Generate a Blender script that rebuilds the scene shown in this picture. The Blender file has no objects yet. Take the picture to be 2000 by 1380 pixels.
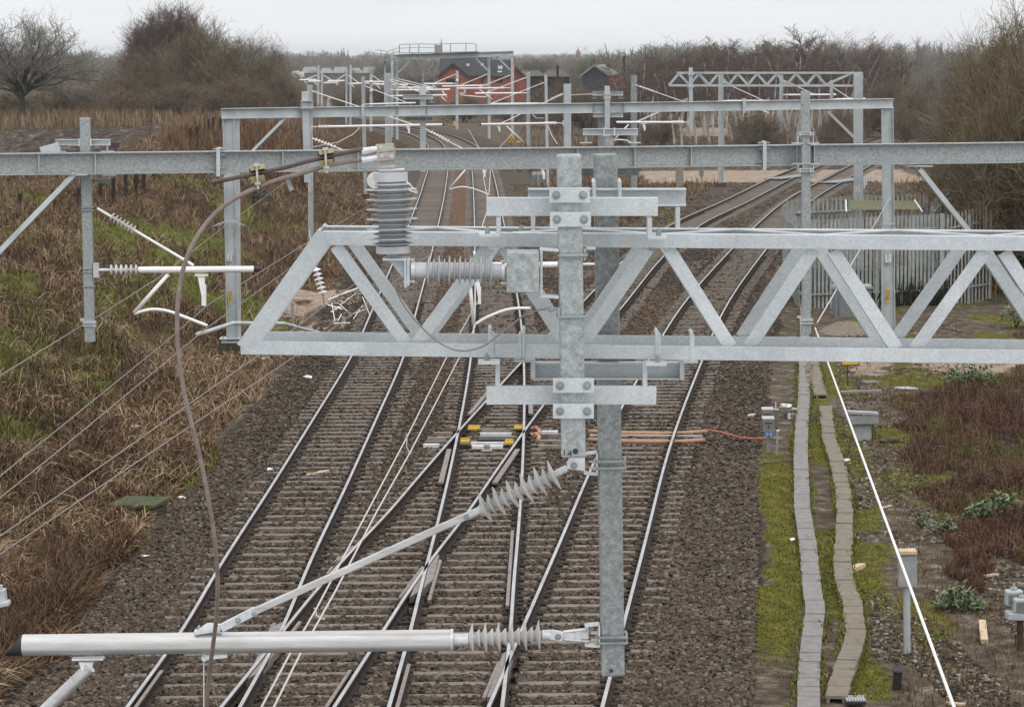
import bpy, bmesh, math, random
import numpy as np
from mathutils import Vector, Matrix
R = math.radians
S = bpy.context.scene
COL = S.collection

# ---------------------------------------------------------------- camera
CAM_H, F_PX, Y_HOR, ROLL = 8.6, 5400.0, 105.0, R(0.4)
PITCH = math.atan((690 - Y_HOR) / F_PX)
_d = Vector((0, math.cos(PITCH), -math.sin(PITCH)))
_r0, _u0 = Vector((1, 0, 0)), Vector((0, math.sin(PITCH), math.cos(PITCH)))
_r = _r0 * math.cos(ROLL) - _u0 * math.sin(ROLL)
_u = _u0 * math.cos(ROLL) + _r0 * math.sin(ROLL)
cd = bpy.data.cameras.new("camera")
cam = bpy.data.objects.new("camera", cd)
COL.objects.link(cam)
cd.sensor_width, cd.lens = 36.0, 36.0 * F_PX / 2000
cd.clip_start, cd.clip_end = 0.5, 20000
M3 = Matrix((_r, _u, -_d)).transposed()
cam.matrix_world = Matrix.Translation((0, 0, CAM_H)) @ M3.to_4x4()
S.camera = cam

# ---------------------------------------------------------------- sky, light, exposure
SUN_EL, SUN_AZ = R(48), R(150)
w = bpy.data.worlds.new("World")
S.world = w
w.use_nodes = True
nt = w.node_tree
nt.nodes.clear()
out = nt.nodes.new("ShaderNodeOutputWorld")
bg = nt.nodes.new("ShaderNodeBackground")
bg.inputs["Strength"].default_value = 0.1
sky = nt.nodes.new("ShaderNodeTexSky")
sky.sky_type = 'NISHITA'
sky.sun_disc = False
sky.sun_elevation, sky.sun_rotation = SUN_EL, SUN_AZ
sky.air_density, sky.dust_density = 1.0, 3.0
hs = nt.nodes.new("ShaderNodeHueSaturation")
hs.inputs["Saturation"].default_value = 0.25
tc = nt.nodes.new("ShaderNodeTexCoord")
sep = nt.nodes.new("ShaderNodeSeparateXYZ")
grad = nt.nodes.new("ShaderNodeValToRGB")            # overcast layer: brighter overhead than at the horizon
e = grad.color_ramp.elements
e[0].position, e[0].color = 0.0, (9.3, 9.45, 9.7, 1)
e[1].position, e[1].color = 1.0, (17.5, 17.8, 18.2, 1)
m_ = grad.color_ramp.elements.new(0.09)
m_.color = (9.0, 9.25, 9.6, 1)
cl = nt.nodes.new("ShaderNodeTexNoise")
cl.inputs["Scale"].default_value = 3.2
cl.inputs["Detail"].default_value = 5
mp = nt.nodes.new("ShaderNodeMapping")
mp.inputs["Scale"].default_value = (1, 1, 7)
cr = nt.nodes.new("ShaderNodeMapRange")
cr.inputs["From Min"].default_value, cr.inputs["From Max"].default_value = 0.3, 0.7
cr.inputs["To Min"].default_value, cr.inputs["To Max"].default_value = 0.86, 1.08
mul = nt.nodes.new("ShaderNodeMix")
mul.data_type, mul.blend_type = 'RGBA', 'MULTIPLY'
mul.inputs["Factor"].default_value = 1
mixc = nt.nodes.new("ShaderNodeMix")
mixc.data_type = 'RGBA'
mixc.inputs["Factor"].default_value = 0.88
L = nt.links.new
L(tc.outputs["Generated"], sep.inputs[0])
L(sep.outputs["Z"], grad.inputs[0])
L(tc.outputs["Generated"], mp.inputs[0])
L(mp.outputs[0], cl.inputs["Vector"])
L(cl.outputs["Fac"], cr.inputs["Value"])
L(grad.outputs[0], mul.inputs["A"])
L(cr.outputs[0], mul.inputs["B"])
L(sky.outputs[0], hs.inputs["Color"])
L(hs.outputs[0], mixc.inputs["A"])
L(mul.outputs["Result"], mixc.inputs["B"])
L(mixc.outputs["Result"], bg.inputs["Color"])
L(bg.outputs[0], out.inputs["Surface"])
sl = bpy.data.lights.new("sun", 'SUN')
sl.energy, sl.angle, sl.color = 0.7, R(35), (1, 0.97, 0.93)
so = bpy.data.objects.new("sun", sl)
COL.objects.link(so)
_sd = Vector((math.sin(SUN_AZ) * math.cos(SUN_EL), math.cos(SUN_AZ) * math.cos(SUN_EL), math.sin(SUN_EL)))
so.rotation_euler = _sd.to_track_quat('Z', 'Y').to_euler()
so.location = (0, 0, 60)
S.view_settings.view_transform, S.view_settings.look = 'Standard', 'None'
S.view_settings.exposure, S.view_settings.gamma = 0.16, 1.0

# ---------------------------------------------------------------- helpers
def ray(px, py):
    return _d + _r * ((px - 1000) / F_PX) - _u * ((py - 690) / F_PX)

def P(px, py, Y=None, z=None):
    """a point seen at (px,py) at a known distance Y down the line, or a known height z"""
    v = ray(px, py)
    t = Y / v.y if Y is not None else (z - CAM_H) / v.z
    return Vector((v.x * t, v.y * t, CAM_H + v.z * t))

def V(*a):
    return Vector(a)

class MB:
    def __init__(s):
        s.v, s.f = [], []
    def poly(s, pts):
        n = len(s.v)
        s.v += [tuple(p) for p in pts]
        s.f.append(tuple(range(n, n + len(pts))))
    def prof(s, p0, p1, pl, up=(0, 0, 1)):
        p0, p1, up = Vector(p0), Vector(p1), Vector(up)
        a = (p1 - p0).normalized()
        sd = a.cross(up)
        if sd.length < 1e-5:
            sd = a.cross(Vector((0, 1, 0.01)))
        sd.normalize()
        vv = sd.cross(a)
        n, k = len(s.v), len(pl)
        for p in (p0, p1):
            s.v += [tuple(p + sd * x + vv * y) for x, y in pl]
        for i in range(k):
            j = (i + 1) % k
            s.f.append((n + i, n + j, n + k + j, n + k + i))
        s.f.append(tuple(range(n + k - 1, n - 1, -1)))
        s.f.append(tuple(range(n + k, n + 2 * k)))
        return s
    def beam(s, p0, p1, wd, h, up=(0, 0, 1), c=0.0):
        x, y = wd / 2, h / 2
        if c:
            return s.prof(p0, p1, [(-x + c, -y), (x - c, -y), (x, -y + c), (x, y - c), (x - c, y), (-x + c, y), (-x, y - c), (-x, -y + c)], up)
        return s.prof(p0, p1, [(-x, -y), (x, -y), (x, y), (-x, y)], up)
    def ibeam(s, p0, p1, b, h, tf, tw, up=(0, 0, 1)):
        x, y, q = b / 2, h / 2, tw / 2
        return s.prof(p0, p1, [(-x, -y), (x, -y), (x, -y + tf), (q, -y + tf), (q, y - tf), (x, y - tf), (x, y), (-x, y), (-x, y - tf), (-q, y - tf), (-q, -y + tf), (-x, -y + tf)], up)
    def ell(s, p0, p1, a, b, t, fx=1, fy=1, up=(0, 0, 1)):
        """angle section: corner on the line p0-p1, leg a along side*fx, leg b along up*fy"""
        pl = [(0, 0), (fx * a, 0), (fx * a, fy * t), (fx * t, fy * t), (fx * t, fy * b), (0, fy * b)]
        if fx * fy < 0:
            pl.reverse()
        return s.prof(p0, p1, pl, up)
    def chan(s, p0, p1, h, fl, t, f=1, up=(0, 0, 1)):
        """channel: web centred on the line, flanges pointing along side*f"""
        y = h / 2
        pl = [(0, -y), (f * fl, -y), (f * fl, -y + t), (f * t, -y + t), (f * t, y - t), (f * fl, y - t), (f * fl, y), (0, y)]
        if f < 0:
            pl.reverse()
        return s.prof(p0, p1, pl, up)
    def box(s, c, sx, sy, sz):
        c = Vector(c)
        return s.beam(c - V(0, 0, sz / 2), c + V(0, 0, sz / 2), sx, sy, (0, 1, 0))
    def tube(s, pts, r, n=8, cap=True):
        pts = [Vector(p) for p in pts]
        rs = r if isinstance(r, (list, tuple)) else [r] * len(pts)
        ref = None
        base = len(s.v)
        for i, p in enumerate(pts):
            a = (pts[min(i + 1, len(pts) - 1)] - pts[max(i - 1, 0)]).normalized()
            if ref is None:
                ref = a.orthogonal().normalized()
            ref = (ref - a * ref.dot(a)).normalized()
            b = a.cross(ref)
            for k in range(n):
                t = 2 * math.pi * k / n
                s.v.append(tuple(p + (ref * math.cos(t) + b * math.sin(t)) * rs[i]))
        for i in range(len(pts) - 1):
            for k in range(n):
                q = (k + 1) % n
                o = base + i * n
                s.f.append((o + k, o + q, o + n + q, o + n + k))
        if cap:
            s.f.append(tuple(range(base + n - 1, base - 1, -1)))
            s.f.append(tuple(range(base + (len(pts) - 1) * n, base + len(pts) * n)))
        return s
    def lathe(s, p0, p1, pr, n=20):
        """pr: (distance from p0 along the axis, radius)"""
        p0, p1 = Vector(p0), Vector(p1)
        a = (p1 - p0).normalized()
        ref = a.orthogonal().normalized()
        b = a.cross(ref)
        base = len(s.v)
        for d, r in pr:
            for k in range(n):
                t = 2 * math.pi * k / n
                s.v.append(tuple(p0 + a * d + (ref * math.cos(t) + b * math.sin(t)) * max(r, 1e-4)))
        for i in range(len(pr) - 1):
            for k in range(n):
                q = (k + 1) % n
                o = base + i * n
                s.f.append((o + k, o + q, o + n + q, o + n + k))
        s.f.append(tuple(range(base + n - 1, base - 1, -1)))
        s.f.append(tuple(range(base + (len(pr) - 1) * n, base + len(pr) * n)))
        return s
    def bolt(s, p, ax, r, h=None):
        p, ax = Vector(p), Vector(ax).normalized()
        h = h or r * 1.1
        s.lathe(p, p + ax, [(0, r * 1.5), (r * .25, r * 1.5)], 14)
        s.lathe(p + ax * (r * .25), p + ax, [(0, r), (h, r), (h + r * .15, r * .8)], 6)
        return s.lathe(p + ax * (r * .25 + h), p + ax, [(0, r * .55), (r * .8, r * .5)], 10)
    def ubolt(s, c, wd, dp, r, front=(0, -1, 0), side=(1, 0, 0)):
        """band of round bar round the front of a square tube"""
        c, f, q = Vector(c), Vector(front), Vector(side)
        x, y = wd / 2, dp / 2
        return s.tube([c - q * x - f * y, c - q * x + f * (y - r), c - q * (x - r) + f * y, c + q * (x - r) + f * y, c + q * x + f * (y - r), c + q * x - f * y], r, 8)
    def build(s, name, m, parent=None, loc=None, smooth=False, bevel=0):
        me = bpy.data.meshes.new(name)
        off = Vector((0, 0, 0))
        if parent is not None:
            off = WL[parent]
        elif loc is not None:
            off = Vector(loc)
        me.from_pydata([(x - off.x, y - off.y, z - off.z) for x, y, z in s.v], [], s.f)
        bm = bmesh.new()
        bm.from_mesh(me)
        bmesh.ops.recalc_face_normals(bm, faces=bm.faces)
        bm.to_mesh(me)
        bm.free()
        me.update()
        return link(name, me, m, parent, off if parent is None else None, smooth, bevel)

WL = {}
def link(name, me, m, parent=None, off=None, smooth=False, bevel=0):
    o = bpy.data.objects.new(name, me)
    COL.objects.link(o)
    if m is not None:
        me.materials.append(m)
    if parent is not None:
        o.parent = parent
        WL[o] = WL[parent]
    else:
        o.location = off if off is not None else (0, 0, 0)
        WL[o] = Vector(o.location)
    if smooth:
        me.shade_auto_smooth(angle=R(40)) if hasattr(me, 'shade_auto_smooth') else me.polygons.foreach_set('use_smooth', [True] * len(me.polygons))
        if smooth == 'all':
            me.polygons.foreach_set('use_smooth', [True] * len(me.polygons))
        elif not hasattr(me, 'shade_auto_smooth'):
            me.set_sharp_from_angle(angle=R(40))
    if bevel:
        b = o.modifiers.new("edge", 'BEVEL')
        b.width, b.segments, b.limit_method = bevel, 2, 'ANGLE'
    return o

def npmesh(name, v, f, m, parent=None, loc=(0, 0, 0), attr=None):
    """mesh from numpy arrays; f is (n,3) or (n,4)"""
    me = bpy.data.meshes.new(name)
    k = f.shape[1]
    me.vertices.add(len(v))
    me.vertices.foreach_set("co", np.ascontiguousarray(v, dtype=np.float32).ravel())
    me.loops.add(f.size)
    me.loops.foreach_set("vertex_index", np.ascontiguousarray(f, dtype=np.int32).ravel())
    me.polygons.add(len(f))
    me.polygons.foreach_set("loop_start", np.arange(0, f.size, k, dtype=np.int32))
    if attr:
        for nm, a in attr.items():
            at = me.attributes.new(nm, 'FLOAT', 'POINT')
            at.data.foreach_set("value", np.ascontiguousarray(a, dtype=np.float32))
    me.update(calc_edges=True)
    return link(name, me, m, parent, Vector(loc) if parent is None else None)

def tag(o, label=None, cat=None, group=None, kind=None):
    if label: o["label"] = label
    if cat: o["category"] = cat
    if group: o["group"] = group
    if kind: o["kind"] = kind
    return o

def thing(name, label, cat, loc, group=None):
    o = bpy.data.objects.new(name, None)
    COL.objects.link(o)
    o.location = loc
    o.empty_display_size = 0.2
    WL[o] = Vector(loc)
    return tag(o, label, cat, group)

def text_mesh(body, size, name, m, parent, pos, right, up, depth=0.002, align='CENTER'):
    cu = bpy.data.curves.new(name, 'FONT')
    cu.body, cu.size, cu.align_x, cu.align_y, cu.extrude = body, size, align, 'CENTER', depth
    t = bpy.data.objects.new(name, cu)
    COL.objects.link(t)
    bpy.context.view_layer.update()
    me = bpy.data.meshes.new_from_object(t.evaluated_get(bpy.context.evaluated_depsgraph_get()))
    bpy.data.objects.remove(t)
    rt, u = Vector(right).normalized(), Vector(up).normalized()
    mt = Matrix((rt, u, rt.cross(u))).transposed().to_4x4()
    mt.translation = Vector(pos) - WL[parent]
    me.transform(mt)
    me.materials.clear()
    return link(name, me, m, parent)

# ---------------------------------------------------------------- materials
def mat(name, col, rough=0.6, metal=0.0, var=None, scale=8.0, bump=0.0, bscale=None, coord='Object', det=4, stops=None, vor=None, vcon=.2, spec=0.5, isl=None, stretch=None):
    """col/var: the two colours that noise moves between; stops: extra (pos, colour); vor: spangle scale; isl: colours picked per mesh island"""
    m = bpy.data.materials.new(name)
    m.use_nodes = True
    n, l = m.node_tree.nodes, m.node_tree.links.new
    b = n["Principled BSDF"]
    b.inputs["Roughness"].default_value, b.inputs["Metallic"].default_value = rough, metal
    b.inputs["Specular IOR Level"].default_value = spec if rough < .75 else min(spec, .08)
    b.inputs["Base Color"].default_value = (*col, 1)
    t = n.new("ShaderNodeTexCoord")
    src = t.outputs[coord]
    if stretch:
        mpp = n.new("ShaderNodeMapping")
        mpp.inputs["Scale"].default_value = stretch
        l(src, mpp.inputs[0])
        src = mpp.outputs[0]
    nz = n.new("ShaderNodeTexNoise")
    nz.inputs["Scale"].default_value, nz.inputs["Detail"].default_value = scale, det
    nz.inputs["Roughness"].default_value = 0.65
    l(src, nz.inputs["Vector"])
    cout = None
    if isl:
        g = n.new("ShaderNodeNewGeometry")
        ra = n.new("ShaderNodeValToRGB")
        ra.color_ramp.interpolation = 'CONSTANT' if len(isl) > 3 else 'LINEAR'
        el = ra.color_ramp.elements
        while len(el) < len(isl):
            el.new(0.5)
        for i, c in enumerate(isl):
            el[i].position = i / len(isl) if len(isl) > 3 else i / (len(isl) - 1)
            el[i].color = (*c, 1)
        l(g.outputs["Random Per Island"], ra.inputs[0])
        cout = ra.outputs[0]
    if var:
        ra2 = n.new("ShaderNodeValToRGB")
        el = ra2.color_ramp.elements
        el[0].position, el[0].color = 0.32, (*col, 1)
        el[1].position, el[1].color = 0.68, (*var, 1)
        for p_, c_ in stops or []:
            q = el.new(p_)
            q.color = (*c_, 1)
        l(nz.outputs["Fac"], ra2.inputs[0])
        if cout is None:
            cout = ra2.outputs[0]
        else:
            mx = n.new("ShaderNodeMix")
            mx.data_type = 'RGBA'
            mx.inputs["Factor"].default_value = 0.4
            l(cout, mx.inputs["A"]); l(ra2.outputs[0], mx.inputs["B"])
            cout = mx.outputs["Result"]
    if vor:
        vo = n.new("ShaderNodeTexVoronoi")
        vo.inputs["Scale"].default_value = vor
        l(src, vo.inputs["Vector"])
        sp = n.new("ShaderNodeSeparateColor")
        l(vo.outputs["Color"], sp.inputs[0])
        mr = n.new("ShaderNodeMapRange")
        mr.inputs["To Min"].default_value, mr.inputs["To Max"].default_value = 1 - vcon, 1 + vcon * .9
        l(sp.outputs[0], mr.inputs["Value"])
        mx = n.new("ShaderNodeMix")
        mx.data_type, mx.blend_type = 'RGBA', 'MULTIPLY'
        mx.inputs["Factor"].default_value = 1
        if cout: l(cout, mx.inputs["A"])
        else: mx.inputs["A"].default_value = (*col, 1)
        l(mr.outputs[0], mx.inputs["B"])
        cout = mx.outputs["Result"]
    if cout: l(cout, b.inputs["Base Color"])
    if bump:
        bp = n.new("ShaderNodeBump")
        bp.inputs["Strength"].default_value = bump
        bp.inputs["Distance"].default_value = 0.02
        nb = n.new("ShaderNodeTexNoise")
        nb.inputs["Scale"].default_value, nb.inputs["Detail"].default_value = bscale or scale * 3, 4
        l(src, nb.inputs["Vector"])
        l(nb.outputs["Fac"], bp.inputs["Height"])
        l(bp.outputs[0], b.inputs["Normal"])
    return m

M = {}
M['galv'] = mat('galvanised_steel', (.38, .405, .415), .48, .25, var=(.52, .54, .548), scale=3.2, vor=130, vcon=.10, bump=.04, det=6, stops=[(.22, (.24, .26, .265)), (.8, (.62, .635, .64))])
M['galv_worn'] = mat('weathered_galvanised_steel', (.20, .215, .215), .5, .3, var=(.38, .398, .395), scale=34, vor=95, vcon=.13, stops=[(.5, (.30, .318, .316))], bump=.08, det=7)
M['galv_old'] = mat('dull_galvanised_steel', (.15, .162, .158), .55, .3, var=(.30, .316, .31), scale=34, vor=95, vcon=.16, bump=.08, det=7, stops=[(.5, (.22, .235, .23))])
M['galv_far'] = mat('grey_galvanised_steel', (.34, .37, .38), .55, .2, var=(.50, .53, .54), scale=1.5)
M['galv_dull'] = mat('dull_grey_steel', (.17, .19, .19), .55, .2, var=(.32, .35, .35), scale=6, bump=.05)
M['alu'] = mat('aluminium_tube', (.40, .39, .378), .36, .55, var=(.58, .572, .56), scale=4, stops=[(.24, (.24, .21, .175)), (.8, (.72, .71, .70))], stretch=(.8, 9, 9), det=8, bump=.05)
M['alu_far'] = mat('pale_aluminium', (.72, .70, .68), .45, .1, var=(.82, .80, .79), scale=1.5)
M['cast'] = mat('cast_aluminium', (.46, .47, .48), .45, .4, var=(.66, .67, .68), scale=20)
M['sili'] = mat('grey_silicone', (.42, .41, .395), .34, 0, var=(.62, .61, .59), scale=5, stops=[(.22, (.30, .285, .265))])
M['sili_blue'] = mat('blue_grey_silicone', (.33, .34, .35), .4, 0, var=(.46, .465, .475), scale=6)
M['black'] = mat('black_rubber', (.012, .012, .013), .5)
M['cable'] = mat('brown_cable_sheath', (.13, .092, .077), .45, 0, var=(.22, .17, .148), scale=18)
M['cable2'] = mat('dark_brown_cable_sheath', (.05, .03, .028), .35, 0, var=(.10, .06, .055), scale=18)
M['bronze'] = mat('brass_clamp', (.22, .17, .08), .5, .3, var=(.38, .31, .18), scale=25)
M['bright'] = mat('bright_zinc_bolt', (.36, .34, .30), .4, .5, var=(.58, .55, .49), scale=30)
M['lug'] = mat('tinned_plate', (.28, .25, .22), .5, .3, var=(.46, .43, .38), scale=20)
M['wire'] = mat('weathered_wire', (.20, .175, .165), .5, .3)
M['wirepale'] = mat('pale_wire', (.55, .5, .47), .45, .3)
M['rope'] = mat('white_rope', (.75, .75, .74), .6)
M['railtop'] = mat('worn_rail_head', (.27, .262, .26), .4, .35, var=(.46, .45, .45), scale=1.3)
M['railside'] = mat('rusty_rail_side', (.022, .016, .013), .8, 0, var=(.06, .044, .035), scale=9)
M['railold'] = mat('brown_check_rail', (.12, .095, .08), .6, .1, var=(.25, .21, .185), scale=6)
M['sleeper'] = mat('concrete_sleeper', (.085, .07, .057), .9, 0, var=(.25, .215, .18), scale=4.5, bump=.3, bscale=25, isl=[(.13, .11, .092), (.25, .217, .185)])
M['timber'] = mat('weathered_timber', (.16, .13, .11), .85, 0, var=(.34, .29, .25), scale=6, stretch=(1, 8, 8))
M['newwood'] = mat('fresh_timber', (.46, .34, .22), .8, 0, var=(.6, .47, .33), scale=8)
M['yellow'] = mat('yellow_paint', (.42, .26, .012), .55, 0, var=(.66, .45, .03), scale=9, stops=[(.27, (.10, .07, .02))], det=8)
M['white'] = mat('white_paint', (.50, .49, .47), .5, 0, var=(.74, .74, .73), scale=9, det=7)
M['dark'] = mat('dark_grease', (.02, .018, .017), .6)
M['orange'] = mat('orange_duct', (.34, .165, .09), .7, 0, var=(.43, .24, .145), scale=5)
M['orangec'] = mat('orange_cable', (.62, .14, .05), .5)
M['trough'] = mat('grey_concrete_lid', (.09, .082, .07), .9, 0, var=(.33, .312, .30), scale=5.5, bump=.5, bscale=45, det=9, stops=[(.42, (.21, .2, .188))], isl=[(.17, .16, .152), (.29, .272, .262)])
M['troughtan'] = mat('tan_concrete_lid', (.075, .066, .045), .9, 0, var=(.30, .26, .21), scale=5.5, bump=.5, bscale=45, det=9, stops=[(.42, (.19, .162, .128))], isl=[(.15, .127, .1), (.27, .232, .188)])
M['greyplastic'] = mat('grey_cabinet_paint', (.13, .145, .15), .55, 0, var=(.19, .205, .21), scale=2)
M['greenpl'] = mat('dull_green_box', (.075, .09, .065), .6, 0, var=(.12, .14, .1), scale=9)
M['boxgrey'] = mat('grey_enamel_box', (.12, .125, .12), .5, 0, var=(.19, .195, .19), scale=7)
M['boxpale'] = mat('pale_grey_box', (.24, .25, .25), .55, 0, var=(.34, .35, .35), scale=7)
M['pale'] = mat('palisade_pale', (.21, .228, .215), .6, .1, var=(.38, .40, .38), scale=3)
M['brick'] = mat('red_brick', (.23, .078, .05), .85, 0, var=(.33, .12, .08), scale=1.5)
M['slate'] = mat('dark_slate', (.035, .036, .038), .75, 0, var=(.06, .06, .062), scale=1.2)
M['glass'] = mat('dark_window', (.01, .012, .015), .15)
M['skyl'] = mat('rooflight_glass', (.38, .4, .42), .15)
M['barn'] = mat('dark_blue_cladding', (.02, .024, .033), .7, 0, var=(.035, .039, .05), scale=.6)
M['roofdark'] = mat('brown_tile_roof', (.075, .066, .058), .8, 0, var=(.12, .108, .095), scale=.8)
M['barnroof'] = mat('grey_sheet_roof', (.17, .165, .16), .7, 0, var=(.24, .235, .23), scale=.5)
M['sand'] = mat('pale_render', (.5, .47, .44), .8)
M['redsand'] = mat('red_sandstone', (.22, .08, .06), .9)
M['greystone'] = mat('grey_stone', (.11, .11, .11), .9)
M['chamber'] = mat('mossy_concrete', (.028, .034, .022), .95, 0, var=(.075, .075, .05), scale=6, bump=.6, bscale=12)
M['mosstop'] = mat('moss_on_slab', (.05, .065, .016), .95, 0, var=(.10, .10, .075), scale=7, bump=.6, bscale=30)
M['rock'] = mat('mossy_boulder', (.07, .066, .04), .95, 0, var=(.16, .15, .12), scale=5, bump=.7, bscale=20)
M['litter'] = mat('white_litter', (.7, .68, .66), .7)
M['bag'] = mat('grey_bag', (.05, .045, .045), .6, 0, var=(.1, .09, .09), scale=8)
M['blue'] = mat('blue_plate', (.06, .15, .27), .5)
M['signyel'] = mat('amber_sign', (.62, .36, .03), .5)
M['red'] = mat('red_paint', (.5, .03, .03), .5)
M['planks'] = mat('greenish_slats', (.16, .155, .085), .8, 0, var=(.32, .31, .20), scale=10, stretch=(.4, 6, 6))
M['postwood'] = mat('dark_fence_post', (.035, .026, .02), .9)
M['stump'] = mat('split_grey_post', (.16, .135, .115), .9, 0, var=(.34, .3, .26), scale=6, stretch=(6, 6, .6))
M['rusty'] = mat('rusty_footing', (.06, .03, .022), .9, 0, var=(.12, .07, .05), scale=5)
HAZE = True
# ---------------------------------------------------------------- track alignments (measured on the rail-head plane z = 0)
def align(px):
    p = sorted((P(x, y, z=0) for y, x in px), key=lambda q: q.y)
    Y, X = np.array([q.y for q in p]), np.array([q.x for q in p])
    d = np.gradient(X, Y)
    def f(y):
        y = np.asarray(y, float)
        yc = np.clip(y, Y[0], Y[-1])
        i = np.clip(np.searchsorted(Y, yc) - 1, 0, len(Y) - 2)
        h = Y[i + 1] - Y[i]
        t = (yc - Y[i]) / h
        r = (2 * t**3 - 3 * t**2 + 1) * X[i] + (t**3 - 2 * t**2 + t) * h * d[i] + (-2 * t**3 + 3 * t**2) * X[i + 1] + (t**3 - t**2) * h * d[i + 1]
        return r + np.where(y < Y[0], (y - Y[0]) * d[0], 0)
    f.lo, f.hi = Y[0], Y[-1]
    return f
T1 = align([(1400, 345), (1240, 446), (1100, 518), (950, 602), (820, 672), (700, 735), (600, 772), (524, 799), (439, 827), (360, 849), (300, 856), (275, 842), (258, 800), (246, 740), (237, 680), (229, 610), (224, 545)])
T2 = align([(1400, 866), (1220, 901), (1136, 914), (1050, 929), (950, 945), (850, 958), (720, 970), (637, 972), (552, 967), (480, 960), (381, 949), (331, 941), (300, 930), (277, 900), (260, 855), (247, 790), (236, 720), (228, 645), (223, 575)])
T3 = align([(1400, 1058), (1212, 1123), (1086, 1167), (883, 1237), (705, 1318), (622, 1360), (493, 1457), (448, 1498), (390, 1562), (345, 1640), (310, 1705), (285, 1755), (268, 1800), (256, 1866), (252, 1920)])
T4 = align([(1400, 527), (1226, 654), (1155, 706), (1083, 764), (999, 836), (933, 887), (847, 955), (791, 1001), (710, 1068), (603, 1168), (489, 1274), (433, 1350), (397, 1428), (341, 1541), (305, 1630), (282, 1690), (266, 1740), (255, 1805), (252, 1850)])

def vn(x, y, seed=0):
    """smooth value noise, 0..1"""
    x, y = np.asarray(x, float), np.asarray(y, float)
    xi, yi = np.floor(x), np.floor(y)
    fx, fy = x - xi, y - yi
    fx, fy = fx * fx * (3 - 2 * fx), fy * fy * (3 - 2 * fy)
    def hsh(a, b):
        q = np.sin(a * 127.1 + b * 311.7 + seed * 74.7) * 43758.5453
        return q - np.floor(q)
    return (hsh(xi, yi) * (1 - fx) + hsh(xi + 1, yi) * fx) * (1 - fy) + (hsh(xi, yi + 1) * (1 - fx) + hsh(xi + 1, yi + 1) * fx) * fy

def sst(a, b, x):
    t = np.clip((np.asarray(x, float) - a) / (b - a), 0, 1)
    return t * t * (3 - 2 * t)

def zones(X, Y):
    X, Y = np.asarray(X, float), np.asarray(Y, float)
    wob = (vn(X * .9, Y * .35, 1) - .5) * .8 + (vn(X * 3, Y * 1.3, 2) - .5) * .35
    uL = T1(Y) - 2.35 - X + wob
    uR = X - T3(Y) - 2.6 + wob * .7
    dm = np.minimum.reduce([abs(X - T(Y)) for T in (T1, T2, T3, T4)])
    return uL, uR, dm, wob

def gz(X, Y):
    X, Y = np.asarray(X, float), np.asarray(Y, float)
    uL, uR, dm, wob = zones(X, Y)
    near = 1 - sst(150, 400, Y)
    h = -0.203 + (vn(X * 2.3, Y * 2.3, 5) - .5) * .03 * near
    bank = 3.0 * (1 - sst(300, 420, Y))
    rough = (vn(X * .8, Y * .5, 3) - .5) * .5 + (vn(X * 2.4, Y * 1.6, 4) - .5) * .22
    h = h - .1 * sst(0, .8, uL) + bank * sst(.5, 10.5, uL) + 1.7 * rough * sst(.6, 3, uL) * np.clip(near, .25, 1)
    h = h - .06 * sst(0, .5, uR) + .95 * sst(6, 20, uR) * (1 - sst(200, 330, Y)) + rough * .35 * sst(2.2, 5, uR) * near
    moss = sst(.0, .25, uR) * (1 - sst(.6, .85, uR)) * sst(38, 43, Y) * (1 - sst(56, 62, Y))
    h = h + .1 * moss
    h = h + 3.5 * sst(1500, 6000, Y)
    return h

# ---------------------------------------------------------------- ground sheet (fans out to the horizon)
pys = np.concatenate([np.array([6000, 4200, 3000, 2300, 1900, 1700, 1600]), np.arange(1520, 700, -7), np.arange(700, 300, -4), np.arange(300, 140, -1.6), np.arange(140, 118, -1.0), np.arange(118, 105.6, -.7)])
Ys = (CAM_H + .2) * F_PX / (pys - Y_HOR)
pxs = np.concatenate([np.arange(-2600, -400, 100), np.arange(-400, 2400, 9), np.arange(2400, 4700, 100)])
XX = (pxs[None, :] - 1000) / F_PX * Ys[:, None]
YY = np.repeat(Ys[:, None], len(pxs), 1)
ZZ = gz(XX, YY)
uL, uR, dm, wob = zones(XX, YY)
a_bal = (1 - sst(3.0, 4.4, dm + wob * .6 - 1.2 * (1 - sst(90, 130, YY)))) * (1 - sst(-.1, .3, uL)) * (1 - sst(-.1, .25, uR))
a_moss = sst(.0, .2, uR + wob * .3) * (1 - sst(.75, .95, uR)) * sst(38, 42, YY) * (1 - sst(57, 64, YY)) * sst(.0, .18, vn(XX * 1.6, YY * .7, 11) + .1)
a_moss = np.maximum(a_moss, sst(.8, 1.1, uR) * (1 - sst(2.1, 2.6, uR)) * sst(.32, .5, vn(XX * 1.2, YY * .5, 12)) * (1 - sst(75, 85, YY)) * .85)
a_moss = np.maximum(a_moss, sst(1.5, 3, uR) * sst(.48, .66, vn(XX * .8, YY * .35, 13)) * (1 - sst(100, 200, YY)) * .8)
a_moss = np.maximum(a_moss, ((abs(YY - 165) < 22) & (XX > 5.6) & (XX < 9.6)) * sst(.3, .6, vn(XX * .5, YY * .1, 21)))
a_grass = sst(0, .7, uL)
a_green = a_grass * sst(.53, .68, vn(XX * .35, YY * .12, 14) * .7 + vn(XX * 1.3, YY * .6, 15) * .3 + .12 * np.exp(-((uL - 5.5) / 2.5) ** 2)) * (1 - sst(110, 160, YY))
a_rust = np.exp(-((XX - (T1(YY) + T2(YY)) / 2) / 1.3) ** 2) * sst(55, 90, YY) + np.exp(-((XX - (T3(YY) + T4(YY)) / 2) / .9) ** 2 - ((YY - 93) / 9) ** 2) * 1.6
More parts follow.
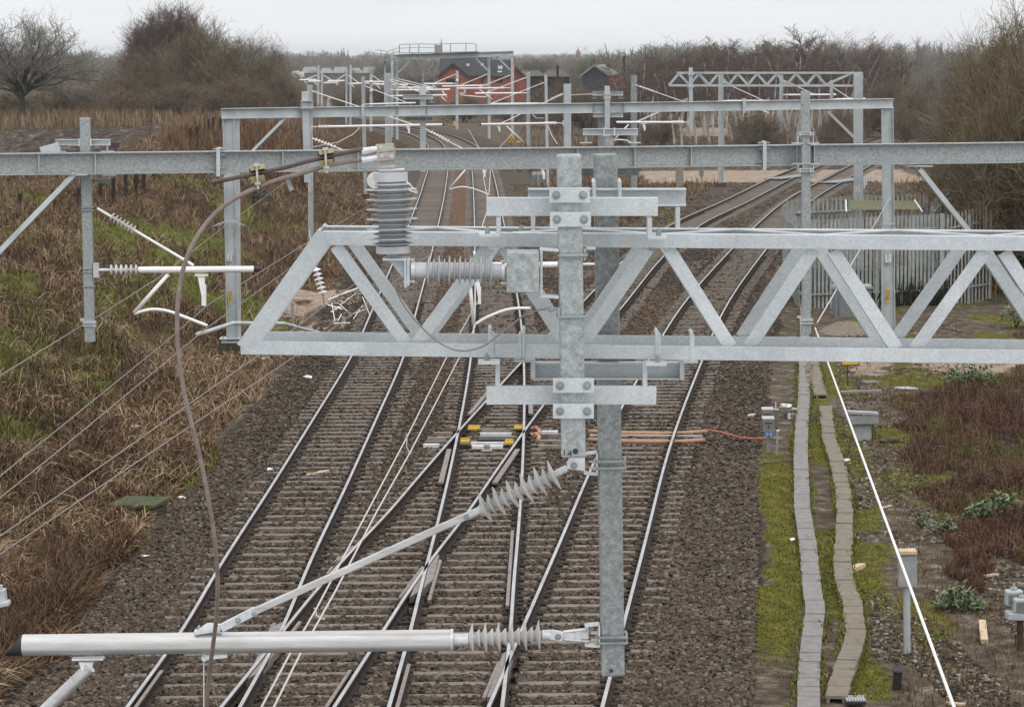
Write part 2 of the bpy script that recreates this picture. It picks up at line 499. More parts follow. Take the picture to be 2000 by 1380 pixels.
# pale crossing surface, sandy tracks, ploughed field
a_tan = ((YY > 189) & (YY < 206) & (XX > 9.5) & (XX < 29)) * 1.0
a_tan = np.maximum(a_tan, ((YY > 292) & (YY < 325) & (XX > 12) & (XX < 25)) * sst(.3, .5, vn(XX * .2, YY * .03, 18)))
a_tan = np.maximum(a_tan, ((YY > 76) & (YY < 83) & (uR > 2.6) & (uR < 7.5)) * .8 * sst(.25, .45, vn(XX * .9, YY * .6, 19)))
a_tan = np.maximum(a_tan, ((YY > 86) & (YY < 104) & (XX < T1(YY) - 1.5) & (XX > T1(YY) - 4.4)) * sst(.2, .45, vn(XX * .8, YY * .35, 20)))
a_field = ((uL > 9.5) & (XX / YY < -.124 - .015 * (224 - YY) / 60 - .006 * vn(YY * .15, XX * 0, 33)) & (YY > 158) & (YY < 224 + 10 * vn(XX * .1, YY * .02, 30))) * 1.0

g = bpy.data.materials.new("ground_surface")
g.use_nodes = True
n, l = g.node_tree.nodes, g.node_tree.links.new
pb = n["Principled BSDF"]
pb.inputs["Roughness"].default_value = .95
pb.inputs["Specular IOR Level"].default_value = .04
tcn = n.new("ShaderNodeTexCoord")
def noise(scale, det=5, st=None):
    q = n.new("ShaderNodeTexNoise")
    q.inputs["Scale"].default_value, q.inputs["Detail"].default_value, q.inputs["Roughness"].default_value = scale, det, .7
    if st:
        k = n.new("ShaderNodeMapping"); k.inputs["Scale"].default_value = st
        l(tcn.outputs["Object"], k.inputs[0]); l(k.outputs[0], q.inputs["Vector"])
    else:
        l(tcn.outputs["Object"], q.inputs["Vector"])
    return q.outputs["Fac"]
def ramp(src, *st):
    q = n.new("ShaderNodeValToRGB")
    el = q.color_ramp.elements
    while len(el) < len(st): el.new(.5)
    for i, (p_, c_) in enumerate(st):
        el[i].position, el[i].color = p_, (*c_, 1)
    l(src, q.inputs[0])
    return q.outputs[0]
def mask(attr, brk=.5):
    """attribute edge broken up by fine noise"""
    q = n.new("ShaderNodeAttribute"); q.attribute_name = attr
    k = n.new("ShaderNodeMath"); k.operation = 'SUBTRACT'
    l(noise(3.1, 8), k.inputs[0]); k.inputs[1].default_value = .5
    a = n.new("ShaderNodeMath"); a.operation = 'MULTIPLY_ADD'
    l(k.outputs[0], a.inputs[0]); a.inputs[1].default_value = brk * 4; l(q.outputs["Fac"], a.inputs[2])
    r = n.new("ShaderNodeMapRange"); r.interpolation_type = 'SMOOTHSTEP'
    r.inputs["From Min"].default_value, r.inputs["From Max"].default_value = .5 - brk * .45, .5 + brk * .45
    l(a.outputs[0], r.inputs["Value"])
    return r.outputs[0]
def mix(a, b, f):
    q = n.new("ShaderNodeMix"); q.data_type = 'RGBA'
    l(a, q.inputs["A"]); l(b, q.inputs["B"]); l(f, q.inputs["Factor"])
    return q.outputs["Result"]
vo = n.new("ShaderNodeTexVoronoi"); vo.inputs["Scale"].default_value = 17
l(tcn.outputs["Object"], vo.inputs["Vector"])
sc = n.new("ShaderNodeSeparateColor"); l(vo.outputs["Color"], sc.inputs[0])
c_bal = ramp(sc.outputs[0], (0, (.072, .057, .044)), (.5, (.088, .070, .054)), (1, (.11, .088, .069)))
c_bed = ramp(sc.outputs[0], (0, (.014, .011, .009)), (.4, (.036, .028, .022)), (.8, (.07, .055, .043)), (1, (.13, .105, .085)))  # near bed: shade in the gaps between loose stones put into the colour
c_rust = ramp(sc.outputs[1], (0, (.06, .036, .024)), (.5, (.12, .07, .046)), (1, (.24, .16, .11)))
c_soil = ramp(noise(2.6, 8), (.3, (.038, .029, .02)), (.47, (.09, .07, .05)), (.58, (.145, .118, .09)), (.68, (.30, .26, .21)))
c_grass = ramp(noise(1.3, 9, (1, .55, 1)), (.3, (.022, .014, .009)), (.45, (.055, .034, .021)), (.6, (.11, .07, .042)), (.75, (.19, .13, .075)))
c_green = ramp(noise(2.2, 8), (.3, (.055, .058, .014)), (.5, (.11, .118, .026)), (.7, (.18, .18, .05)))
c_moss = ramp(noise(3.2, 8), (.3, (.045, .043, .011)), (.5, (.11, .106, .02)), (.72, (.21, .195, .045)))
c_tan = ramp(noise(1.8, 7), (.3, (.16, .12, .09)), (.5, (.33, .25, .19)), (.7, (.45, .36, .285)))
c_field = ramp(noise(1.5, 10, (1, .22, 1)), (.34, (.02, .014, .012)), (.48, (.06, .045, .038)), (.57, (.10, .078, .064)), (.68, (.27, .22, .165)))
c = mix(c_soil, c_grass, mask('grass'))
c = mix(c, c_field, mask('field', .3))
c = mix(c, mix(mix(c_bed, c_bal, mask('farb', .2)), c_rust, mask('rust', .4)), mask('bal', .35))
c = mix(c, c_green, mask('green', .7))
c = mix(c, c_moss, mask('moss', .7))
c = mix(c, c_tan, mask('tan', .6))
l(c, pb.inputs["Base Color"])
bmp = n.new("ShaderNodeBump"); bmp.inputs["Strength"].default_value = .9; bmp.inputs["Distance"].default_value = .05
mx_ = n.new("ShaderNodeMath"); mx_.operation = 'SUBTRACT'
l(noise(7, 6), mx_.inputs[0]); l(vo.outputs["Distance"], mx_.inputs[1])
l(mx_.outputs[0], bmp.inputs["Height"]); l(bmp.outputs[0], pb.inputs["Normal"])

nr, nc = XX.shape
idx = np.arange(nr * nc).reshape(nr, nc)
quads = np.stack([idx[:-1, :-1], idx[:-1, 1:], idx[1:, 1:], idx[1:, :-1]], -1).reshape(-1, 4)
ground = npmesh("ground", np.stack([XX, YY, ZZ], -1).reshape(-1, 3), quads, g,
                attr={'bal': a_bal.ravel(), 'moss': a_moss.ravel(), 'grass': a_grass.ravel(), 'green': a_green.ravel(), 'rust': np.clip(a_rust, 0, 1).ravel(), 'tan': a_tan.ravel(), 'farb': sst(112, 136, YY).ravel(), 'field': a_field.ravel()})
ground.data.polygons.foreach_set('use_smooth', np.ones(len(quads), dtype=bool))
tag(ground, kind='structure')

# ---------------------------------------------------------------- tracks
RAILP = [(-.07, -.16), (.07, -.16), (.07, -.148), (.012, -.125), (.012, -.05), (.036, -.04), (.036, -.01), (.026, 0), (-.026, 0), (-.036, -.01), (-.036, -.04), (-.012, -.05), (-.012, -.125), (-.07, -.148)]
def sweep_rail(name, pts, parent, top=None, side=None, dz=0):
    pts = [Vector(p) for p in pts]
    v, f, mi = [], [], []
    k = len(RAILP)
    for i, p in enumerate(pts):
        a = (pts[min(i + 1, len(pts) - 1)] - pts[max(i - 1, 0)]).normalized()
        s_ = a.cross(Vector((0, 0, 1))).normalized()
        v += [tuple(p + s_ * x + Vector((0, 0, z + dz)) - WL[parent]) for x, z in RAILP]
    for i in range(len(pts) - 1):
        for j in range(k):
            q = (j + 1) % k
            f.append((i * k + j, i * k + q, (i + 1) * k + q, (i + 1) * k + j))
            mi.append(0 if j == 7 else 1)
    for e_ in (tuple(range(k - 1, -1, -1)), tuple(range((len(pts) - 1) * k, len(pts) * k))):
        f.append(e_); mi.append(1)
    me = bpy.data.meshes.new(name)
    me.from_pydata(v, [], f)
    me.materials.append(top or M['railtop']); me.materials.append(side or M['railside'])
    me.polygons.foreach_set('material_index', mi)
    return link(name, me, None, parent)

def heading(T, y):
    dx = float(T(y + .5) - T(y - .5))
    return Vector((dx, 1, 0)).normalized()

def railpts(T, s, y0, y1):
    n_ = max(2, int((y1 - y0) / 1.2))
    out_ = []
    for y in np.linspace(y0, y1, n_):
        h = heading(T, y)
        out_.append(Vector((float(T(y)), y, 0)) + Vector((h.y, -h.x, 0)) * s)
    return out_

tracks = []
for T, lab in ((T1, "left-hand railway track with clean straight rails and a green bank beside it"),
               (T2, "railway track that runs straight ahead through the yellow switch gear"),
               (T3, "right-hand railway track that curves away past the steel palisade compound"),
               (T4, "diagonal crossover track that cuts across from bottom left to upper right")):
    t = thing("railway_track", lab, "railway track", (float(T(60)), 60, 0), "railway tracks crossing the junction")
    tracks.append(t)
    for s in (-.7525, .7525):
        sweep_rail("rail", railpts(T, s, 30, T.hi - 2), t)

SLP = {}
def sleeper_mesh(x0, x1, clips):
    mb = MB()
    mb.prof((x0, 0, -.265), (x1, 0, -.265), [(-.13, -.1), (.13, -.1), (.10, .1), (-.10, .1)])
    n0 = len(mb.f)
    for c_ in clips:
        for s in (-1, 1):
            mb.box((c_ + s * .11, 0, -.145), .1, .17, .045)
    me = bpy.data.meshes.new("sleeper")
    me.from_pydata(mb.v, [], mb.f)
    me.materials.append(M['sleeper']); me.materials.append(M['railside'])
    me.polygons.foreach_set('material_index', [0] * n0 + [1] * (len(mb.f) - n0))
    return me
std = sleeper_mesh(-1.25, 1.25, (-.7525, .7525))
cnt = [0, 0, 0, 0]
rng = random.Random(4)
far_sl = [[], [], [], []]
def put_sleeper(k, me, x, y, ang, jit=.012):
    t = tracks[k]
    if cnt[k] < 96 and y < 200:
        o = bpy.data.objects.new("sleeper", me)
        COL.objects.link(o)
        o.parent = t
        o.location = Vector((x, y, rng.uniform(-.012, .004))) - WL[t]
        o.rotation_euler.z = ang + rng.uniform(-jit, jit)
        cnt[k] += 1
    else:
        far_sl[k].append((me, x, y, ang))
y = 32.6
TT = (T1, T2, T3, T4)
while y < 104:
    iv = sorted((float(T(y)), k) for k, T in enumerate(TT))
    grp = [[iv[0]]]
    for q in iv[1:]:
        if q[0] - grp[-1][-1][0] < 2.62: grp[-1].append(q)
        else: grp.append([q])
    for gset in grp:
        if len(gset) == 1:
            x, k = gset[0]
            put_sleeper(k, std, x + rng.uniform(-.03, .03), y + (.2 if k == 0 else 0), -math.atan2(float(TT[k](y + 1) - TT[k](y - 1)), 2) * .6)
        else:
            k = min(q[1] for q in gset)
            k = 2 if any(q[1] == 2 for q in gset) and len(gset) == 2 and y > 60 else k
            x = (gset[0][0] + gset[-1][0]) / 2
            me = sleeper_mesh(gset[0][0] - 1.25 - x, gset[-1][0] + 1.25 - x, sorted(q[0] - x + s for q in gset for s in (-.7525, .7525)))
            put_sleeper(k, me, x, y, 0, .004)
    y += .68
for k, T in enumerate(TT):
    y = 104.3
    while y < T.hi - 3:
        h = heading(T, y)
        put_sleeper(k, std, float(T(y)), y, -math.atan2(h.x, h.y))
        y += .68 * h.y
    v, f = [], []
    for me, x, y, an in far_sl[k]:
        b0 = len(v)
        ca, sa = math.cos(an), math.sin(an)
        for q in me.vertices:
            v.append((x + q.co.x * ca - q.co.y * sa - WL[tracks[k]].x, y + q.co.x * sa + q.co.y * ca - WL[tracks[k]].y, q.co.z))
        f += [tuple(b0 + i for i in p.vertices) for p in me.polygons]
    if v:
        me = bpy.data.meshes.new("sleepers")
        me.from_pydata(v, [], f)
        tag(link("sleepers", me, M['sleeper'], tracks[k]), kind='stuff')

# check rails, wing rails and crossing noses
def strip(k, a, b, wd=.07, m='railold', z=-.03, h=.05, name="check_rail"):
    p, q = P(*a, z=z), P(*b, z=z)
    MB().beam(p - V(0, 0, h / 2), q - V(0, 0, h / 2), wd, h).build(name, M[m], tracks[k], bevel=.006)
def crail(k, T, s, y0, y1):
    sweep_rail("check_rail", railpts(T, s, y0, y1), tracks[k], M['railold'], dz=-.004)
crail(0, T1, -.7525 + .11, 30.2, 38.3)
crail(2, T3, .7525 - .11, 30.2, 36.0)
crail(3, T4, -.7525 + .12, 30.2, 35.4)
crail(3, T4, .7525 - .11, 32, 38.3)
crail(1, T2, -.7525 + .11, 30.2, 38.6)
strip(1, (877, 876), (861, 941), .11)
strip(3, (1011, 876), (966, 941), .11)
strip(3, (955, 762), (917, 807), .11)
strip(1, (1036, 785), (1037, 807), .11)
strip(1, (1001, 1035), (991, 1182), .06)
# cast crossings where rails meet
for k, pts in ((3, [(533, 1222), (559, 1210), (547, 1262), (505, 1313), (480, 1325)]), (3, [(838, 1085), (858, 1082), (846, 1130), (824, 1150), (800, 1165)]), (2, [(982, 1275), (1006, 1262), (992, 1318), (962, 1360), (951, 1360)])):
    q = [P(x, y, z=-.012) for x, y in pts]
    mb = MB()
    mb.poly(q)
    lo = [p - V(0, 0, .13) for p in q]
    for i in range(len(q)):
        j = (i + 1) % len(q)
        mb.poly([q[i], lo[i], lo[j], q[j]])
    mb.build("crossing_nose", M['railold'], tracks[k])
for k, a, b in ((3, (690, 1065), (648, 1105)), (3, (663, 1085), (640, 1118)), (3, (826, 1105), (781, 1165)), (3, (860, 1092), (838, 1170)), (2, (975, 1290), (945, 1360)), (3, (536, 1215), (522, 1240)), (3, (586, 1212), (560, 1245))):
    strip(k, a, b, .055, 'railold', name="wing_rail")

# loose stones of the ballast (countless)
rs = np.random.RandomState(7)
def stones(name, N, y0, y1, size, xl, xr, zoff, m, keep=None, zr=.012):
    u = rs.rand(N)
    y = 1 / (1 / y0 + u * (1 / y1 - 1 / y0))
    a, b = xl(y), xr(y)
    x = a + rs.rand(N) * (b - a)
    if keep is not None:
        q = keep(x, y); x, y = x[q], y[q]
    N = len(x)
    z = gz(x, y) + zoff + rs.rand(N) * zr
    for T in TT:
        for s in (-.7525, .7525):
            ok = abs(x - T(y) - s) > .11
            x, y, z = x[ok], y[ok], z[ok]
    N = len(x)
    base = np.array([(-1, -1, -1), (1, -1, -1), (1, 1, -1), (-1, 1, -1), (-1, -1, 1), (1, -1, 1), (1, 1, 1), (-1, 1, 1)], float)
    v = base[None] * (1 + (rs.rand(N, 8, 1) - .5) * .9) * (np.array([1, .75, .6]) * (.6 + rs.rand(N, 1, 3) * .8))
    v = v * (size * (.55 + rs.rand(N, 1, 1) * .75)) * .55
    al, be = rs.rand(N) * 6.283, (rs.rand(N) - .5) * 1.6
    ca, sa, cb, sb = np.cos(al), np.sin(al), np.cos(be), np.sin(be)
    vx, vy, vz = v[..., 0], v[..., 1], v[..., 2]
    vy, vz = vy * cb[:, None] - vz * sb[:, None], vy * sb[:, None] + vz * cb[:, None]
    vx, vy = vx * ca[:, None] - vy * sa[:, None], vx * sa[:, None] + vy * ca[:, None]
    v = np.stack([vx + x[:, None], vy + y[:, None], vz + z[:, None]], -1).reshape(-1, 3)
    fq = np.array([(0, 3, 2, 1), (4, 5, 6, 7), (0, 1, 5, 4), (1, 2, 6, 5), (2, 3, 7, 6), (3, 0, 4, 7)])
    f = (np.arange(N)[:, None, None] * 8 + fq[None]).reshape(-1, 4)
    return tag(npmesh(name, v, f, m), kind='stuff')
M['stone'] = mat('ballast_stone', (.085, .068, .053), .9, 0, var=(.145, .102, .072), scale=.7, isl=[(0.033, 0.025, 0.020), (0.070, 0.055, 0.042), (0.102, 0.082, 0.063), (0.127, 0.102, 0.080), (0.082, 0.060, 0.043), (0.205, 0.174, 0.141), (0.057, 0.046, 0.036)])
def off_sleepers(x, y):
    """most stones stay off the sleeper tops; the sleeper ends are half buried"""
    ds = np.stack([abs(x - T(y)) for T in TT])
    dm_ = ds.min(0)
    solo1 = (ds[0] < 1.35) & (abs(T1(y) - T4(y)) > 2.62)
    ph = (y - 32.6 - np.where(solo1, .2, 0) + .34) % .68 - .34
    on = abs(ph) < .105
    pk = np.where(dm_ < .98, .93, np.where(dm_ < 1.3, .35, 0.0))
    return ((y < 100) | (dm_ < 3.2)) & ~((y < 104) & on & (rs.rand(len(x)) < pk))
stones("ballast_stones", 150000, 33, 135, .052, lambda y: T1(y) - 2.5, lambda y: T3(y) + 2.75, .008, M['stone'], off_sleepers, .03)
stones("verge_rubble", 30000, 98, 270, .13, lambda y: T2(y) + 1.6, lambda y: T3(y) + 7, .0, M['stone'], lambda x, y: (np.minimum.reduce([abs(x - T(y)) for T in TT]) > 1.45) & (vn(x * .5, y * .15, 41) > .3) & ~((y > 188) & (y < 207)))
M['chip'] = mat('pale_chippings', (.2, .17, .13), .9, 0, isl=[(.05, .042, .032), (.10, .082, .065), (.16, .135, .11), (.07, .056, .042), (.30, .265, .22), (.06, .05, .038)])
stones("soil_chippings", 16000, 34, 90, .04, lambda y: T3(y) + 4.5, lambda y: T3(y) + 8.5, .004, M['chip'], lambda x, y: vn(x * 1.1, y * .5, 40) > .42)
# ================================================================ overhead line equipment
Xp = Vector((1, 0, 0)); Yp = Vector((0, 1, 0)); Zp = Vector((0, 0, 1))
def sheds(n, pitch, r0, rb, rs_, d0=0.0, lean=.35):
    """conical shed profile, big and small alternating"""
    pr = []
    for i in range(n):
        r = rb if i % 2 == 0 else rs_
        d = d0 + i * pitch
        pr += [(d, r0), (d + pitch * lean, r0 * 1.08), (d + pitch * .72, r), (d + pitch * .82, r), (d + pitch * .84, r0)]
    return pr

def plate(mb, a, b, th, wd, up=(0, 0, 1)):
    return mb.beam(a, b, th, wd, up)

# ---------------------------------------------------------------- nearest lattice boom
Yt = lambda px: 12.5 - 0.00039 * (px - 472)
def F(px, py, dy=0.0):
    return P(px, py, Y=Yt(px) + dy)
DB = 0.45
boom = thing("lattice_boom", "nearest galvanised lattice boom of angle bars, cut off by the right edge", "lattice boom", F(472, 690))
A, TH = .062, .007
def lchord(name, a, b, fy, back):
    p, q = F(*a), F(*b)
    if back: p, q = p + V(0, DB, 0), q + V(0, DB, 0)
    mb = MB()
    mb.ell(p, q, A, A, TH, fx=(1 if back else -1), fy=fy)
    return mb.build(name, M['galv'], boom, bevel=.002)
# side vector of an x-running bar points to the camera: leg a of front chords runs back (fx=-1), of back chords forward (fx=+1)
lchord("top_chord", (628, 452), (2760, 467.5), -1, False)
lchord("top_chord", (628, 452), (2760, 467.5), -1, True)
lchord("bottom_chord", (470, 692), (2760, 720.1), 1, False)
lchord("bottom_chord", (470, 692), (2760, 720.1), 1, True)
def diag(a, b, back, wd=.058, ff=1, name="lattice_bar"):
    p, q = F(*a), F(*b)
    o = V(0, DB - .012, 0) if back else V(0, .012, 0)
    p, q = p + o, q + o
    d = (q - p).normalized()
    mb = MB()
    n_ = Vector((0, -1, 0))
    mb.ell(p - d.cross(n_) * (-ff * wd / 2), q - d.cross(n_) * (-ff * wd / 2), wd * ff, wd * .95, .007, fx=-1 if True else 1, fy=-1, up=n_)
    return mb.build(name, M['galv'], boom, bevel=.002)
for bk in (False, True):
    # heavy sloping end post
    p, q = F(478, 682), F(636, 458)
    o = V(0, DB, 0) if bk else V(0, 0, 0)
    d = (q - p).normalized()
    MB().beam(p + o, q + o, .085, .008, (0, -1, 0)).ell(p + o + d.cross(V(0, -1, 0)) * -.04, q + o + d.cross(V(0, -1, 0)) * -.04, .01, .07, .008, fx=1, fy=(-1 if not bk else 1), up=(0, -1, 0)).build("end_post", M['galv'], boom, bevel=.002)
    for i, (a, b) in enumerate([((655, 480), (793, 672)), ((814, 672), (952, 484)), ((985, 484), (1108, 676)), ((1136, 676), (1266, 486)), ((1306, 486), (1428, 679)), ((1464, 679), (1590, 488)), ((1628, 490), (1752, 682)), ((1789, 682), (1925, 491)), ((1962, 492), (2090, 686)), ((2110, 686), (2250, 493)), ((2290, 494), (2415, 690)), ((2435, 690), (2575, 496)), ((2610, 496), (2740, 694))]):
        if bk:
            sx = 20 if a[0] < 830 else -12 if a[0] > 1500 else 0
            a, b = (a[0] + sx, a[1]), (b[0] + sx, b[1])
        diag(a, b, bk)
q_ = P(2775, 560, Y=Yt(2775) + DB / 2)
MB().ibeam(Vector((q_.x + .1, q_.y, -.25)), Vector((q_.x + .1, q_.y, 7.9)), .3, .3, .016, .012, (1, 0, 0)).build("mast", M['galv'], boom, bevel=.002)
# plan bracing between the two faces, top and bottom
for y0, pts in ((455, [(690, 0), (850, 1), (985, 0), (1140, 1), (1290, 0), (1450, 1), (1606, 0), (1770, 1), (1935, 0), (2100, 1)]), (688, [(540, 0), (640, 1), (800, 0), (960, 1), (1118, 0), (1280, 1), (1445, 0), (1600, 1), (1770, 0), (1930, 1), (2090, 0)])):
    for (x0, f0), (x1, f1) in zip(pts[:-1], pts[1:]):
        k = .0052 if y0 < 500 else .0131
        p = F(x0, y0 + (x0 - 628) * k) + V(0, DB * f0, 0)
        q = F(x1, y0 + (x1 - 628) * k) + V(0, DB * f1, 0)
        p.y += .03 if f0 == 0 else -.03
        q.y += .03 if f1 == 0 else -.03
        MB().beam(p, q, .045, .006).build("plan_brace", M['galv'], boom)

# ---------------------------------------------------------------- two drop tubes clamped to the boom
def sq_tube(name, a, b, Y, wd, label, cat="drop tube", m='galv_worn', bev=.008, group=None, thick=None):
    p, q = P(*a, Y=Y), P(*b, Y=Y)
    o = MB().beam(q, p, wd, thick or wd, (0, -1, 0)).build(name, M[m], loc=q, bevel=bev)
    return tag(o, label, cat, group), p, q
FT = 11.98
BT = 12.76
ftube = thing("drop_tube", "front square drop tube clamped to the boom, stamped and short", "drop tube", P(1116, 890, Y=FT), "drop tubes on the nearest boom")
MB().beam(P(1120, 891, Y=FT), P(1111, 301, Y=FT), .106, .106, (0, -1, 0)).build("square_tube", M['galv_worn'], ftube, bevel=.009)
pl = P(1124, 881, Y=FT - .054)
MB().lathe(pl, pl + V(0, -1, 0), [(0, .0125), (.002, .0125)], 16).build("drain_hole", M['dark'], ftube)
text_mesh("1", .04, "stamp", M['dark'], ftube, P(1102, 884, Y=FT - .0545), (1, 0, 0), (0, 0, 1), .0006)
text_mesh("4", .04, "stamp", M['dark'], ftube, P(1113, 886, Y=FT - .0545), (1, 0, 0), (0, 0, 1), .0006)
btube = thing("drop_tube", "long square drop tube behind the front one, reaching down over the rails", "drop tube", P(1195, 1315, Y=BT), "drop tubes on the nearest boom")
MB().beam(P(1197, 1316, Y=BT), P(1182, 300, Y=BT), .109, .109, (0, -1, 0)).build("square_tube", M['galv_old'], btube, bevel=.009)
pl = P(1194, 1309, Y=BT - .056)
MB().lathe(pl, pl + V(0, -1, 0), [(0, .009), (.002, .009)], 16).build("drain_hole", M['dark'], btube)

def saddle(name, label, px0, px1, py0, py1, Y, tubeX, clampys, hz_, front, cleats, m='galv'):
    """cross bar with cleats that ties a drop tube to the boom"""
    t = thing(name, label, "clamp bracket", P((px0 + px1) / 2, py1, Y=Y), "clamp brackets on the nearest boom")
    ym = (py0 + py1) / 2
    h = (P(px0, py0, Y=Y) - P(px0, py1, Y=Y)).length
    MB().chan(P(px0, ym, Y=Y), P(px1, ym, Y=Y), h, .055, .009, f=-1 if front else 1).build("cross_bar", M['galv'], t, bevel=.002)
    for cx0, cx1, cy0, cy1, cz in clampys:
        a, b = P(cx0, (cy0 + cy1) / 2, Y=Y + cz), P(cx1, (cy0 + cy1) / 2, Y=Y + cz)
        hh = (P(cx0, cy0, Y=Y + cz) - P(cx0, cy1, Y=Y + cz)).length
        MB().beam(a, b, .012, hh).build("clamp_plate", M['galv'], t, bevel=.002)
        for q in (.17, .83):
            c = a.lerp(b, q) + V(0, -.006, 0)
            MB().bolt(c, (0, -1, 0), .0125).build("bolt", M['galv_dull'], t, smooth=True)
    for c in cleats:
        mb = MB()
        (vx, vy0, vy1), (fx0, fx1, fy), Yc = c
        # vertical leg and foot of the cleat
        mb.beam(P(vx, vy0, Y=Yc), P(vx, vy1, Y=Yc), .02, .085, (0, 1, 0))
        mb.beam(P(fx0, fy, Y=Yc - .03), P(fx1, fy, Y=Yc - .03), .12, .013)
        mb.build("cleat", M['galv'], t, bevel=.0015)
        mb = MB()
        xm = (fx0 + fx1) / 2 + (-4 if fx0 < vx - 10 else 4)
        mb.bolt(P(xm, fy - 2, Y=Yc - .03), (0, 0, 1), .011, .022)
        mb.build("bolt", M['galv_dull'], t, smooth=True)
    return t
Yf, Yb = Yt(1110), Yt(1110) + DB
saddle("clamp_bracket", "upper cross bar in front of the boom holding the front drop tube", 950, 1285, 386, 422, FT + .075, 1111,
       [(1073, 1152, 366, 396, -.14), (1074, 1154, 414, 443, -.14)], 0, True,
       [((974, 423, 458), (936, 976, 459), FT + .12), ((1268, 424, 462), (1264, 1301, 463), FT + .12)])
saddle("clamp_bracket", "upper cross bar behind the boom tied to the rear drop tube", 1031, 1339, 367, 402, BT - .075, 1182,
       [], 0, False, [((1041, 404, 455), (1000, 1044, 456), BT - .12), ((1323, 404, 457), (1324, 1360, 458), BT - .12)])
saddle("clamp_bracket", "lower cross bar in front of the boom holding the front drop tube", 950, 1282, 755, 790, FT + .075, 1118,
       [(1080, 1160, 738, 767, -.14), (1080, 1160, 788, 817, -.14)], 0, True,
       [((972, 708, 755), (934, 976, 706), FT + .12), ((1259, 708, 756), (1260, 1301, 709), FT + .12)])
saddle("clamp_bracket", "shaded cross bar under the boom tied to the rear drop tube", 1041, 1335, 705, 739, BT - .075, 1186,
       [], 0, False, [((1041, 700, 738), (1004, 1044, 702), BT - .12), ((1331, 702, 740), (1332, 1362, 704), BT - .12)])
# U-bolt bands of the boom chords
for i, (x, y0, y1) in enumerate([(957, 642, 697), (1023, 644, 698), (1017, 655, 699), (1282, 648, 703), (1287, 656, 704), (1350, 650, 705), (1353, 658, 706), (962, 655, 698)]):
    p, q = F(x, y0, -.012), F(x, y1, -.012)
    MB().tube([q, p, p + V(0, .06, .006)], .0085).build("u_bolt", M['galv'], boom, smooth=True)
for x0 in (1093, 1153):
    pass
for cy, ln in ((497, .15), (616, .14)):
    MB().ubolt(P(1117, cy, Y=FT), .124, .13, .007).build("u_bolt", M['galv_dull'], ftube, smooth=True)
for cx, cy in ((1160, 370), (1210, 370)):
    p = P(cx, cy - 12, Y=BT - .14)
    MB().tube([p + V(0, .07, .012), p, p + V(.002, -.004, -.085)], .009).build("u_bolt", M['galv'], btube, smooth=True)
for cy in (897, 910, 1239, 1250):
    MB().ubolt(P(1193 if cy < 1000 else 1196, cy, Y=BT), .129, .132, .0075).build("u_bolt", M['galv_dull'], btube, smooth=True)

# ---------------------------------------------------------------- surge arrester: box, post insulator, bracket, upright stack, terminal
AY = FT - .02
arr = thing("surge_arrester", "grey two-arm surge arrester of a flat and an upright ribbed insulator", "surge arrester", P(1020, 570, Y=AY))
a, b = P(989, 529, Y=AY), P(1053, 529, Y=AY)
MB().beam(a, b, .16, .178).build("mounting_box", M['galv_worn'], arr, bevel=.006)
mb = MB()
for y in (486, 577):
    mb.beam(P(1054, y, Y=AY), P(1091, y + 2, Y=AY), .10, .011)
mb.beam(P(1057, 487, Y=AY), P(1057, 577, Y=AY), .011, .10, (0, 1, 0))
mb.build("stand_off_bracket", M['galv'], arr, bevel=.002)
mb = MB()
mb.beam(P(1144, 485, Y=AY + .08), P(1163, 485, Y=AY + .08), .05, .01)
mb.beam(P(1142, 486, Y=AY + .08), P(1142, 508, Y=AY + .08), .01, .05, (0, 1, 0))
mb.build("stand_off_bracket", M['galv'], arr, bevel=.002)
p0, p1 = P(806, 527, Y=AY), P(986, 530, Y=AY)
ln = (p1 - p0).length
px = ln / 180
mb = MB()
pr = [(0, .030), (px * 4, .033), (px * 22, .034), (px * 27, .034)]
k0 = px * 28
for i in range(13):
    d = k0 + i * px * 10.2
    r = .064 if i % 2 == 0 else .051
    pr += [(d, .036), (d + px * 1.6, r * .8), (d + px * 3.0, r), (d + px * 3.9, r), (d + px * 4.9, .038), (d + px * 6, .035)]
pr += [(px * 161, .034), (ln, .033)]
mb.lathe(p0, p1, pr, 28).build("post_insulator", M['sili_blue'], arr, smooth=True)
# flanges
for d0, d1 in ((-3, 4), (174, 180)):
    q = p0 + (p1 - p0) * (d0 / 180)
    MB().lathe(q, p1 + (p1 - p0), [(0, .039), ((d1 - d0) * px, .039)], 24).build("flange", M['cast'], arr, smooth=True)
for d, s in ((-9, -1), (182, 1)):
    for dz in (.045, -.05):
        q = p0 + (p1 - p0) * (d / 180) + V(0, -.012, dz)
        mb = MB()
        mb.tube([q - V(.022, 0, 0), q + V(.028, 0, 0)], .006)
        mb.lathe(q + V(.006 * s, 0, 0), q + V(1, 0, 0), [(0, .0125), (.009, .0125)], 6)
        mb.build("bolt", M['bright'], arr, smooth=True)
mb = MB()
mb.beam(P(748, 505, Y=AY), P(795, 505, Y=AY), .10, .011)
mb.beam(P(798, 503, Y=AY), P(798, 556, Y=AY), .012, .10, (0, 1, 0))
mb.beam(P(792, 507, Y=AY), P(793, 560, Y=AY), .010, .10, (0, 1, 0))
mb.prof(P(780, 528, Y=AY - .01), P(780, 528, Y=AY + .01), [(-.045, .045), (.03, -.05), (.03, .045)])
mb.build("elbow_bracket", M['galv'], arr, bevel=.002)
q0, q1 = P(768, 500, Y=AY), P(763, 336, Y=AY)
ln = (q1 - q0).length
px = ln / 164
pr = [(0, .028), (px * 6, .03), (px * 6.1, .073), (px * 20, .073), (px * 20.1, .06)]
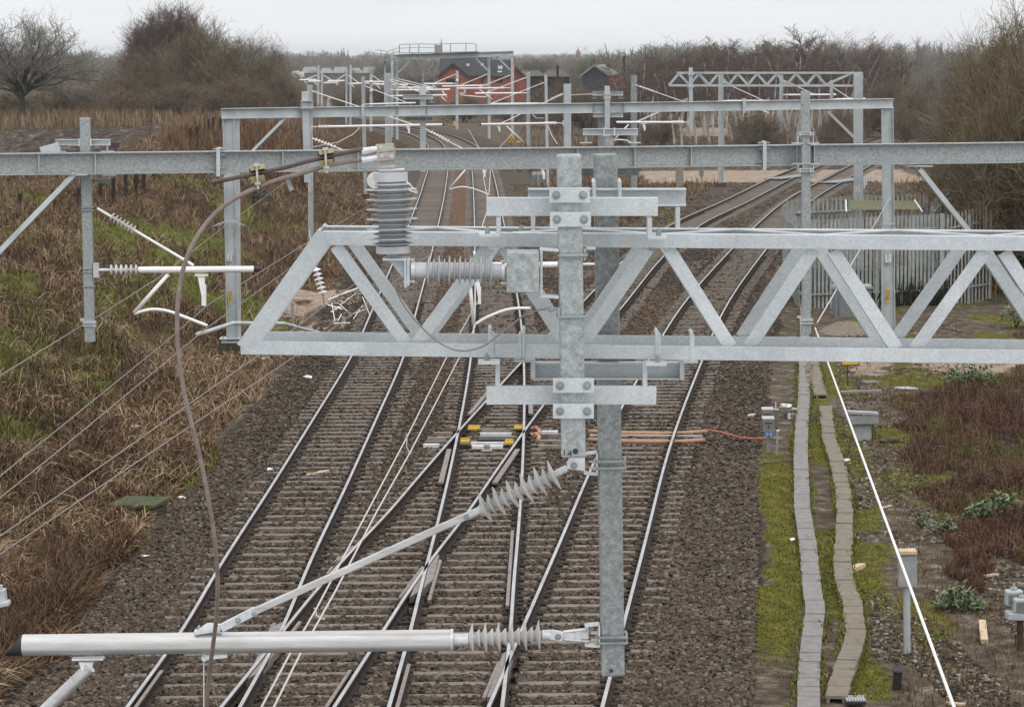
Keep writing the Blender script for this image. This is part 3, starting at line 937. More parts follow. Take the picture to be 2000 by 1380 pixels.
for i in range(13):
    d = px * (21 + i * 9.6)
    r = .112 if i % 2 == 1 else .088
    pr += [(d, .058), (d + px * .6, .062), (d + px * 3.4, r), (d + px * 4.2, r), (d + px * 6.4, .066), (d + px * 7.4, .058)]
pr += [(px * 146, .06), (px * 146.1, .074), (px * 163, .074), (px * 164, .055)]
mb = MB().lathe(q0, q1, pr, 36)
mb.build("upright_insulator", M['sili_blue'], arr, smooth=True)
tp = P(752, 333, Y=AY)
MB().beam(P(742, 333, Y=AY), P(790, 331, Y=AY), .075, .008).build("top_cap", M['alu'], arr, bevel=.002)
mb = MB()
c_ = [(741, 292), (748, 286), (768, 285), (773, 290), (771, 311), (762, 318), (760, 323), (743, 324), (740, 316), (739, 300)]
for dy in (0,):
    pts = [P(x, y, Y=AY - .01) for x, y in c_]
    pb_ = [p + V(0, .014, 0) for p in pts]
    mb.poly(pts[::-1]); mb.poly(pb_)
    for i in range(len(pts)):
        j = (i + 1) % len(pts)
        mb.poly([pts[i], pts[j], pb_[j], pb_[i]])
mb.beam(P(743, 326, Y=AY), P(772, 325, Y=AY), .05, .012)
mb.build("terminal_plate", M['lug'], arr, bevel=.002)
def lugc(parent, y, x0=707, x1=770):
    mb = MB()
    mb.tube([P(x0, y + 6, Y=AY - .025), P(x0 + 17, y + 3, Y=AY - .025), P(x0 + 30, y, Y=AY - .025)], [.0155, .0145, .011])
    mb.build("ferrule", M['cast'], parent, smooth=True)
    MB().beam(P(x0 + 27, y, Y=AY - .025), P(x1, y - 2, Y=AY - .025), .008, .036).build("lug", M['lug'], parent, bevel=.003)
    for x in (744, 763):
        MB().bolt(P(x + (2 if y > 300 else 0), y - 1, Y=AY - .03), (0, -1, 0), .0078).build("bolt", M['bright'], parent, smooth=True)
def spline(pts, n=8):
    out_ = []
    p = [Vector(q) for q in pts]
    p = [p[0] * 2 - p[1]] + p + [p[-1] * 2 - p[-2]]
    for i in range(1, len(p) - 2):
        for k in range(n):
            t = k / n
            a, b, c, d = p[i - 1], p[i], p[i + 1], p[i + 2]
            out_.append(.5 * ((2 * b) + (c - a) * t + (2 * a - 5 * b + 4 * c - d) * t * t + (3 * b - a - 3 * c + d) * t**3))
    out_.append(p[-2])
    return out_
cab = thing("jumper_cable", "long brown jumper cable looping down from the terminal past the left side", "cable", P(350, 600, Y=AY - .05))
cp = [(709, 312, 0), (660, 319, 0), (635, 325, 0), (590, 338, 0), (540, 352, -.01), (503, 366, -.02), (465, 384, -.04), (430, 408, -.06), (400, 440, -.08), (375, 480, -.10), (358, 525, -.11), (348, 580, -.12), (346, 640, -.12), (351, 710, -.12), (365, 790, -.12), (388, 880, -.1), (408, 980, -.06), (420, 1060, 0), (425, 1130, .08), (423, 1200, .2), (416, 1260, .35), (408, 1320, .5), (402, 1400, .65)]
MB().tube(spline([P(x, y, Y=AY - .025 + d) for x, y, d in cp]), .0098, 10).build("sheath", M['cable'], cab, smooth='all')
lugc(cab, 307)
cab2 = thing("cable_tail", "short dark cable tail ending in mid air at upper left", "cable", P(600, 320, Y=AY - .025))
cp = [(709, 292), (670, 299), (635, 307), (600, 315), (560, 326), (503, 338), (460, 347), (414, 357)]
MB().tube(spline([P(x, y, Y=AY - .03) for x, y in cp]), .0098, 10).build("sheath", M['cable2'], cab2, smooth='all')
lugc(cab2, 290)
for x, y, lab in ((637, 312, "brass cable clamp nearer the terminal plate"), (503, 343, "brass cable clamp farther left with a bare bolt end below")):
    t = thing("cable_clamp", lab, "cable clamp", P(x, y, Y=AY), "brass clamps pairing the two cables")
    mb = MB()
    mb.prof(P(x - 13, y - 11, Y=AY - .03), P(x + 15, y - 16, Y=AY - .03), [(-.028, -.004), (.028, -.004), (.018, .016), (-.018, .016)])
    mb.build("upper_jaw", M['bronze'], t, bevel=.003)
    MB().prof(P(x - 12, y + 11, Y=AY - .03), P(x + 14, y + 7, Y=AY - .03), [(-.026, .02), (-.014, -.012), (.014, -.012), (.026, .02)]).build("lower_jaw", M['bronze'], t, bevel=.003)
    MB().beam(P(x - 14, y + 2, Y=AY - .005), P(x + 15, y - 3, Y=AY - .005), .02, .07).build("liner", M['dark'], t, bevel=.004)
    mb = MB()
    mb.tube([P(x - 2, y - 22, Y=AY - .058), P(x + 1, y + 26, Y=AY - .058)], .005)
    mb.lathe(P(x - 2, y - 20, Y=AY - .058), P(x + 1, y + 26, Y=AY - .058), [(-.008, .013), (.004, .013)], 6)
    mb.lathe(P(x, y + 12, Y=AY - .058), P(x + 1, y + 26, Y=AY - .058), [(0, .014), (.012, .014), (.016, .009)], 6)
    mb.build("bolt", M['bright'], t, smooth=True)
tt = tag(MB().beam(P(558, 342, Y=AY), P(570, 372, Y=AY + .01), .003, .02).build("cable_tie", M['galv_dull'], loc=P(565, 360, Y=AY)), "grey strap hanging from the brown cable between the clamps", "strap")

# ---------------------------------------------------------------- nearest cantilever
CY = BT
can = thing("cantilever_arm", "large aluminium cantilever across the bottom with a black wedge end", "cantilever", P(1165, 1240, Y=CY), "overhead line cantilevers")
a, b = P(885, 1249, Y=CY), P(45, 1259, Y=CY)
MB().tube([a, b], .0505, 28).build("main_tube", M['alu'], can, smooth=True)
MB().tube([P(915, 1248, Y=CY), P(886, 1249, Y=CY)], .03, 20).lathe(P(880, 1249, Y=CY), P(890, 1249, Y=CY), [(0, .053), (.013, .053)], 28).build("tube_socket", M['cast'], can, smooth=True)
e0 = b
mb = MB()
n0 = []
for k in range(24):
    t = 2 * math.pi * k / 24
    z, y = .05 * math.cos(t), .05 * math.sin(t)
    n0.append((z, y))
ca = [b + V(0, y, z) for z, y in n0]
cb = [b + V(-.004 - .086 * (1 - (z + .05) / .1), y * .97, z) for z, y in n0]
for k in range(24):
    q = (k + 1) % 24
    mb.poly([ca[k], ca[q], cb[q], cb[k]])
mb.poly(ca[::-1]); mb.poly(cb)
mb.build("end_cap", M['black'], can, smooth=True)
i0, i1 = P(1057, 1240, Y=CY), P(913, 1247, Y=CY)
ln = (i1 - i0).length
prf = [(0, .02)]
for i in range(11):
    r = .073 if i % 2 == 0 else .044
    d = ln * (.01 + i * .09)
    prf += [(d, .022), (d + ln * .012, r), (d + ln * .018, r * .99), (d + ln * .066, .027), (d + ln * .085, .022)]
prf += [(ln, .022)]
MB().lathe(i0, i1, prf, 30).build("insulator", M['sili'], can, smooth=True)
mb = MB()
mb.tube([P(1058, 1240, Y=CY), P(1082, 1239, Y=CY)], .026, 16)
mb.beam(P(1075, 1238, Y=CY - .02), P(1100, 1243, Y=CY - .02), .012, .05)
mb.beam(P(1075, 1238, Y=CY + .02), P(1100, 1243, Y=CY + .02), .012, .05)
mb.build("insulator_eye", M['cast'], can, smooth=True, bevel=.004)
MB().bolt(P(1090, 1243, Y=CY - .026), (0, -1, 0), .010).build("pin", M['galv_dull'], can, smooth=True)
mb = MB()
mb.prof(P(1088, 1241, Y=CY), P(1150, 1239, Y=CY), [(-.012, -.018), (.012, -.018), (.012, .018), (-.012, .018)])
mb.beam(P(1100, 1233, Y=CY - .006), P(1150, 1227, Y=CY - .006), .03, .008)
mb.beam(P(1100, 1247, Y=CY - .006), P(1150, 1251, Y=CY - .006), .03, .008)
mb.beam(P(1130, 1228, Y=CY - .012), P(1130, 1251, Y=CY - .012), .03, .006, (0, 1, 0))
mb.build("hinge_arm", M['cast'], can, bevel=.003)
def hook(parent, x0, x1, ya, yb, Y):
    mb = MB()
    for y in (ya, yb):
        mb.prof(P(x0, y, Y=Y), P(x1, y - 4 if y == ya else y + 2, Y=Y), [(-.03, -.005), (.03, -.005), (.03, .005), (-.03, .005)])
    mb.beam(P(x1, ya - 3, Y=Y), P(x1, yb + 2, Y=Y), .009, .08, (0, 1, 0))
    mb.build("hinge_bracket", M['galv'], parent, bevel=.002)
    for y in (ya * .6 + yb * .4, ya * .25 + yb * .75):
        q = P(x1 - 3, y, Y=Y - .02)
        MB().lathe(q, q - V(1, 0, 0), [(0, .011), (.012, .011), (.013, .006), (.03, .006)], 6).build("bolt", M['bright'], parent, smooth=True)
hook(can, 1142, 1170, 1221, 1258, CY - .02)
# top stay with its own insulator
s0, s1 = P(1122, 908, Y=CY - .03), P(1085, 925, Y=CY - .03)
i0, i1 = P(1084, 926, Y=CY - .03), P(935, 997, Y=CY - .02)
ln = (i1 - i0).length
prf = [(0, .017)]
for i in range(11):
    r = .0745 if i % 2 == 0 else .052
    d = ln * (.005 + i * .09)
    prf += [(d, .019), (d + ln * .006, r), (d + ln * .012, r * .97), (d + ln * .055, .025), (d + ln * .085, .019)]
prf += [(ln, .019)]
MB().lathe(i0, i1, prf, 30).build("stay_insulator", M['sili'], can, smooth=True)
mb = MB()
mb.tube([P(1108, 914, Y=CY - .03), i0], .0175, 14)
mb.build("stay_rod", M['cast'], can, smooth=True)
mb = MB()
mb.prof(P(1128, 906, Y=CY - .045), P(1128, 906, Y=CY - .015), [(-.05, .012), (-.034, .032), (.035, .032), (.035, -.032), (-.05, -.022)])
mb.build("stay_lug", M['cast'], can, bevel=.003)
MB().bolt(P(1121, 909, Y=CY - .046), (0, -1, 0), .011).build("pin", M['galv_dull'], can, smooth=True)
hook(can, 1140, 1166, 886, 923, CY - .02)
mb = MB()
mb.tube([i1, P(915, 1007, Y=CY - .02)], .019, 14)
mb.build("stay_rod", M['cast'], can, smooth=True)
MB().beam(P(925, 1001, Y=CY - .02), P(495, 1194, Y=CY - .03), .035, .032, c=.004).build("stay_bar", M['alu'], can)
MB().beam(P(500, 1191, Y=CY - .034), P(432, 1226, Y=CY - .034), .022, .040, c=.003).build("stay_fork", M['cast'], can)
for x, y in ((497, 1198), (465, 1211), (911, 1010)):
    MB().bolt(P(x, y, Y=CY - .045), (0, -1, 0), .009).build("pin", M['galv_dull'], can, smooth=True)
mb = MB()
mb.beam(P(380, 1234, Y=CY - .02), P(432, 1226, Y=CY - .02), .05, .022)
mb.prof(P(405, 1224, Y=CY - .04), P(405, 1224, Y=CY), [(-.05, -.015), (.06, -.015), (.06, .015), (.0, .02)])
mb.build("stay_clamp", M['cast'], can, bevel=.004)
for x, y in ((389, 1228), (410, 1223)):
    MB().bolt(P(x, y, Y=CY - .02), (0, 0, 1), .009).build("bolt", M['galv_dull'], can, smooth=True)
# registration strut with its swivel clip
mb = MB()
mb.beam(P(141, 1286, Y=CY), P(203, 1285, Y=CY), .05, .012)
mb.prof(P(172, 1300, Y=CY - .014), P(172, 1300, Y=CY + .014), [(-.045, .022), (-.03, -.022), (-.008, -.04), (.012, -.036), (.028, .022)])
mb.build("strut_clip", M['cast'], can, bevel=.004)
MB().tube([P(176, 1302, Y=CY), P(60, 1412, Y=CY + .05)], .029, 20).build("registration_strut", M['alu'], can, smooth=True)
mb = MB()
mb.beam(P(394, 1284, Y=CY), P(444, 1279, Y=CY), .03, .018)
mb.bolt(P(399, 1287, Y=CY - .016), (0, -1, 0), .008)
mb.build("dropper_clip", M['cast'], can, bevel=.003)
MB().tube([P(398, 1288, Y=CY), P(398, 1400, Y=CY)], .0032, 6).build("dropper", M['wirepale'], can)
MB().tube([P(404, 1288, Y=CY), P(430, 1400, Y=CY)], .0022, 6).build("dropper", M['wire'], can)
# thin bonding wire from the arrester clip to the boom
mb = MB()
bw = [(1083, 601), (1055, 605), (1025, 615), (985, 645), (945, 675), (905, 685), (870, 676), (835, 650), (800, 612), (775, 570), (763, 530)]
mb.tube(spline([P(x, y, Y=FT - .04 + (.0 if x > 900 else .02)) for x, y in bw], 6), .004, 6)
tag(mb.build("bonding_wire", M['wire'], loc=P(900, 680, Y=FT), smooth=True), "thin grey bonding wire sagging across the boom beside the drop tube", "wire")
mb = MB()
mb.beam(P(1066, 602, Y=FT - .03), P(1093, 603, Y=FT - .03), .05, .012)
mb.beam(P(1091, 600, Y=FT - .045), P(1091, 622, Y=FT - .045), .01, .05, (0, 1, 0))
mb.build("wire_clip", M['galv_dull'], ftube, bevel=.002)
MB().bolt(P(1076, 603, Y=FT - .055), (0, -1, 0), .010).build("bolt", M['galv_dull'], ftube, smooth=True)
# ================================================================ the portals and masts farther off
def pxm(px, Y):
    return px * Y / F_PX
def ground_at(p):
    return float(gz(p.x, p.y))

def strut_to(mb, a, b, wd, n_=None):
    return mb.chan(a, b, wd, wd * .45, .009, f=1, up=(0, -1, 0))

# ---------------------------------------------------------------- middle portal beam (both masts stand outside the picture)
Ym = lambda x: 33.0 + (x + 80) / 2180 * 2.2
mid = thing("portal_beam", "long galvanised beam spanning the whole width above the tracks", "portal beam", P(1000, 310, Y=Ym(1000)))
yb = lambda x: 322 - (x + 80) / 2180 * 25.5
for x0, x1 in ((-90, 428), (428, 1492), (1492, 2110)):
    MB().ibeam(P(x0 + 1, yb(x0), Y=Ym(x0)), P(x1 - 1, yb(x1), Y=Ym(x1)), .19, .262, .014, .012).build("beam_length", M['galv_worn'], mid, bevel=.002)
for x in (77, 187, 553, 1128, 1240, 1556, 1590, 700, 1350):
    MB().beam(P(x, yb(x) - 19, Y=Ym(x) - .045), P(x, yb(x) + 19, Y=Ym(x) - .045), .009, .082, (0, 1, 0)).build("web_stiffener", M['galv'], mid)
for x in (428, 1492):
    mb = MB()
    mb.beam(P(x, yb(x) - 28, Y=Ym(x) - .01), P(x, yb(x) + 28, Y=Ym(x) - .01), .045, .24, (0, 1, 0))
    mb.build("splice_plate", M['galv'], mid, bevel=.003)
    for dx in (-7, 7):
        for dy in (-24, -13, 13, 24):
            q = P(x + dx * .4, yb(x) + dy, Y=Ym(x) - .08)
            MB().lathe(q, q + V(dx, 0, 0), [(0, .016), (.045, .016), (.046, .009), (.06, .009)], 6).build("bolt", M['galv_dull'], mid)
for a, b in (((150, 343), (-60, 560)), ((1798, 326), (2060, 655))):
    mb = MB()
    strut_to(mb, P(*a, Y=Ym(a[0])), P(*b, Y=Ym(b[0])), .135)
    mb.build("knee_brace", M['galv'], mid, bevel=.002)
    MB().beam(P(a[0] - 30, a[1] - 2, Y=Ym(a[0])), P(a[0] + 22, a[1] - 2, Y=Ym(a[0])), .19, .014).build("brace_plate", M['galv'], mid)

for x, s in ((-84, -1), (2090, 1)):
    q = P(x, 400, Y=Ym(x))
    MB().ibeam(Vector((q.x, q.y, ground_at(q) - .2)), P(x, yb(x) + 20, Y=Ym(x)), .25, .25, .016, .012, (1, 0, 0)).build("leg", M['galv_worn'], mid, bevel=.002)
def drop_set(label, blab, grp, x, top, bot, Y, wd, bars, x2=None):
    """square drop tube plus the cross bars (with cleats) that clamp it to a beam"""
    t = thing("drop_tube", label, "drop tube", P(x2 or x, bot, Y=Y), grp)
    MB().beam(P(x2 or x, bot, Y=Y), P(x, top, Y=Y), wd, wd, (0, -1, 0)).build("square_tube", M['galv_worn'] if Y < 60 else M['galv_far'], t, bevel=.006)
    for i, (x0, x1, y0, y1, dY, foot, dark) in enumerate(bars):
        b = thing("clamp_bracket", blab[i], "clamp bracket", P((x0 + x1) / 2, y1, Y=Y + dY), "clamp brackets on the farther beams")
        h = (P(x0, y0, Y=Y) - P(x0, y1, Y=Y)).length
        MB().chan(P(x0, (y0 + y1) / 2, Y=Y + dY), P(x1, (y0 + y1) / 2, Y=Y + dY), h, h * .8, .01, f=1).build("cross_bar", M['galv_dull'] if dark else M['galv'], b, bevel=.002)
        for xx in (x0 + (x1 - x0) * .06, x1 - (x1 - x0) * .06):
            a, c = P(xx, y1 if foot > y1 else y0, Y=Y + dY + .02), P(xx, foot, Y=Y + dY + .02)
            mb = MB()
            mb.beam(a, c, .012, .09, (0, 1, 0))
            mb.beam(c - V(.075, 0, 0), c + V(.075, 0, 0), .1, .012)
            mb.build("cleat", M['galv'], b, bevel=.002)
        for s in (-1, 1):
            q = P(x, (y0 + y1) / 2, Y=Y + dY - .06) + V(s * wd * .6, 0, 0)
            MB().beam(q - V(0, 0, h * .62), q + V(0, 0, h * .62), .02, .016, (0, 1, 0)).build("u_bolt", M['galv'], b)
    return t
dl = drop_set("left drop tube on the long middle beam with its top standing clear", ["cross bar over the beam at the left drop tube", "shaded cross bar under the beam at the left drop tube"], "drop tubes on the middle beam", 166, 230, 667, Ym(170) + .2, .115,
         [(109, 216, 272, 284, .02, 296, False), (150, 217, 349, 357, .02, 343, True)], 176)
MB().beam(P(80, 297, Y=Ym(110) + .05), P(116, 287, Y=Ym(110) + .05), .012, .12).build("clamp_shoe", M['galv'], dl)
dr = drop_set("tall right-hand drop tube in front of the palisade compound", ["cross bar over the beam at the right drop tube", "cross bar under the beam at the right drop tube"], "drop tubes on the middle beam", 1573, 178, 651, Ym(1572) - .24, .108,
         [(1556, 1590, 258, 264, -.06, 280, False), (1556, 1590, 329, 336, -.06, 320, False)], 1575)
dm_ = drop_set("middle drop tube of the long beam, half hidden by the nearest tubes", ["wide cross bar over the beam near its middle", "dark cross bar under the beam near its middle"], "drop tubes on the middle beam", 1190, 266, 640, Ym(1190) + .2, .108,
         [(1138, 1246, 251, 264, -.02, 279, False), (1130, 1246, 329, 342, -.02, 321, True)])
for t, x, y, Y in ((dl, 175, 632, Ym(170) + .2), (dr, 1575, 627, Ym(1572) - .24)):
    mb = MB()
    mb.beam(P(x - 13, y - 3, Y=Y - .07), P(x + 13, y - 3, Y=Y - .07), .02, .035)
    mb.beam(P(x - 13, y + 4, Y=Y - .07), P(x + 13, y + 4, Y=Y - .07), .014, .02)
    mb.beam(P(x - 18, y - 8, Y=Y), P(x - 6, y - 8, Y=Y), .05, .03)
    mb.build("wire_clamp", M['galv'], t)

# ---------------------------------------------------------------- far portal
Yf2 = lambda x: 80 + (x - 432) / 1313 * 5.5
far = thing("portal_frame", "full portal of a straight beam on two legs with knee braces", "portal frame", P(1000, 212, Y=Yf2(1000)))
ybf = lambda x: 222 - (x - 432) / 1313 * 20
for x0, x1 in ((432, 1453), (1453, 1745)):
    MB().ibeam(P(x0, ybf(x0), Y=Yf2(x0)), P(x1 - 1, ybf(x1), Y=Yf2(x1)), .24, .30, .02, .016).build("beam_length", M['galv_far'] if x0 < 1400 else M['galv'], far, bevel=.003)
for x in (708, 776, 834, 1160, 1218):
    MB().beam(P(x, ybf(x) - 9, Y=Yf2(x) - .07), P(x, ybf(x) + 9, Y=Yf2(x) - .07), .014, .1, (0, 1, 0)).build("web_stiffener", M['galv_dull'], far)
for x in (709, 1453):
    MB().beam(P(x, ybf(x) - 14, Y=Yf2(x)), P(x, ybf(x) + 14, Y=Yf2(x)), .09, .3, (0, 1, 0)).build("splice_plate", M['galv_far'], far)
for xt, xb, y0, y1, wpx, nm in ((447, 455, 232, 668, 23, 0), (1733, 1737, 213, 660, 22, 1)):
    Y = Yf2(xt)
    MB().ibeam(P(xb, y1, Y=Y), P(xt, y0, Y=Y), .25, pxm(wpx, Y), .022, .016, (1, 0, 0)).build("leg", M['galv_far'], far, bevel=.003)
    if nm == 0:
        MB().chan(P(466, y1, Y=Y + .05), P(463, y0, Y=Y + .05), .13, .1, .014, f=1, up=(1, 0, 0)).build("cable_channel", M['galv'], far)
    q = P(xb, y1, Y=Y)
    MB().beam(q, q + V(0, 0, .05), .62, .5, (0, 1, 0)).build("base_plate", M['galv'], far, bevel=.005)
    MB().box(q - V(0, 0, .16), .8, .7, .31).build("footing", M['chamber'], far)
    MB().box(q + V(0, 0, .12), .74, .55, .03).build("base_plate", M['galv'], far)
    for sx in (-.26, .26):
        MB().lathe(q + V(sx, -.2, .05), q + V(sx, -.2, 1), [(0, .03), (.1, .03), (.101, .018), (.16, .018)], 6).build("anchor_bolt", M['galv_dull'], far)
for a, b in (((560, 231), (462, 330)), ((1616, 214), (1726, 322))):
    mb = MB()
    strut_to(mb, P(*a, Y=Yf2(a[0])), P(*b, Y=Yf2(b[0])), .17)
    mb.build("knee_brace", M['galv_far'], far)
def number_plate(parent, x, y0, y1, Y, lines, wpx):
    p, q = P(x, y0, Y=Y), P(x, y1, Y=Y)
    wd = pxm(wpx, Y)
    n_ = len(lines)
    for i, s in enumerate(lines):
        a, b = p.lerp(q, i / n_), p.lerp(q, (i + 1) / n_ - .02)
        pt_ = MB().beam(b, a, wd, .006, (0, -1, 0)).build("number_plate", M['white'], parent)
        text_mesh(s, (a - b).length * .95, "lettering", M['black'], pt_, a.lerp(b, .5) + V(0, -.0045, 0), (1, 0, 0), (0, 0, 1), .001)
number_plate(far, 448, 491, 510, Yf2(450) - .14, ["W3", "33", "06"], 11)
number_plate(far, 1735, 494, 513, Yf2(1735) - .14, ["W3", "33", "06"], 12)
for x, y0, y1 in ((449, 567, 591), (1734, 564, 590)):
    Y = Yf2(x) - .14
    a, b = P(x, y0, Y=Y), P(x, y1, Y=Y)
    pt_ = MB().beam(b, a, pxm(6.5, Y), .006, (0, -1, 0)).build("warning_plate", M['signyel'], far)
    text_mesh("DNA", pxm(9, Y), "lettering", M['black'], pt_, a.lerp(b, .5) + V(0, -.0045, 0), (0, 0, -1), (1, 0, 0), .001)
# anti-climb spikes round both legs
for x, y, s in ((450, 430, 1), (1735, 441, -1)):
    Y = Yf2(x)
    for k in range(9):
        an = (k - 4) * .33
        q = P(x, y, Y=Y)
        d = V(math.sin(an) * .42, -.12 * math.cos(an), -.16 if s > 0 else -.3)
        MB().tube([q + V(math.sin(an) * .1, -.16, 0), q + V(math.sin(an) * .1, -.16, 0) + d], .007, 5).build("spike", M['galv_far'], far)
MB().beam(P(1724, 437, Y=Yf2(1730) - .17), P(1748, 437, Y=Yf2(1730) - .17), .03, .05).build("spike_band", M['galv_far'], far)
MB().tube([P(1723, y, Y=Yf2(1730) - .2) for y in (480, 640)], .02, 6).build("conduit", M['galv_far'], far)

fd = "drop tubes on the far portal"
d605 = drop_set("drop tube at the left end of the far portal beside a tall mast", ["band bracket at the left drop tube of the far portal"], fd, 596, 179, 356, Yf2(600) - .24, .19, [(589, 612, 197, 212, -.05, 214, False)], 601)
d828 = drop_set("drop tube left of the middle of the far portal, hanging low", ["cross bar over the far portal left of its middle", "dark cross bar under the far portal left of its middle"], fd, 826, 168, 335, Yf2(828) + .3, .17,
         [(787, 846, 185, 194, -.1, 200, False), (790, 844, 229, 235, -.1, 226, True)])
d1185 = drop_set("drop tube near the middle of the far portal, in front of the beam", ["cross bar over the far portal near its middle", "cross bar under the far portal near its middle"], fd, 1186, 168, 276, Yf2(1185) - .26, .155,
         [(1157, 1217, 179, 187, .1, 192, False), (1158, 1217, 221, 229, .1, 214, False)])
bt_ = thing("drop_tube", "darker drop tube behind the beam near the middle of the far portal", "drop tube", P(1175, 300, Y=Yf2(1175) + .3), fd)
MB().beam(P(1175, 300, Y=Yf2(1175) + .3), P(1174, 206, Y=Yf2(1175) + .3), .2, .2, (0, -1, 0)).build("square_tube", M['galv_worn'], bt_, bevel=.006)
for y in (183, 191):
    MB().beam(P(1179, y, Y=Yf2(1185) - .36), P(1193, y, Y=Yf2(1185) - .36), .012, .07).build("clamp_plate", M['galv'], d1185)

# ---------------------------------------------------------------- small lattice boom on a single mast at right
YL = 112.0
lb = thing("lattice_boom", "small distant lattice boom on one stout mast before the birch wood", "lattice boom", P(1676, 400, Y=YL))
l0, l1 = 1312, 1668
for y0, y1, nm, s0 in ((142.5, 142.5, "top_chord", 1322), (167, 167.5, "bottom_chord", 1306)):
    for k, dy in enumerate((0, .5)):
        MB().beam(P(s0, y0, Y=YL + dy), P(l1, y1, Y=YL + dy), .1, .085).build(nm, M['galv_far'], lb)
xs = [1306, 1325, 1346, 1364, 1384, 1402, 1422, 1440, 1460, 1478, 1497, 1516, 1535, 1554, 1574, 1593, 1612]
for k, dy in enumerate((0, .5)):
    for i in range(len(xs) - 1):
        ya, yc = (166, 144) if i % 2 == 0 else (144, 166)
        MB().beam(P(xs[i] + 2 * k, ya, Y=YL + dy), P(xs[i + 1] + 2 * k, yc, Y=YL + dy), .07, .05, (0, -1, 0)).build("lattice_bar", M['galv_far'], lb)
MB().beam(P(1612, 166, Y=YL), P(1664, 143, Y=YL), .09, .06, (0, -1, 0)).build("lattice_bar", M['galv_far'], lb)
q = P(1677, 470, Y=YL)
q.z = ground_at(q)
MB().beam(q, P(1676, 141, Y=YL), .36, .3, (0, -1, 0)).build("mast", M['galv_far'], lb, bevel=.01)
number_plate(lb, 1675, 363, 376, YL - .16, ["W3", "33", "09"], 8)
t = thing("drop_tube", "drop tube hanging from the small distant lattice boom", "drop tube", P(1350, 250, Y=YL - .2))
MB().beam(P(1350, 250, Y=YL - .2), P(1349, 132, Y=YL - .2), .15, .15, (0, -1, 0)).build("square_tube", M['galv_far'], t)
for y in (144, 168):
    MB().beam(P(1344, y, Y=YL - .3), P(1356, y, Y=YL - .3), .03, .14).build("clamp_plate", M['galv'], t)

# ---------------------------------------------------------------- single masts
mg = "overhead line masts in the distance"
def mast(x, top, Y, wpx, label, prof='i', balls=(), foot=None, m='galv_far', xb=None):
    q = P(xb or x, 300, Y=Y)
    q = Vector((q.x, Y, ground_at(q) - .1))
    t = thing("line_mast", label, "mast", q, mg)
    wd = pxm(wpx, Y)
    a = P(x, top, Y=Y)
    mb = MB()
    if prof == 'i':
        mb.ibeam(q, a, wd * .9, wd, wd * .1, wd * .08, (1, 0, 0))
    elif prof == 'w':
        mb.beam(q, a, wd, wd, (0, -1, 0), c=wd * .2)
    else:
        mb.beam(q, a, wd, wd * .8, (0, -1, 0))
    mb.build("shaft", M[m], t)
    if foot:
        MB().box(q + V(0, 0, .12), wd * foot, wd * foot, .5).build("footing", M['rusty'], t)
    for y in balls:
        MB().lathe(P(x, y - 3, Y=Y - wd * .7), P(x, y + 3, Y=Y - wd * .7), [(0, .06), (.05, .15), (.16, .19), (.27, .15), (.32, .06)], 12).build("insulator", M['alu_far'], t, smooth=True)
    return t
mast(605, 166, 126, 9.5, "dark-webbed mast standing right behind the left drop tube of the far portal", m='galv')
number_plate(bpy.data.objects["line_mast"], 605, 362, 374, 125.8, ["33", "07"], 6)
mast(622, 128, 372, 4.2, "left mast of the pair at the left end of the distant line", 'b')
mast(629, 140, 366, 4.4, "right mast of the pair at the left end of the distant line", 'b')
mast(677, 143, 344, 3.6, "thin mast third from the left in the distance", 'b')
mast(685, 127, 350, 4.2, "taller mast just right of the thin one", 'b')
mast(709, 150, 170, 6.5, "greenish mast on a base plate between the left tracks and the bank", 'i', foot=2.2, xb=713)
mast(725, 144, 322, 5.2, "mast with two round insulators near the left tracks", 'b', balls=(160, 178))
mast(759, 143, 243, 13, "broad mast left of the signal gantry legs", 'i')
mast(766, 110, 300, 5, "tall slim mast close beside the signal gantry", 'b')
mast(826, 141, 380, 3, "thin brownish mast behind the gantry", 'b', m='galv_dull')
mast(893, 138, 326, 5.4, "mast with a white insulator in front of the red brick house", 'b', balls=(158,))
mast(1032, 141, 262, 7, "mast right of the red brick house", 'i')
mast(1066, 146, 180, 5.6, "plain mast between the brick house and the dark barn", 'b', xb=1070)
mast(1108, 164, 128, 14.5, "broad flat-topped mast below the low farm roofs", 'w', m='galv')
mast(1238, 147, 147, 12, "broad grey mast before the left edge of the birch wood", 'w', foot=1.9, m='galv_dull')
mast(1408, 145, 182, 9.5, "mast on a brown footing beside the curving track", 'i', foot=2)
mast(1526, 146, 250, 7, "mast in front of the middle of the birch wood", 'i')
mast(1624, 157, 240, 6, "slim mast beyond the small lattice boom, nearest its stout mast", 'i')

# ---------------------------------------------------------------- signal gantry
G0 = 288.0
gn = thing("signal_gantry", "long signal gantry with a railed walkway in front of the brick house", "signal gantry", P(870, 106, Y=G0))
MB().ibeam(P(770, 112, Y=G0), P(1003, 104.5, Y=G0), .5, .55, .1, .06).build("beam", M['galv_far'], gn)
MB().ibeam(P(775, 111.5, Y=G0 + 1.6), P(965, 107.5, Y=G0 + 1.6), .4, .4, .08, .06).build("beam", M['galv_far'], gn)
for x, y in ((775, 112), (955, 110), (1000.5, 106)):
    q = P(x, 200, Y=G0 + (1.2 if x < 960 else 0))
    MB().beam(Vector((q.x, q.y, ground_at(q))), P(x, y, Y=q.y), .3, .3, (0, -1, 0)).build("leg", M['galv_far'], gn)
for a, b in (((806, 113), (778, 142)), ((790, 115), (770, 133)), ((926, 110), (952, 137)), ((966, 107), (997, 137))):
    MB().beam(P(*a, Y=G0), P(*b, Y=G0), .13, .13, (0, -1, 0)).build("knee_brace", M['galv_far'], gn)
MB().beam(P(778, 104, Y=G0 - .3), P(935, 101.2, Y=G0 - .3), .9, .08).build("walkway", M['galv_dull'], gn)
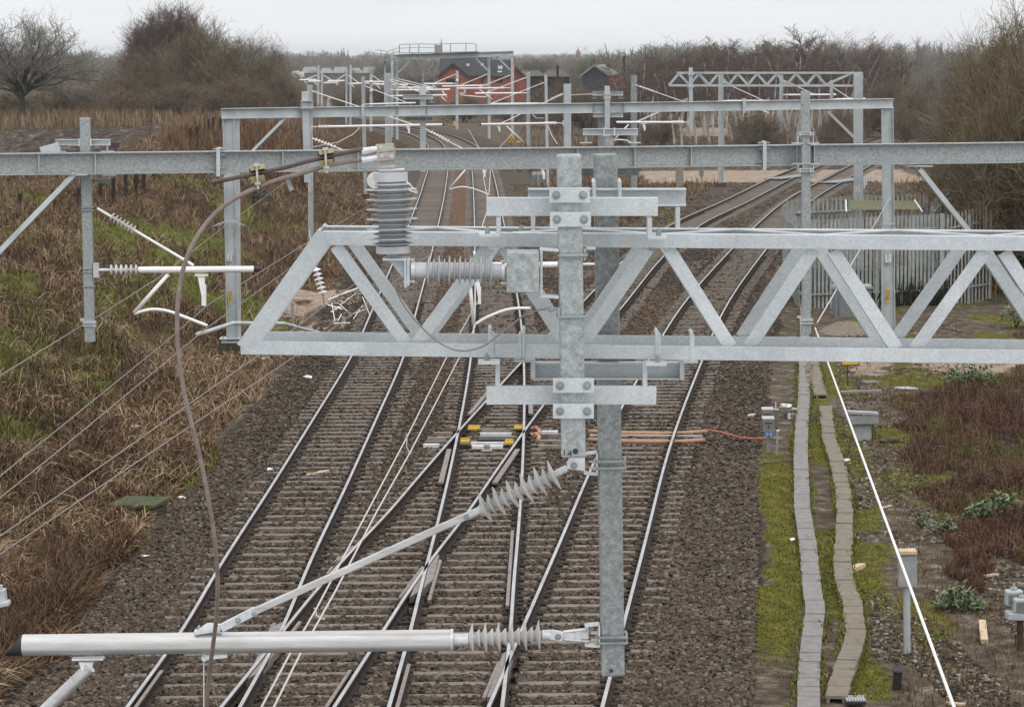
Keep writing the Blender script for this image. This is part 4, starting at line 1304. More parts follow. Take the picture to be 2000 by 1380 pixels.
rails = [(780, 87.5), (818, 86), (850, 86.5), (880, 85.5), (910, 85), (930, 86)]
for x, y in rails + [(800, 88)]:
    MB().beam(P(x, 103, Y=G0 - .5), P(x, y, Y=G0 - .5), .085, .085, (0, -1, 0)).build("handrail_post", M['galv_dull'], gn)
MB().tube([P(x, y, Y=G0 - .5) for x, y in rails], .035, 6).build("handrail", M['galv_dull'], gn)
MB().tube([P(x, y + 7, Y=G0 - .5) for x, y in rails[:3]], .028, 6).build("handrail", M['galv_dull'], gn)
# lower landing at the left
MB().beam(P(738, 118.5, Y=G0 - .4), P(782, 115.5, Y=G0 - .4), 1.2, .16).build("landing", M['galv_dull'], gn)
lr = [(733, 98), (744, 98.5), (756, 101), (768, 97), (780, 93)]
MB().tube([P(x, y, Y=G0 - .9) for x, y in lr], .03, 6).build("handrail", M['galv_dull'], gn)
MB().tube([P(x, y + 7, Y=G0 - .9) for x, y in lr], .03, 6).build("handrail", M['galv_dull'], gn)
for x, y in ((744, 98), (756, 101), (768, 97)):
    MB().beam(P(x, 117, Y=G0 - .9), P(x, y, Y=G0 - .9), .06, .06, (0, -1, 0)).build("handrail_post", M['galv_dull'], gn)
MB().beam(P(752, 200, Y=G0), P(752, 118, Y=G0), .18, .18, (0, -1, 0)).build("leg", M['galv_far'], gn)

# ---------------------------------------------------------------- cantilevers
cgp = "overhead line cantilevers"
def arm_(parent, pts, Y, r, name):
    MB().tube(spline([P(x, y, Y=Y) for x, y in pts], 5) if len(pts) > 2 else [P(x, y, Y=Y) for x, y in pts], r, 8).build(name, M['alu_far'], parent, smooth='all')
def cantilever(label, Y, hub, ins, tip, rpx, stay=None, sins=(.08, .34), plate_=None, strut=None, arm=None, cap=True, nsh=6):
    t = thing("cantilever_arm", label, "cantilever", P(*hub, Y=Y), cgp)
    r = pxm(rpx, Y)
    a, b = P(*hub, Y=Y), P(*tip, Y=Y)
    L_ = b.x - a.x
    at = lambda x: a.lerp(b, (P(x, hub[1], Y=Y).x - a.x) / L_)
    i0, i1 = at(ins[0]), at(ins[1])
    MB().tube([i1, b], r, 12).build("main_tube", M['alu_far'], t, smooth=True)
    if Y < 150:
        ln = (i1 - i0).length
        pr = [(0, r * .45)]
        for i in range(nsh):
            d = ln * i / nsh
            pr += [(d + ln * .02, r * .5), (d + ln * .35 / nsh, r * 1.6), (d + ln * .6 / nsh, r * 1.6), (d + ln * .8 / nsh, r * .5)]
        pr += [(ln, r * .5)]
        MB().lathe(i0, i1, pr, 16).build("insulator", M['sili'] if Y < 50 else M['alu_far'], t, smooth=True)
        MB().tube([a, i0], r * .5, 8).build("hinge_arm", M['cast'], t)
        q = a
        MB().beam(q - V(0, 0, r * 2.2), q + V(0, 0, r * 2.2), r * 1.6, r * 2, (0, 1, 0)).build("hinge_bracket", M['galv'], t)
        if cap:
            d = (b - a).normalized()
            MB().lathe(b, b + d, [(0, r * .98), (r * .8, r * .9), (r * 2.2, r * .25)], 12).build("end_cap", M['black'], t)
    else:
        MB().tube([a, i1], r * .8, 8).build("insulator", M['sili'], t)
    if stay:
        s0, s1 = P(*stay[0], Y=Y), P(*stay[1], Y=Y)
        rs2 = r * .42
        MB().tube([s0, s1], rs2, 8).build("stay_rod", M['alu_far'], t, smooth=True)
        if Y < 150:
            ln = (s1 - s0).length
            pr = []
            for i in range(7):
                d = ln * (sins[0] + (sins[1] - sins[0]) * i / 7)
                w_ = ln * (sins[1] - sins[0]) / 7
                pr += [(d, rs2), (d + w_ * .3, r * 1.45), (d + w_ * .45, r * 1.4), (d + w_ * .55, rs2)]
            MB().lathe(s0, s1, pr, 14).build("stay_insulator", M['sili'] if Y < 50 else M['alu_far'], t, smooth=True)
    if plate_:
        x, y0, y1, wpx = plate_
        mb = MB()
        mb.beam(P(x - wpx * .8, y0, Y=Y), P(x + wpx * .9, y0, Y=Y), r * 1.6, r * .5)
        mb.prof(P(x, y0, Y=Y - r * .3), P(x, y0, Y=Y + r * .3), [(-pxm(wpx * .5, Y), 0), (pxm(wpx * .5, Y), 0), (pxm(wpx * .35, Y), -pxm((y1 - y0) * .6, Y)), (0, -pxm((y1 - y0) * .7, Y))])
        mb.beam(P(x + wpx * .35, y0 + (y1 - y0) * .3, Y=Y - r * .5), P(x + wpx * .35, y1, Y=Y - r * .5), pxm(wpx * .6, Y), r * .25, (0, -1, 0))
        mb.build("dropper_bracket", M['alu_far'], t)
    if strut: arm_(t, strut, Y, r * .62, "registration_strut")
    if arm: arm_(t, arm, Y, r * .5, "registration_arm")
    return t
cantilever("cantilever on the left drop tube over the grassy bank, with a grey ribbed insulator", Ym(170) + .15, (188, 527.5), (213, 271), (496, 525.5), 6.4, [(190, 407), (378, 518)], (.14, .40), (393, 537, 597, 15), [(328, 536), (262, 611)], [(262, 613), (280, 607), (302, 604), (330, 608), (366, 621), (405, 636)])
for y in (524, 531, 559):
    MB().ubolt(P(173.5, y, Y=Ym(170) + .2), .13, .135, .008).build("u_bolt", M['galv_dull'], dl)
for y in (405, 411):
    MB().ubolt(P(170.5, y, Y=Ym(170) + .2), .13, .135, .008).build("u_bolt", M['galv_dull'], dl)
cantilever("cantilever seen between the nearest drop tubes and under the ribbed box arm", Ym(1100) + .2, (1172, 516), (1086, 1138), (826, 519), 6, None, plate_=(933, 545, 594, 10), strut=[(915, 524), (925, 633)], arm=[(927, 634), (950, 620), (985, 606), (1010, 602), (1036, 602)], nsh=4)
arm_(bpy.data.objects["cantilever_arm.002"], [(926, 490), (933, 545)], Ym(1100) + .2, .014, "dropper_rod")
cantilever("long pale cantilever reaching right from the far left mast above the curving rails", 100, (609, 248), (622, 643), (864, 243.5), 2.3, [(609, 178), (806, 243)], (.02, .06), (797, 247, 260, 6))
cantilever("cantilever under the middle beam reaching right from the far left drop tube", 79.5, (609, 334), (622, 650), (812, 331.5), 2.9, [(609, 270), (770, 331)], (.04, .30), None, [(776, 336), (816, 377)], [(816, 378), (800, 372), (780, 366), (750, 364)])
cantilever("cantilever under the middle beam over the second track with a bent arm", 80.5, (829, 326), (842, 877), (1002, 322.5), 2.5, [(831, 252), (962, 322)], (.08, .36), (944, 328, 346, 7), [(911, 329), (877, 369)], [(877, 370), (893, 366), (906, 365), (926, 369), (955, 380)])
cantilever("short cantilever left of the nearest drop tubes, level with the middle beam underside", 82.5, (1172, 325), (1130, 1158), (999, 327), 3.2, None, plate_=(1060, 330, 350, 7))
cantilever("cantilever reaching left from the broad flat-topped mast", 127, (1100, 240.5), (1062, 1087), (940, 243), 2.2, [(1100, 183), (975, 243)], (.03, .2), (974, 247, 257, 5), [(989, 246), (1022, 277)])
cantilever("cantilever reaching left from the drop tube of the small lattice boom", YL - .2, (1344, 239), (1313, 1336), (1204, 239), 2.4, [(1344, 194), (1243, 238)], (.0, .1), (1257, 242, 255, 6), [(1228, 243), (1196, 277)], [(1196, 276), (1206, 273), (1222, 274), (1232, 278)])
fc = [  # mast x, Y, tube y at mast, tip x, tip y, stay top y, stay foot x, strut
    (622, 371.5, 156, 585, 156.5, 147, 596, [(594, 158), (600, 164)], "pale cantilever at the far left end of the line"),
    (629, 365.5, 159, 602, 159.5, None, 0, [(614, 161), (620, 167)], "short pale cantilever left of the second mast of the far pair"),
    (629, 365, 162, 662, 161, 147, 655, [(655, 162), (659, 167)], "pale cantilever reaching right from the far pair of masts"),
    (677, 343.5, 158, 640, 158.5, 146, 656, None, "pale cantilever left of the thin third mast"),
    (677, 343, 164, 740, 162, 147, 703, [(686, 165), (692, 171)], "pale cantilever reaching right from the thin third mast"),
    (725, 321.5, 165, 797, 166, 148, 752, [(736, 167), (743, 174)], "pale cantilever right of the mast with two round insulators"),
    (709, 169.5, 204, 812, 201, 168, 803, None, "steep long stay and arm on the greenish mast by the left tracks"),
    (766, 299, 160, 713, 160, None, 0, None, "pale cantilever left of the slim gantry-side mast"),
    (766, 298, 171, 847, 171.5, 152, 846, [(825, 172), (838, 182)], "upper pale cantilever right of the broad mast"),
    (759, 242, 176, 879, 175, 155, 850, [(863, 177), (874, 192)], "middle pale cantilever right of the broad mast"),
    (759, 241.5, 187.5, 873, 186, 158, 840, [(862, 189), (872, 198)], "lower pale cantilever right of the broad mast"),
    (893, 325.5, 163.5, 828, 164, 145, 846, [(844, 165), (853, 173)], "pale cantilever left of the mast before the brick house"),
    (955, 287.5, 167, 864, 169, 145, 899, [(900, 168), (909, 180), (897, 184)], "red-ended pale cantilever before the brick house gable"),
    (1000, 286.5, 172, 893, 173, 147, 933, [(936, 174), (950, 189), (900, 186)], "pale cantilever crossing in front of the brick house windows"),
    (1032, 261.5, 182, 928, 182.5, 151, 948, [(950, 184), (962, 195)], "pale cantilever left of the mast beside the brick house"),
    (1066, 179.5, 202, 958, 203, 161, 960, None, "long steep stay and arm on the plain mast by the brick house"),
    (1238, 146.5, 204, 1350, 205, 166, 1350, None, "pale stay and arm on the broad grey mast by the birch wood"),
    (1408, 181.5, 197, 1502, 197, 160, 1492, [(1465, 214), (1480, 213), (1502, 221)], "pale cantilever right of the mast on the brown footing"),
    (1526, 249.5, 185.5, 1633, 185, 156, 1592, None, "pale cantilever under the right end of the small lattice boom"),
    (1624, 239.5, 194, 1690, 193, 171, 1662, None, "short pale cantilever at the slim mast under the small lattice boom"),
]
for x, Y, y, tx, ty, sy, sx, st, lab in fc:
    s = 1 if tx > x else -1
    cantilever(lab, Y, (x + 3 * s, y), (x + 5 * s, x + abs(tx - x) * .14 * s), (tx, ty), 1.75 if Y > 200 else 1.6, [(x + 3 * s, sy), (sx, y)] if sy else None, strut=st)

# ---------------------------------------------------------------- wires
wg = "overhead wires above the tracks"
def wire(label, pts, rpx_r, m='wire', name="overhead_wire", n=6, sag=0):
    p = [P(x, y, Y=Y) for x, y, Y in pts]
    return tag(MB().tube(p, rpx_r, n).build(name, M[m], loc=p[0], smooth='all'), label, "wire", wg)
wire("wire from the left drop tube foot past the left edge, highest bank wire", [(-60, 770, 20), (163, 634, 34.1)], .006)
wire("wire from the left drop tube up to the left leg of the far portal", [(185, 622, 34.2), (313, 540, 44), (445, 437, 79.6), (572, 345, 100)], .008)
wire("second bank wire from the left, running up to the bracket of the left cantilever", [(-60, 978, 20), (323, 668, 33), (408, 594, 34.6), (600, 474, 52), (720, 402, 79)], .0062)
wire("third bank wire, meeting the tip of the left registration arm", [(-60, 1020, 20), (113, 881, 24), (390, 652, 34.4), (403, 641, 34.7), (560, 528, 52), (720, 415, 79)], .0062)
wire("fourth bank wire, crossing below the end of the nearest lattice boom", [(-60, 1088, 19), (240, 880, 24), (500, 697, 31), (640, 593, 42), (722, 533, 52)], .0062)
wire("lowest bank wire, nearest the left track", [(-60, 1122, 19), (300, 880, 24), (580, 693, 31), (720, 590, 40), (860, 480, 60)], .0062)
wire("left wire of the pale pair over the first and second tracks", [(500, 1400, 13.4), (567, 1275, 14.6), (617, 1190, 15.8), (717, 1000, 19), (795, 853, 23), (872, 698, 30.6), (932, 590, 35.2)], .0058, 'wirepale')
wire("right wire of the pale pair over the first and second tracks", [(525, 1400, 13.2), (587, 1275, 14.4), (655, 1154, 16), (735, 1000, 18.7), (800, 885, 21.7), (897, 698, 30), (930, 634, 35)], .0058, 'wirepale')
for x0, y0, x1, y1, Y in ((795, 850, 801, 886, 22.5), (617, 1190, 630, 1208, 15.5)):
    a, b = P(x0, y0, Y=Y), P(x1, y1, Y=Y)
    tag(MB().tube([a + V(-.01, 0, .012), a, a.lerp(b, .6) + V(-.02, 0, 0), b, b + V(.014, 0, .003)], .005, 6).build("wire_spacer", M['wirepale'], loc=a), "small clip joining the pale wires " + ("near the yellow switch gear" if y0 < 1000 else "just above the big aluminium tube"), "wire clip")
wire("taut white line running down from the right drop tube to the bottom edge", [(1592, 640, 33.9), (1880, 1425, 13.6)], .010, 'rope', "earth_line")
wire("thin white guy line from the right portal leg down to the right drop tube", [(1740, 384, 84), (1596, 630, 34.6)], .009, 'wirepale', "guy_line")
wire("flat strut wire from the bank wires across to the boom end", [(384, 653, 34.6), (402, 648, 34.8), (455, 631, 36), (555, 632, 40), (640, 655, 44)], .028, 'galv', "registration_pipe", 8)
for lab, pts, m, r in (
    ("thin contact wire over the second track beyond the middle beam", [(955, 381, 80), (958, 330, 100), (915, 252, 200)], 'wirepale', .012),
    ("thin paired wire beside it over the second track", [(944, 345, 80), (965, 300, 110), (1000, 262, 180)], 'wirepale', .012),
    ("wire dropping from the second-track bracket toward the boom", [(944, 346, 80), (955, 400, 66), (930, 480, 50)], 'wirepale', .01),
    ("sagging line between the two left far masts", [(612, 287, 126), (660, 278, 135), (690, 262, 150), (709, 243, 168)], 'wirepale', .02),
    ("thin line from the broad flat-topped mast to the far portal", [(1115, 186, 127), (1157, 184, 86)], 'wirepale', .02),
    ("drooping line right of the brick-house mast", [(1036, 219, 262), (1048, 231, 240), (1062, 231, 180)], 'wirepale', .025),
    ("line running down right of the plain mast", [(1068, 240, 178), (1078, 265, 150), (1088, 281, 130)], 'wirepale', .02),
    ("fine wire crossing below the birch wood", [(1330, 263, 182), (1380, 245, 200), (1480, 222, 240)], 'wire', .018)):
    wire(lab, pts, r, m)
# ================================================================ trackside things
def lid_run(name, label, px, m, n, jit, parentlabelcat="cable trough"):
    """row of concrete lids along a line of (x, y, half-width px) picture measurements on the ground"""
    c = [P(x, y, z=-.16) for x, y in px]
    c.sort(key=lambda p: p.y)
    t = thing(name, label, parentlabelcat, c[len(c) // 2])
    d = [0]
    for a, b in zip(c[:-1], c[1:]): d.append(d[-1] + (b - a).length)
    def at(s):
        i = max(0, min(len(c) - 2, int(np.searchsorted(d, s)) - 1))
        return c[i].lerp(c[i + 1], (s - d[i]) / (d[i + 1] - d[i]))
    return t, at, d[-1]
rt = random.Random(11)
for lab, px, m, wd, step, jit in (
    ("straight run of grey concrete cable-trough lids beside the mossy ballast", [(1579, 1400), (1580, 1310), (1586, 1240), (1592, 1190), (1583, 1120), (1578, 1060), (1567, 1000), (1565, 930), (1564, 880), (1566, 830), (1570, 780), (1571, 720), (1572, 640), (1572, 560)], 'trough', .31, .56, .006),
    ("winding run of tan concrete cable-trough lids right of the grey one", [(1633, 1360), (1640, 1330), (1661, 1280), (1672, 1225), (1662, 1170), (1646, 1125), (1646, 1080), (1650, 1020), (1648, 960), (1634, 900), (1618, 850), (1614, 810), (1612, 792)], 'troughtan', .31, .56, .014),
    ("short mossy end of the tan trough lids near the yellow sign", [(1606, 770), (1592, 745), (1589, 700), (1588, 660)], 'troughtan', .34, .6, .04)):
    t, at, ln = lid_run("cable_trough", lab, px, m, 0, jit)
    s = 0
    while s < ln - step:
        a, b = at(s), at(s + step - .012)
        o = V(rt.uniform(-jit, jit), 0, rt.uniform(-.012, .012))
        tw = V(rt.uniform(-jit, jit) * .6, 0, rt.uniform(-.006, .006))
        MB().beam(a + o - tw, b + o + tw, wd, .05).build("lid", M[m], t, bevel=.006)
        s += step
    ctr = [at(s) for s in np.linspace(0, ln - .01, 40)]
    for sd in (-1, 1):
        mb = MB()
        for a, b in zip(ctr[:-1], ctr[1:]):
            q = (b - a).cross(Zp).normalized() * sd * (wd / 2 - .045)
            mb.beam(a + q - V(0, 0, .11), b + q - V(0, 0, .11), .05, .16)
        mb.build("trough_wall", M[m], t)

def gp(px, py, dz=0.0):
    """the ground point seen at a pixel"""
    z = -.215
    for _ in range(12):
        p = P(px, py, z=z)
        z = z * .4 + ground_at(p) * .6
    p = P(px, py, z=z)
    p.z += dz
    return p
def gtop(px, py, b):
    """point above ground point b seen at pixel"""
    return P(px, py, Y=b.y)

# steel palisade compound
def palisade(label, a, b, h0, h1, n, ):
    t = thing("palisade_fence", label, "palisade fence", a, "galvanised palisade fences of the compound")
    for i in range(n):
        f = (i + .5) / n
        p = a.lerp(b, f)
        h = h0 + (h1 - h0) * f
        d = (b - a).normalized()
        nrm = d.cross(Zp)
        mb = MB()
        w_ = .047
        base = p - V(0, 0, .1)
        for s in (-1, 1):      # W-shaped pale with a split pointed top
            q0, q1 = base + d * (s * w_ * .5), p + V(0, 0, h - .1) + d * (s * w_ * .5)
            mb.prof(q0, q1, [(-w_ * .5, -.012 * s - .003), (w_ * .5, .012 * s - .003), (w_ * .5, .012 * s + .003), (-w_ * .5, -.012 * s + .003)], up=nrm)
        tip = p + V(0, 0, h)
        for s in (-1, 0, 1):
            mb.prof(p + V(0, 0, h - .13) + d * (s * w_ * .55), tip + d * (s * w_ * 1.1) - V(0, 0, .03 * abs(s)), [(-.011, -.004), (.011, -.004), (.011, .004), (-.011, .004)], up=nrm)
        mb.build("pale", M['pale'], t)
    nrm = (b - a).cross(Zp).normalized() * -.05
    for f in (.16, .84):
        z0, z1 = V(0, 0, h0 * f), V(0, 0, h1 * f)
        MB().beam(a + z0 - nrm, b + z1 - nrm, .05, .05).build("rail", M['pale'], t)
    for k in range(3):
        p = a.lerp(b, k / 2) - nrm * 1.8
        MB().ibeam(p - V(0, 0, .2), p + V(0, 0, h0 + (h1 - h0) * k / 2 - .15), .06, .1, .008, .008, (1, 0, 0)).build("post", M['pale'], t)
    return t
f0, f1, f2, f3 = gp(1563, 603), gp(1840, 594), gp(1929, 583), None
hF = 3.1
palisade("front palisade fence of the compound, facing the camera behind the grey cabinet", f0 + V(.3, 0, 0), f1, hF, hF + .1, 34)
back0, back1 = f0 + V(.2, 7.5, .1), f1 + V(.6, 8, .2)
palisade("back palisade fence of the compound, its tops showing above the front one", back0, back1, 3.3, 3.3, 32)
palisade("left side palisade fence of the compound along the cable route", f0, back0 - V(.1, 0, 0), hF, 3.2, 14)
palisade("right hand palisade fence stepping up at the corner under the big bush", f1 + V(.1, 0, 0), f2, 3.15, 3.35, 12)
palisade("rising palisade fence behind the corner under the big bush", f1 + V(.15, 4, .35), f2 + V(-.45, 6, .8), 3.0, 3.3, 12)
gpst = gp(1838, 596)
tag(MB().beam(gpst - V(0, 0, .1), gpst + V(0, -.1, 3.2), .14, .14, (0, -1, 0)).build("gate_post", M['pale'], loc=gpst), "stout galvanised gate post at the right end of the front palisade", "gate post")
# slatted canopy on posts inside the compound
cb = f0.lerp(f1, .62) + V(0, 3.6, 0)
cn = thing("slatted_canopy", "greenish slatted canopy with white end frames standing above the palisade", "canopy", cb)
for i in range(9):
    f = i / 8
    MB().beam(P(1659 + 3 * f, 393 + 15 * f, Y=cb.y - .9 + 1.8 * (1 - f)), P(1783 + 12 * f, 393 + 15 * f, Y=cb.y - .9 + 1.8 * (1 - f)), .13, .03).build("slat", M['planks'], cn)
for xa, xb in ((1652, 1653), (1786, 1801)):
    MB().beam(P(xa, 391, Y=cb.y + 1), P(xb, 413, Y=cb.y - 1), .05, .05).build("end_frame", M['white'], cn)
for x in (1665, 1780):
    q = P(x, 400, Y=cb.y)
    MB().beam(Vector((q.x, q.y, ground_at(q))), q - V(0, 0, .05), .08, .08, (0, 1, 0)).build("post", M['pale'], cn)

# grey relay cabinet
b = gp(1663, 617)
cbn = thing("relay_cabinet", "grey cabinet with a sloping lid and a white notice in front of the palisade", "cabinet", b)
w_, h_ = pxm(70, b.y), pxm(56, b.y)
mb = MB()
mb.prof(b + V(0, -.35, 0), b + V(0, .35, 0), [(-w_ / 2, -.05), (w_ / 2, -.05), (w_ / 2 + .03, h_), (-w_ / 2 - .03, h_)])
mb.build("body", M['greyplastic'], cbn, bevel=.02)
MB().prof(b + V(0, -.42, h_ + .02), b + V(0, .42, h_ + .02), [(-w_ / 2 - .07, -.04), (w_ / 2 + .07, -.04), (w_ / 2 + .04, .07), (-w_ / 2 - .04, .07)]).build("lid", M['boxpale'], cbn, bevel=.015)
MB().beam(P(1638, 581, Y=b.y - .36), P(1638, 617, Y=b.y - .36), .012, .012).build("door_edge", M['dark'], cbn)
sg = MB().beam(P(1643.5, 573.5, Y=b.y - .38), P(1668, 573.5, Y=b.y - .38), .01, .15).build("notice", M['white'], cbn)
mb = MB()
c_ = P(1650, 573.5, Y=b.y - .387)
mb.tube([c_ + V(-.06, 0, -.045), c_ + V(0, 0, .05), c_ + V(.06, 0, -.045), c_ + V(-.06, 0, -.045)], .006, 5)
mb.build("warning_triangle", M['red'], sg)
MB().beam(P(1656, 571.5, Y=b.y - .387), P(1667, 571.5, Y=b.y - .387), .004, .035).build("lettering", M['dark'], sg)
MB().beam(P(1656, 575.5, Y=b.y - .387), P(1666, 575.5, Y=b.y - .387), .004, .018).build("lettering", M['red'], sg)
# gravel heap in front of it
def mound(name, label, cat, c, rx, ry, h, m, seed, kind=None, steps=26):
    v, f = [], []
    n_ = 40
    for j in range(steps + 1):
        r = j / steps
        for i in range(n_):
            t = 2 * math.pi * i / n_
            x, y = math.cos(t) * r * rx, math.sin(t) * r * ry
            z = h * (1 - r * r) ** 1.3 * (.8 + .4 * float(vn(x * 1.7 + seed, y * 1.7))) - .06 * r
            v.append((x, y, z))
    for j in range(steps):
        for i in range(n_):
            k = (i + 1) % n_
            f.append((j * n_ + i, (j + 1) * n_ + i, (j + 1) * n_ + k, j * n_ + k))
    me = bpy.data.meshes.new(name)
    me.from_pydata(v, [], f)
    me.polygons.foreach_set('use_smooth', [True] * len(f))
    return tag(link(name, me, m, None, c), label, cat, None, kind)
M['gravel'] = mat('loose_gravel', (.10, .08, .06), .95, 0, var=(.3, .25, .2), scale=14, bump=1, bscale=22, det=8)
mound("gravel_heap", "low heap of brown gravel in front of the grey cabinet", "gravel heap", gp(1655, 648), 1.05, 1.6, .32, M['gravel'], 3)

# yellow sign on a post
b = gp(1656, 757)
t = thing("yellow_sign", "small amber sign on a thin post below the nearest lattice boom", "sign", b)
MB().beam(b - V(0, 0, .1), gtop(1655, 712, b), .028, .028, (0, 1, 0)).build("post", M['dark'], t)
a_, c_ = P(1643, 705, Y=b.y - .03), P(1678, 704, Y=b.y - .03)
MB().beam(a_, c_, .02, .25).build("border", M['dark'], t)
pt_ = MB().beam(a_ + V(.02, -.012, 0), c_ + V(-.02, -.012, 0), .008, .20).build("face", M['signyel'], t)
text_mesh("56", .19, "lettering", M['black'], pt_, a_.lerp(c_, .4) + V(-.06, -.018, .075), (1, 0, 0), (0, 0, 1), .002)

# location case on a stand right of the white line
b = gp(1684, 858)
t = thing("equipment_cabinet", "squat galvanised cabinet with an overhanging lid beside the brown scrub", "cabinet", b)
sc_ = b.y / F_PX
MB().beam(b - V(0, 0, .05), gtop(1684, 822, b), 33 * sc_, .3, (0, -1, 0)).build("body", M['boxpale'], t, bevel=.012)
q = gtop(1684, 818, b)
MB().prof(q + V(-29 * sc_, 0, 0), q + V(30 * sc_, 0, 0), [(-.26, -.09), (.26, -.09), (.22, .075), (-.27, .04)]).build("lid", M['boxgrey'], t, bevel=.01)
q = gtop(1686, 806, b)
MB().prof(q + V(-30 * sc_, .1, .02), q + V(30 * sc_, .1, -.02), [(-.16, -.03), (.2, -.03), (.2, .03), (-.16, .02)]).build("top_cover", M['boxpale'], t, bevel=.008)
for k in range(4):
    q = gtop(1697 + 3 * k, 828, b)
    MB().tube(spline([q, q + V(.03, -.05, -.12), q + V(.05, 0, -.26), q + V(.0, -.12, -.36)], 4), .01, 6).build("cable", M['black'], t)

# two switch boxes on posts, marker stake and the clutter by the grey trough
def switch_box(label, bx, by, x0, x1, y0, y1, plate_=False):
    b = gp(bx, by)
    t = thing("switch_box", label, "switch box", b, "switch boxes beside the grey trough")
    s_ = b.y / F_PX
    MB().beam(b - V(0, 0, .1), gtop(bx, y1, b), .07, .05, (0, -1, 0)).build("post", M['galv_dull'], t)
    h = (y1 - y0) * s_
    c_ = gtop((x0 + x1) / 2, (y0 + y1) / 2, b)
    MB().box(c_ + V(0, -.02, -.02), (x1 - x0) * s_, .2, h).build("case", M['boxgrey'], t, bevel=.008)
    MB().prof(c_ + V(-(x1 - x0) * s_ * .54, 0, h / 2), c_ + V((x1 - x0) * s_ * .54, 0, h / 2), [(-.13, -.01), (.13, -.01), (.11, .035), (-.13, .03)]).build("lid", M['sand'], t, bevel=.006)
    MB().beam(c_ + V(-.09, -.127, h * .18), c_ + V(.09, -.127, h * .18), .008, .02).build("door_seam", M['dark'], t)
    MB().beam(c_ + V(.0, -.13, h * .05), c_ + V(.02, -.13, -h * .25), .012, .03, (0, -1, 0)).build("latch", M['dark'], t)
    if plate_:
        c2 = gtop(1501, 846, b) + V(0, -.13, 0)
        pt_ = MB().box(c2, 19 * s_, .012, 10 * s_).build("blue_plate", M['blue'], t)
        for s in (-1, 1):
            MB().tube([c2 + V(-.07, -.009, -.035 * s), c2 + V(-.02, -.009, 0), c2 + V(.02, -.009, 0), c2 + V(.07, -.009, .035 * s)], .006, 5).build("lettering", M['white'], pt_)
    return t
switch_box("nearer grey switch box with a blue cross plate beneath it", 1501, 883, 1489, 1511, 816, 841, True)
switch_box("farther grey switch box partly hidden behind the nearer one", 1500, 868, 1488, 1509, 798, 826)
b = gp(1517, 848)
t = thing("green_box", "narrow dull green box on a peg behind the switch boxes", "box", b)
MB().beam(gtop(1516, 836, b), gtop(1516, 800, b), .085, .09, (0, -1, 0)).build("case", M['greenpl'], t, bevel=.005)
MB().beam(gtop(1515, 800, b), gtop(1515, 785, b), .025, .025, (0, -1, 0)).build("peg", M['sand'], t)
MB().beam(gtop(1511, 799, b), gtop(1521, 799, b), .1, .02).build("cap", M['sand'], t)
MB().beam(b - V(0, 0, .1), gtop(1516, 836, b), .04, .04, (0, -1, 0)).build("post", M['dark'], t)
b = gp(1517, 888)
tag(MB().beam(b - V(0, 0, .1), gtop(1518, 841, b), .05, .06, (0, -1, 0)).build("marker_stake", M['galv_dull'], loc=b, bevel=.004), "grey angle stake with a white top just right of the blue plate", "stake")
tag(MB().box(gtop(1519, 840.5, b), .075, .07, .02).build("stake_cap", M['white'], loc=b), "small white cap resting on the grey stake", "cap")
def blob(name, label, cat, c, sx, sy, sz, m, seed, group=None, sub=2, rough=.35):
    import bmesh
    bm = bmesh.new()
    bmesh.ops.create_icosphere(bm, subdivisions=sub, radius=1)
    r_ = random.Random(seed)
    for v_ in bm.verts:
        k = 1 + (r_.random() - .5) * rough
        v_.co = Vector((v_.co.x * sx * k, v_.co.y * sy * k, v_.co.z * sz * k))
    me = bpy.data.meshes.new(name)
    bm.to_mesh(me); bm.free()
    return tag(link(name, me, m, None, c), label, cat, group)
b = gp(1545, 818)
t = thing("holdall_bag", "dark bag with a white printed label propped against the grey trough", "bag", b)
s_ = b.y / F_PX
c_ = gtop(1543, 811, b)
MB().prof(c_ + V(-.02, -.02, 0), c_ + V(-.02, .22, .02), [(-.12, -.11), (.11, -.09), (.13, .06), (.08, .12), (-.08, .12), (-.13, .05)]).build("body", M['bag'], t, bevel=.02)
pt_ = MB().beam(c_ + V(-.06, -.035, -.005), c_ + V(.13, -.035, -.025), .01, .15).build("label", M['white'], t)
MB().tube([c_ + V(-.0, -.042, .03), c_ + V(.04, -.042, .045), c_ + V(.08, -.042, .025)], .005, 5).build("print", M['boxgrey'], pt_)
MB().beam(c_ + V(-.02, -.042, .0), c_ + V(.1, -.042, -.015), .004, .015).build("print", M['boxgrey'], pt_)
blob("rag", "crumpled white rag lying on top of the dark bag", "rag", gtop(1535, 793, b) + V(0, .1, 0), .12, .1, .05, M['litter'], 5, rough=.9)
tag(MB().box(gtop(1552, 799, b) + V(0, .1, 0), .12, .1, .03).build("cardboard_piece", M['sand'], loc=gtop(1552, 799, b)), "pale flat piece lying beside the bag on the trough", "card")
tag(blob("flat_stone", "pale flat stone on the ballast left of the switch boxes", "stone", gp(1470, 811), .14, .12, .05, M['sand'], 9))
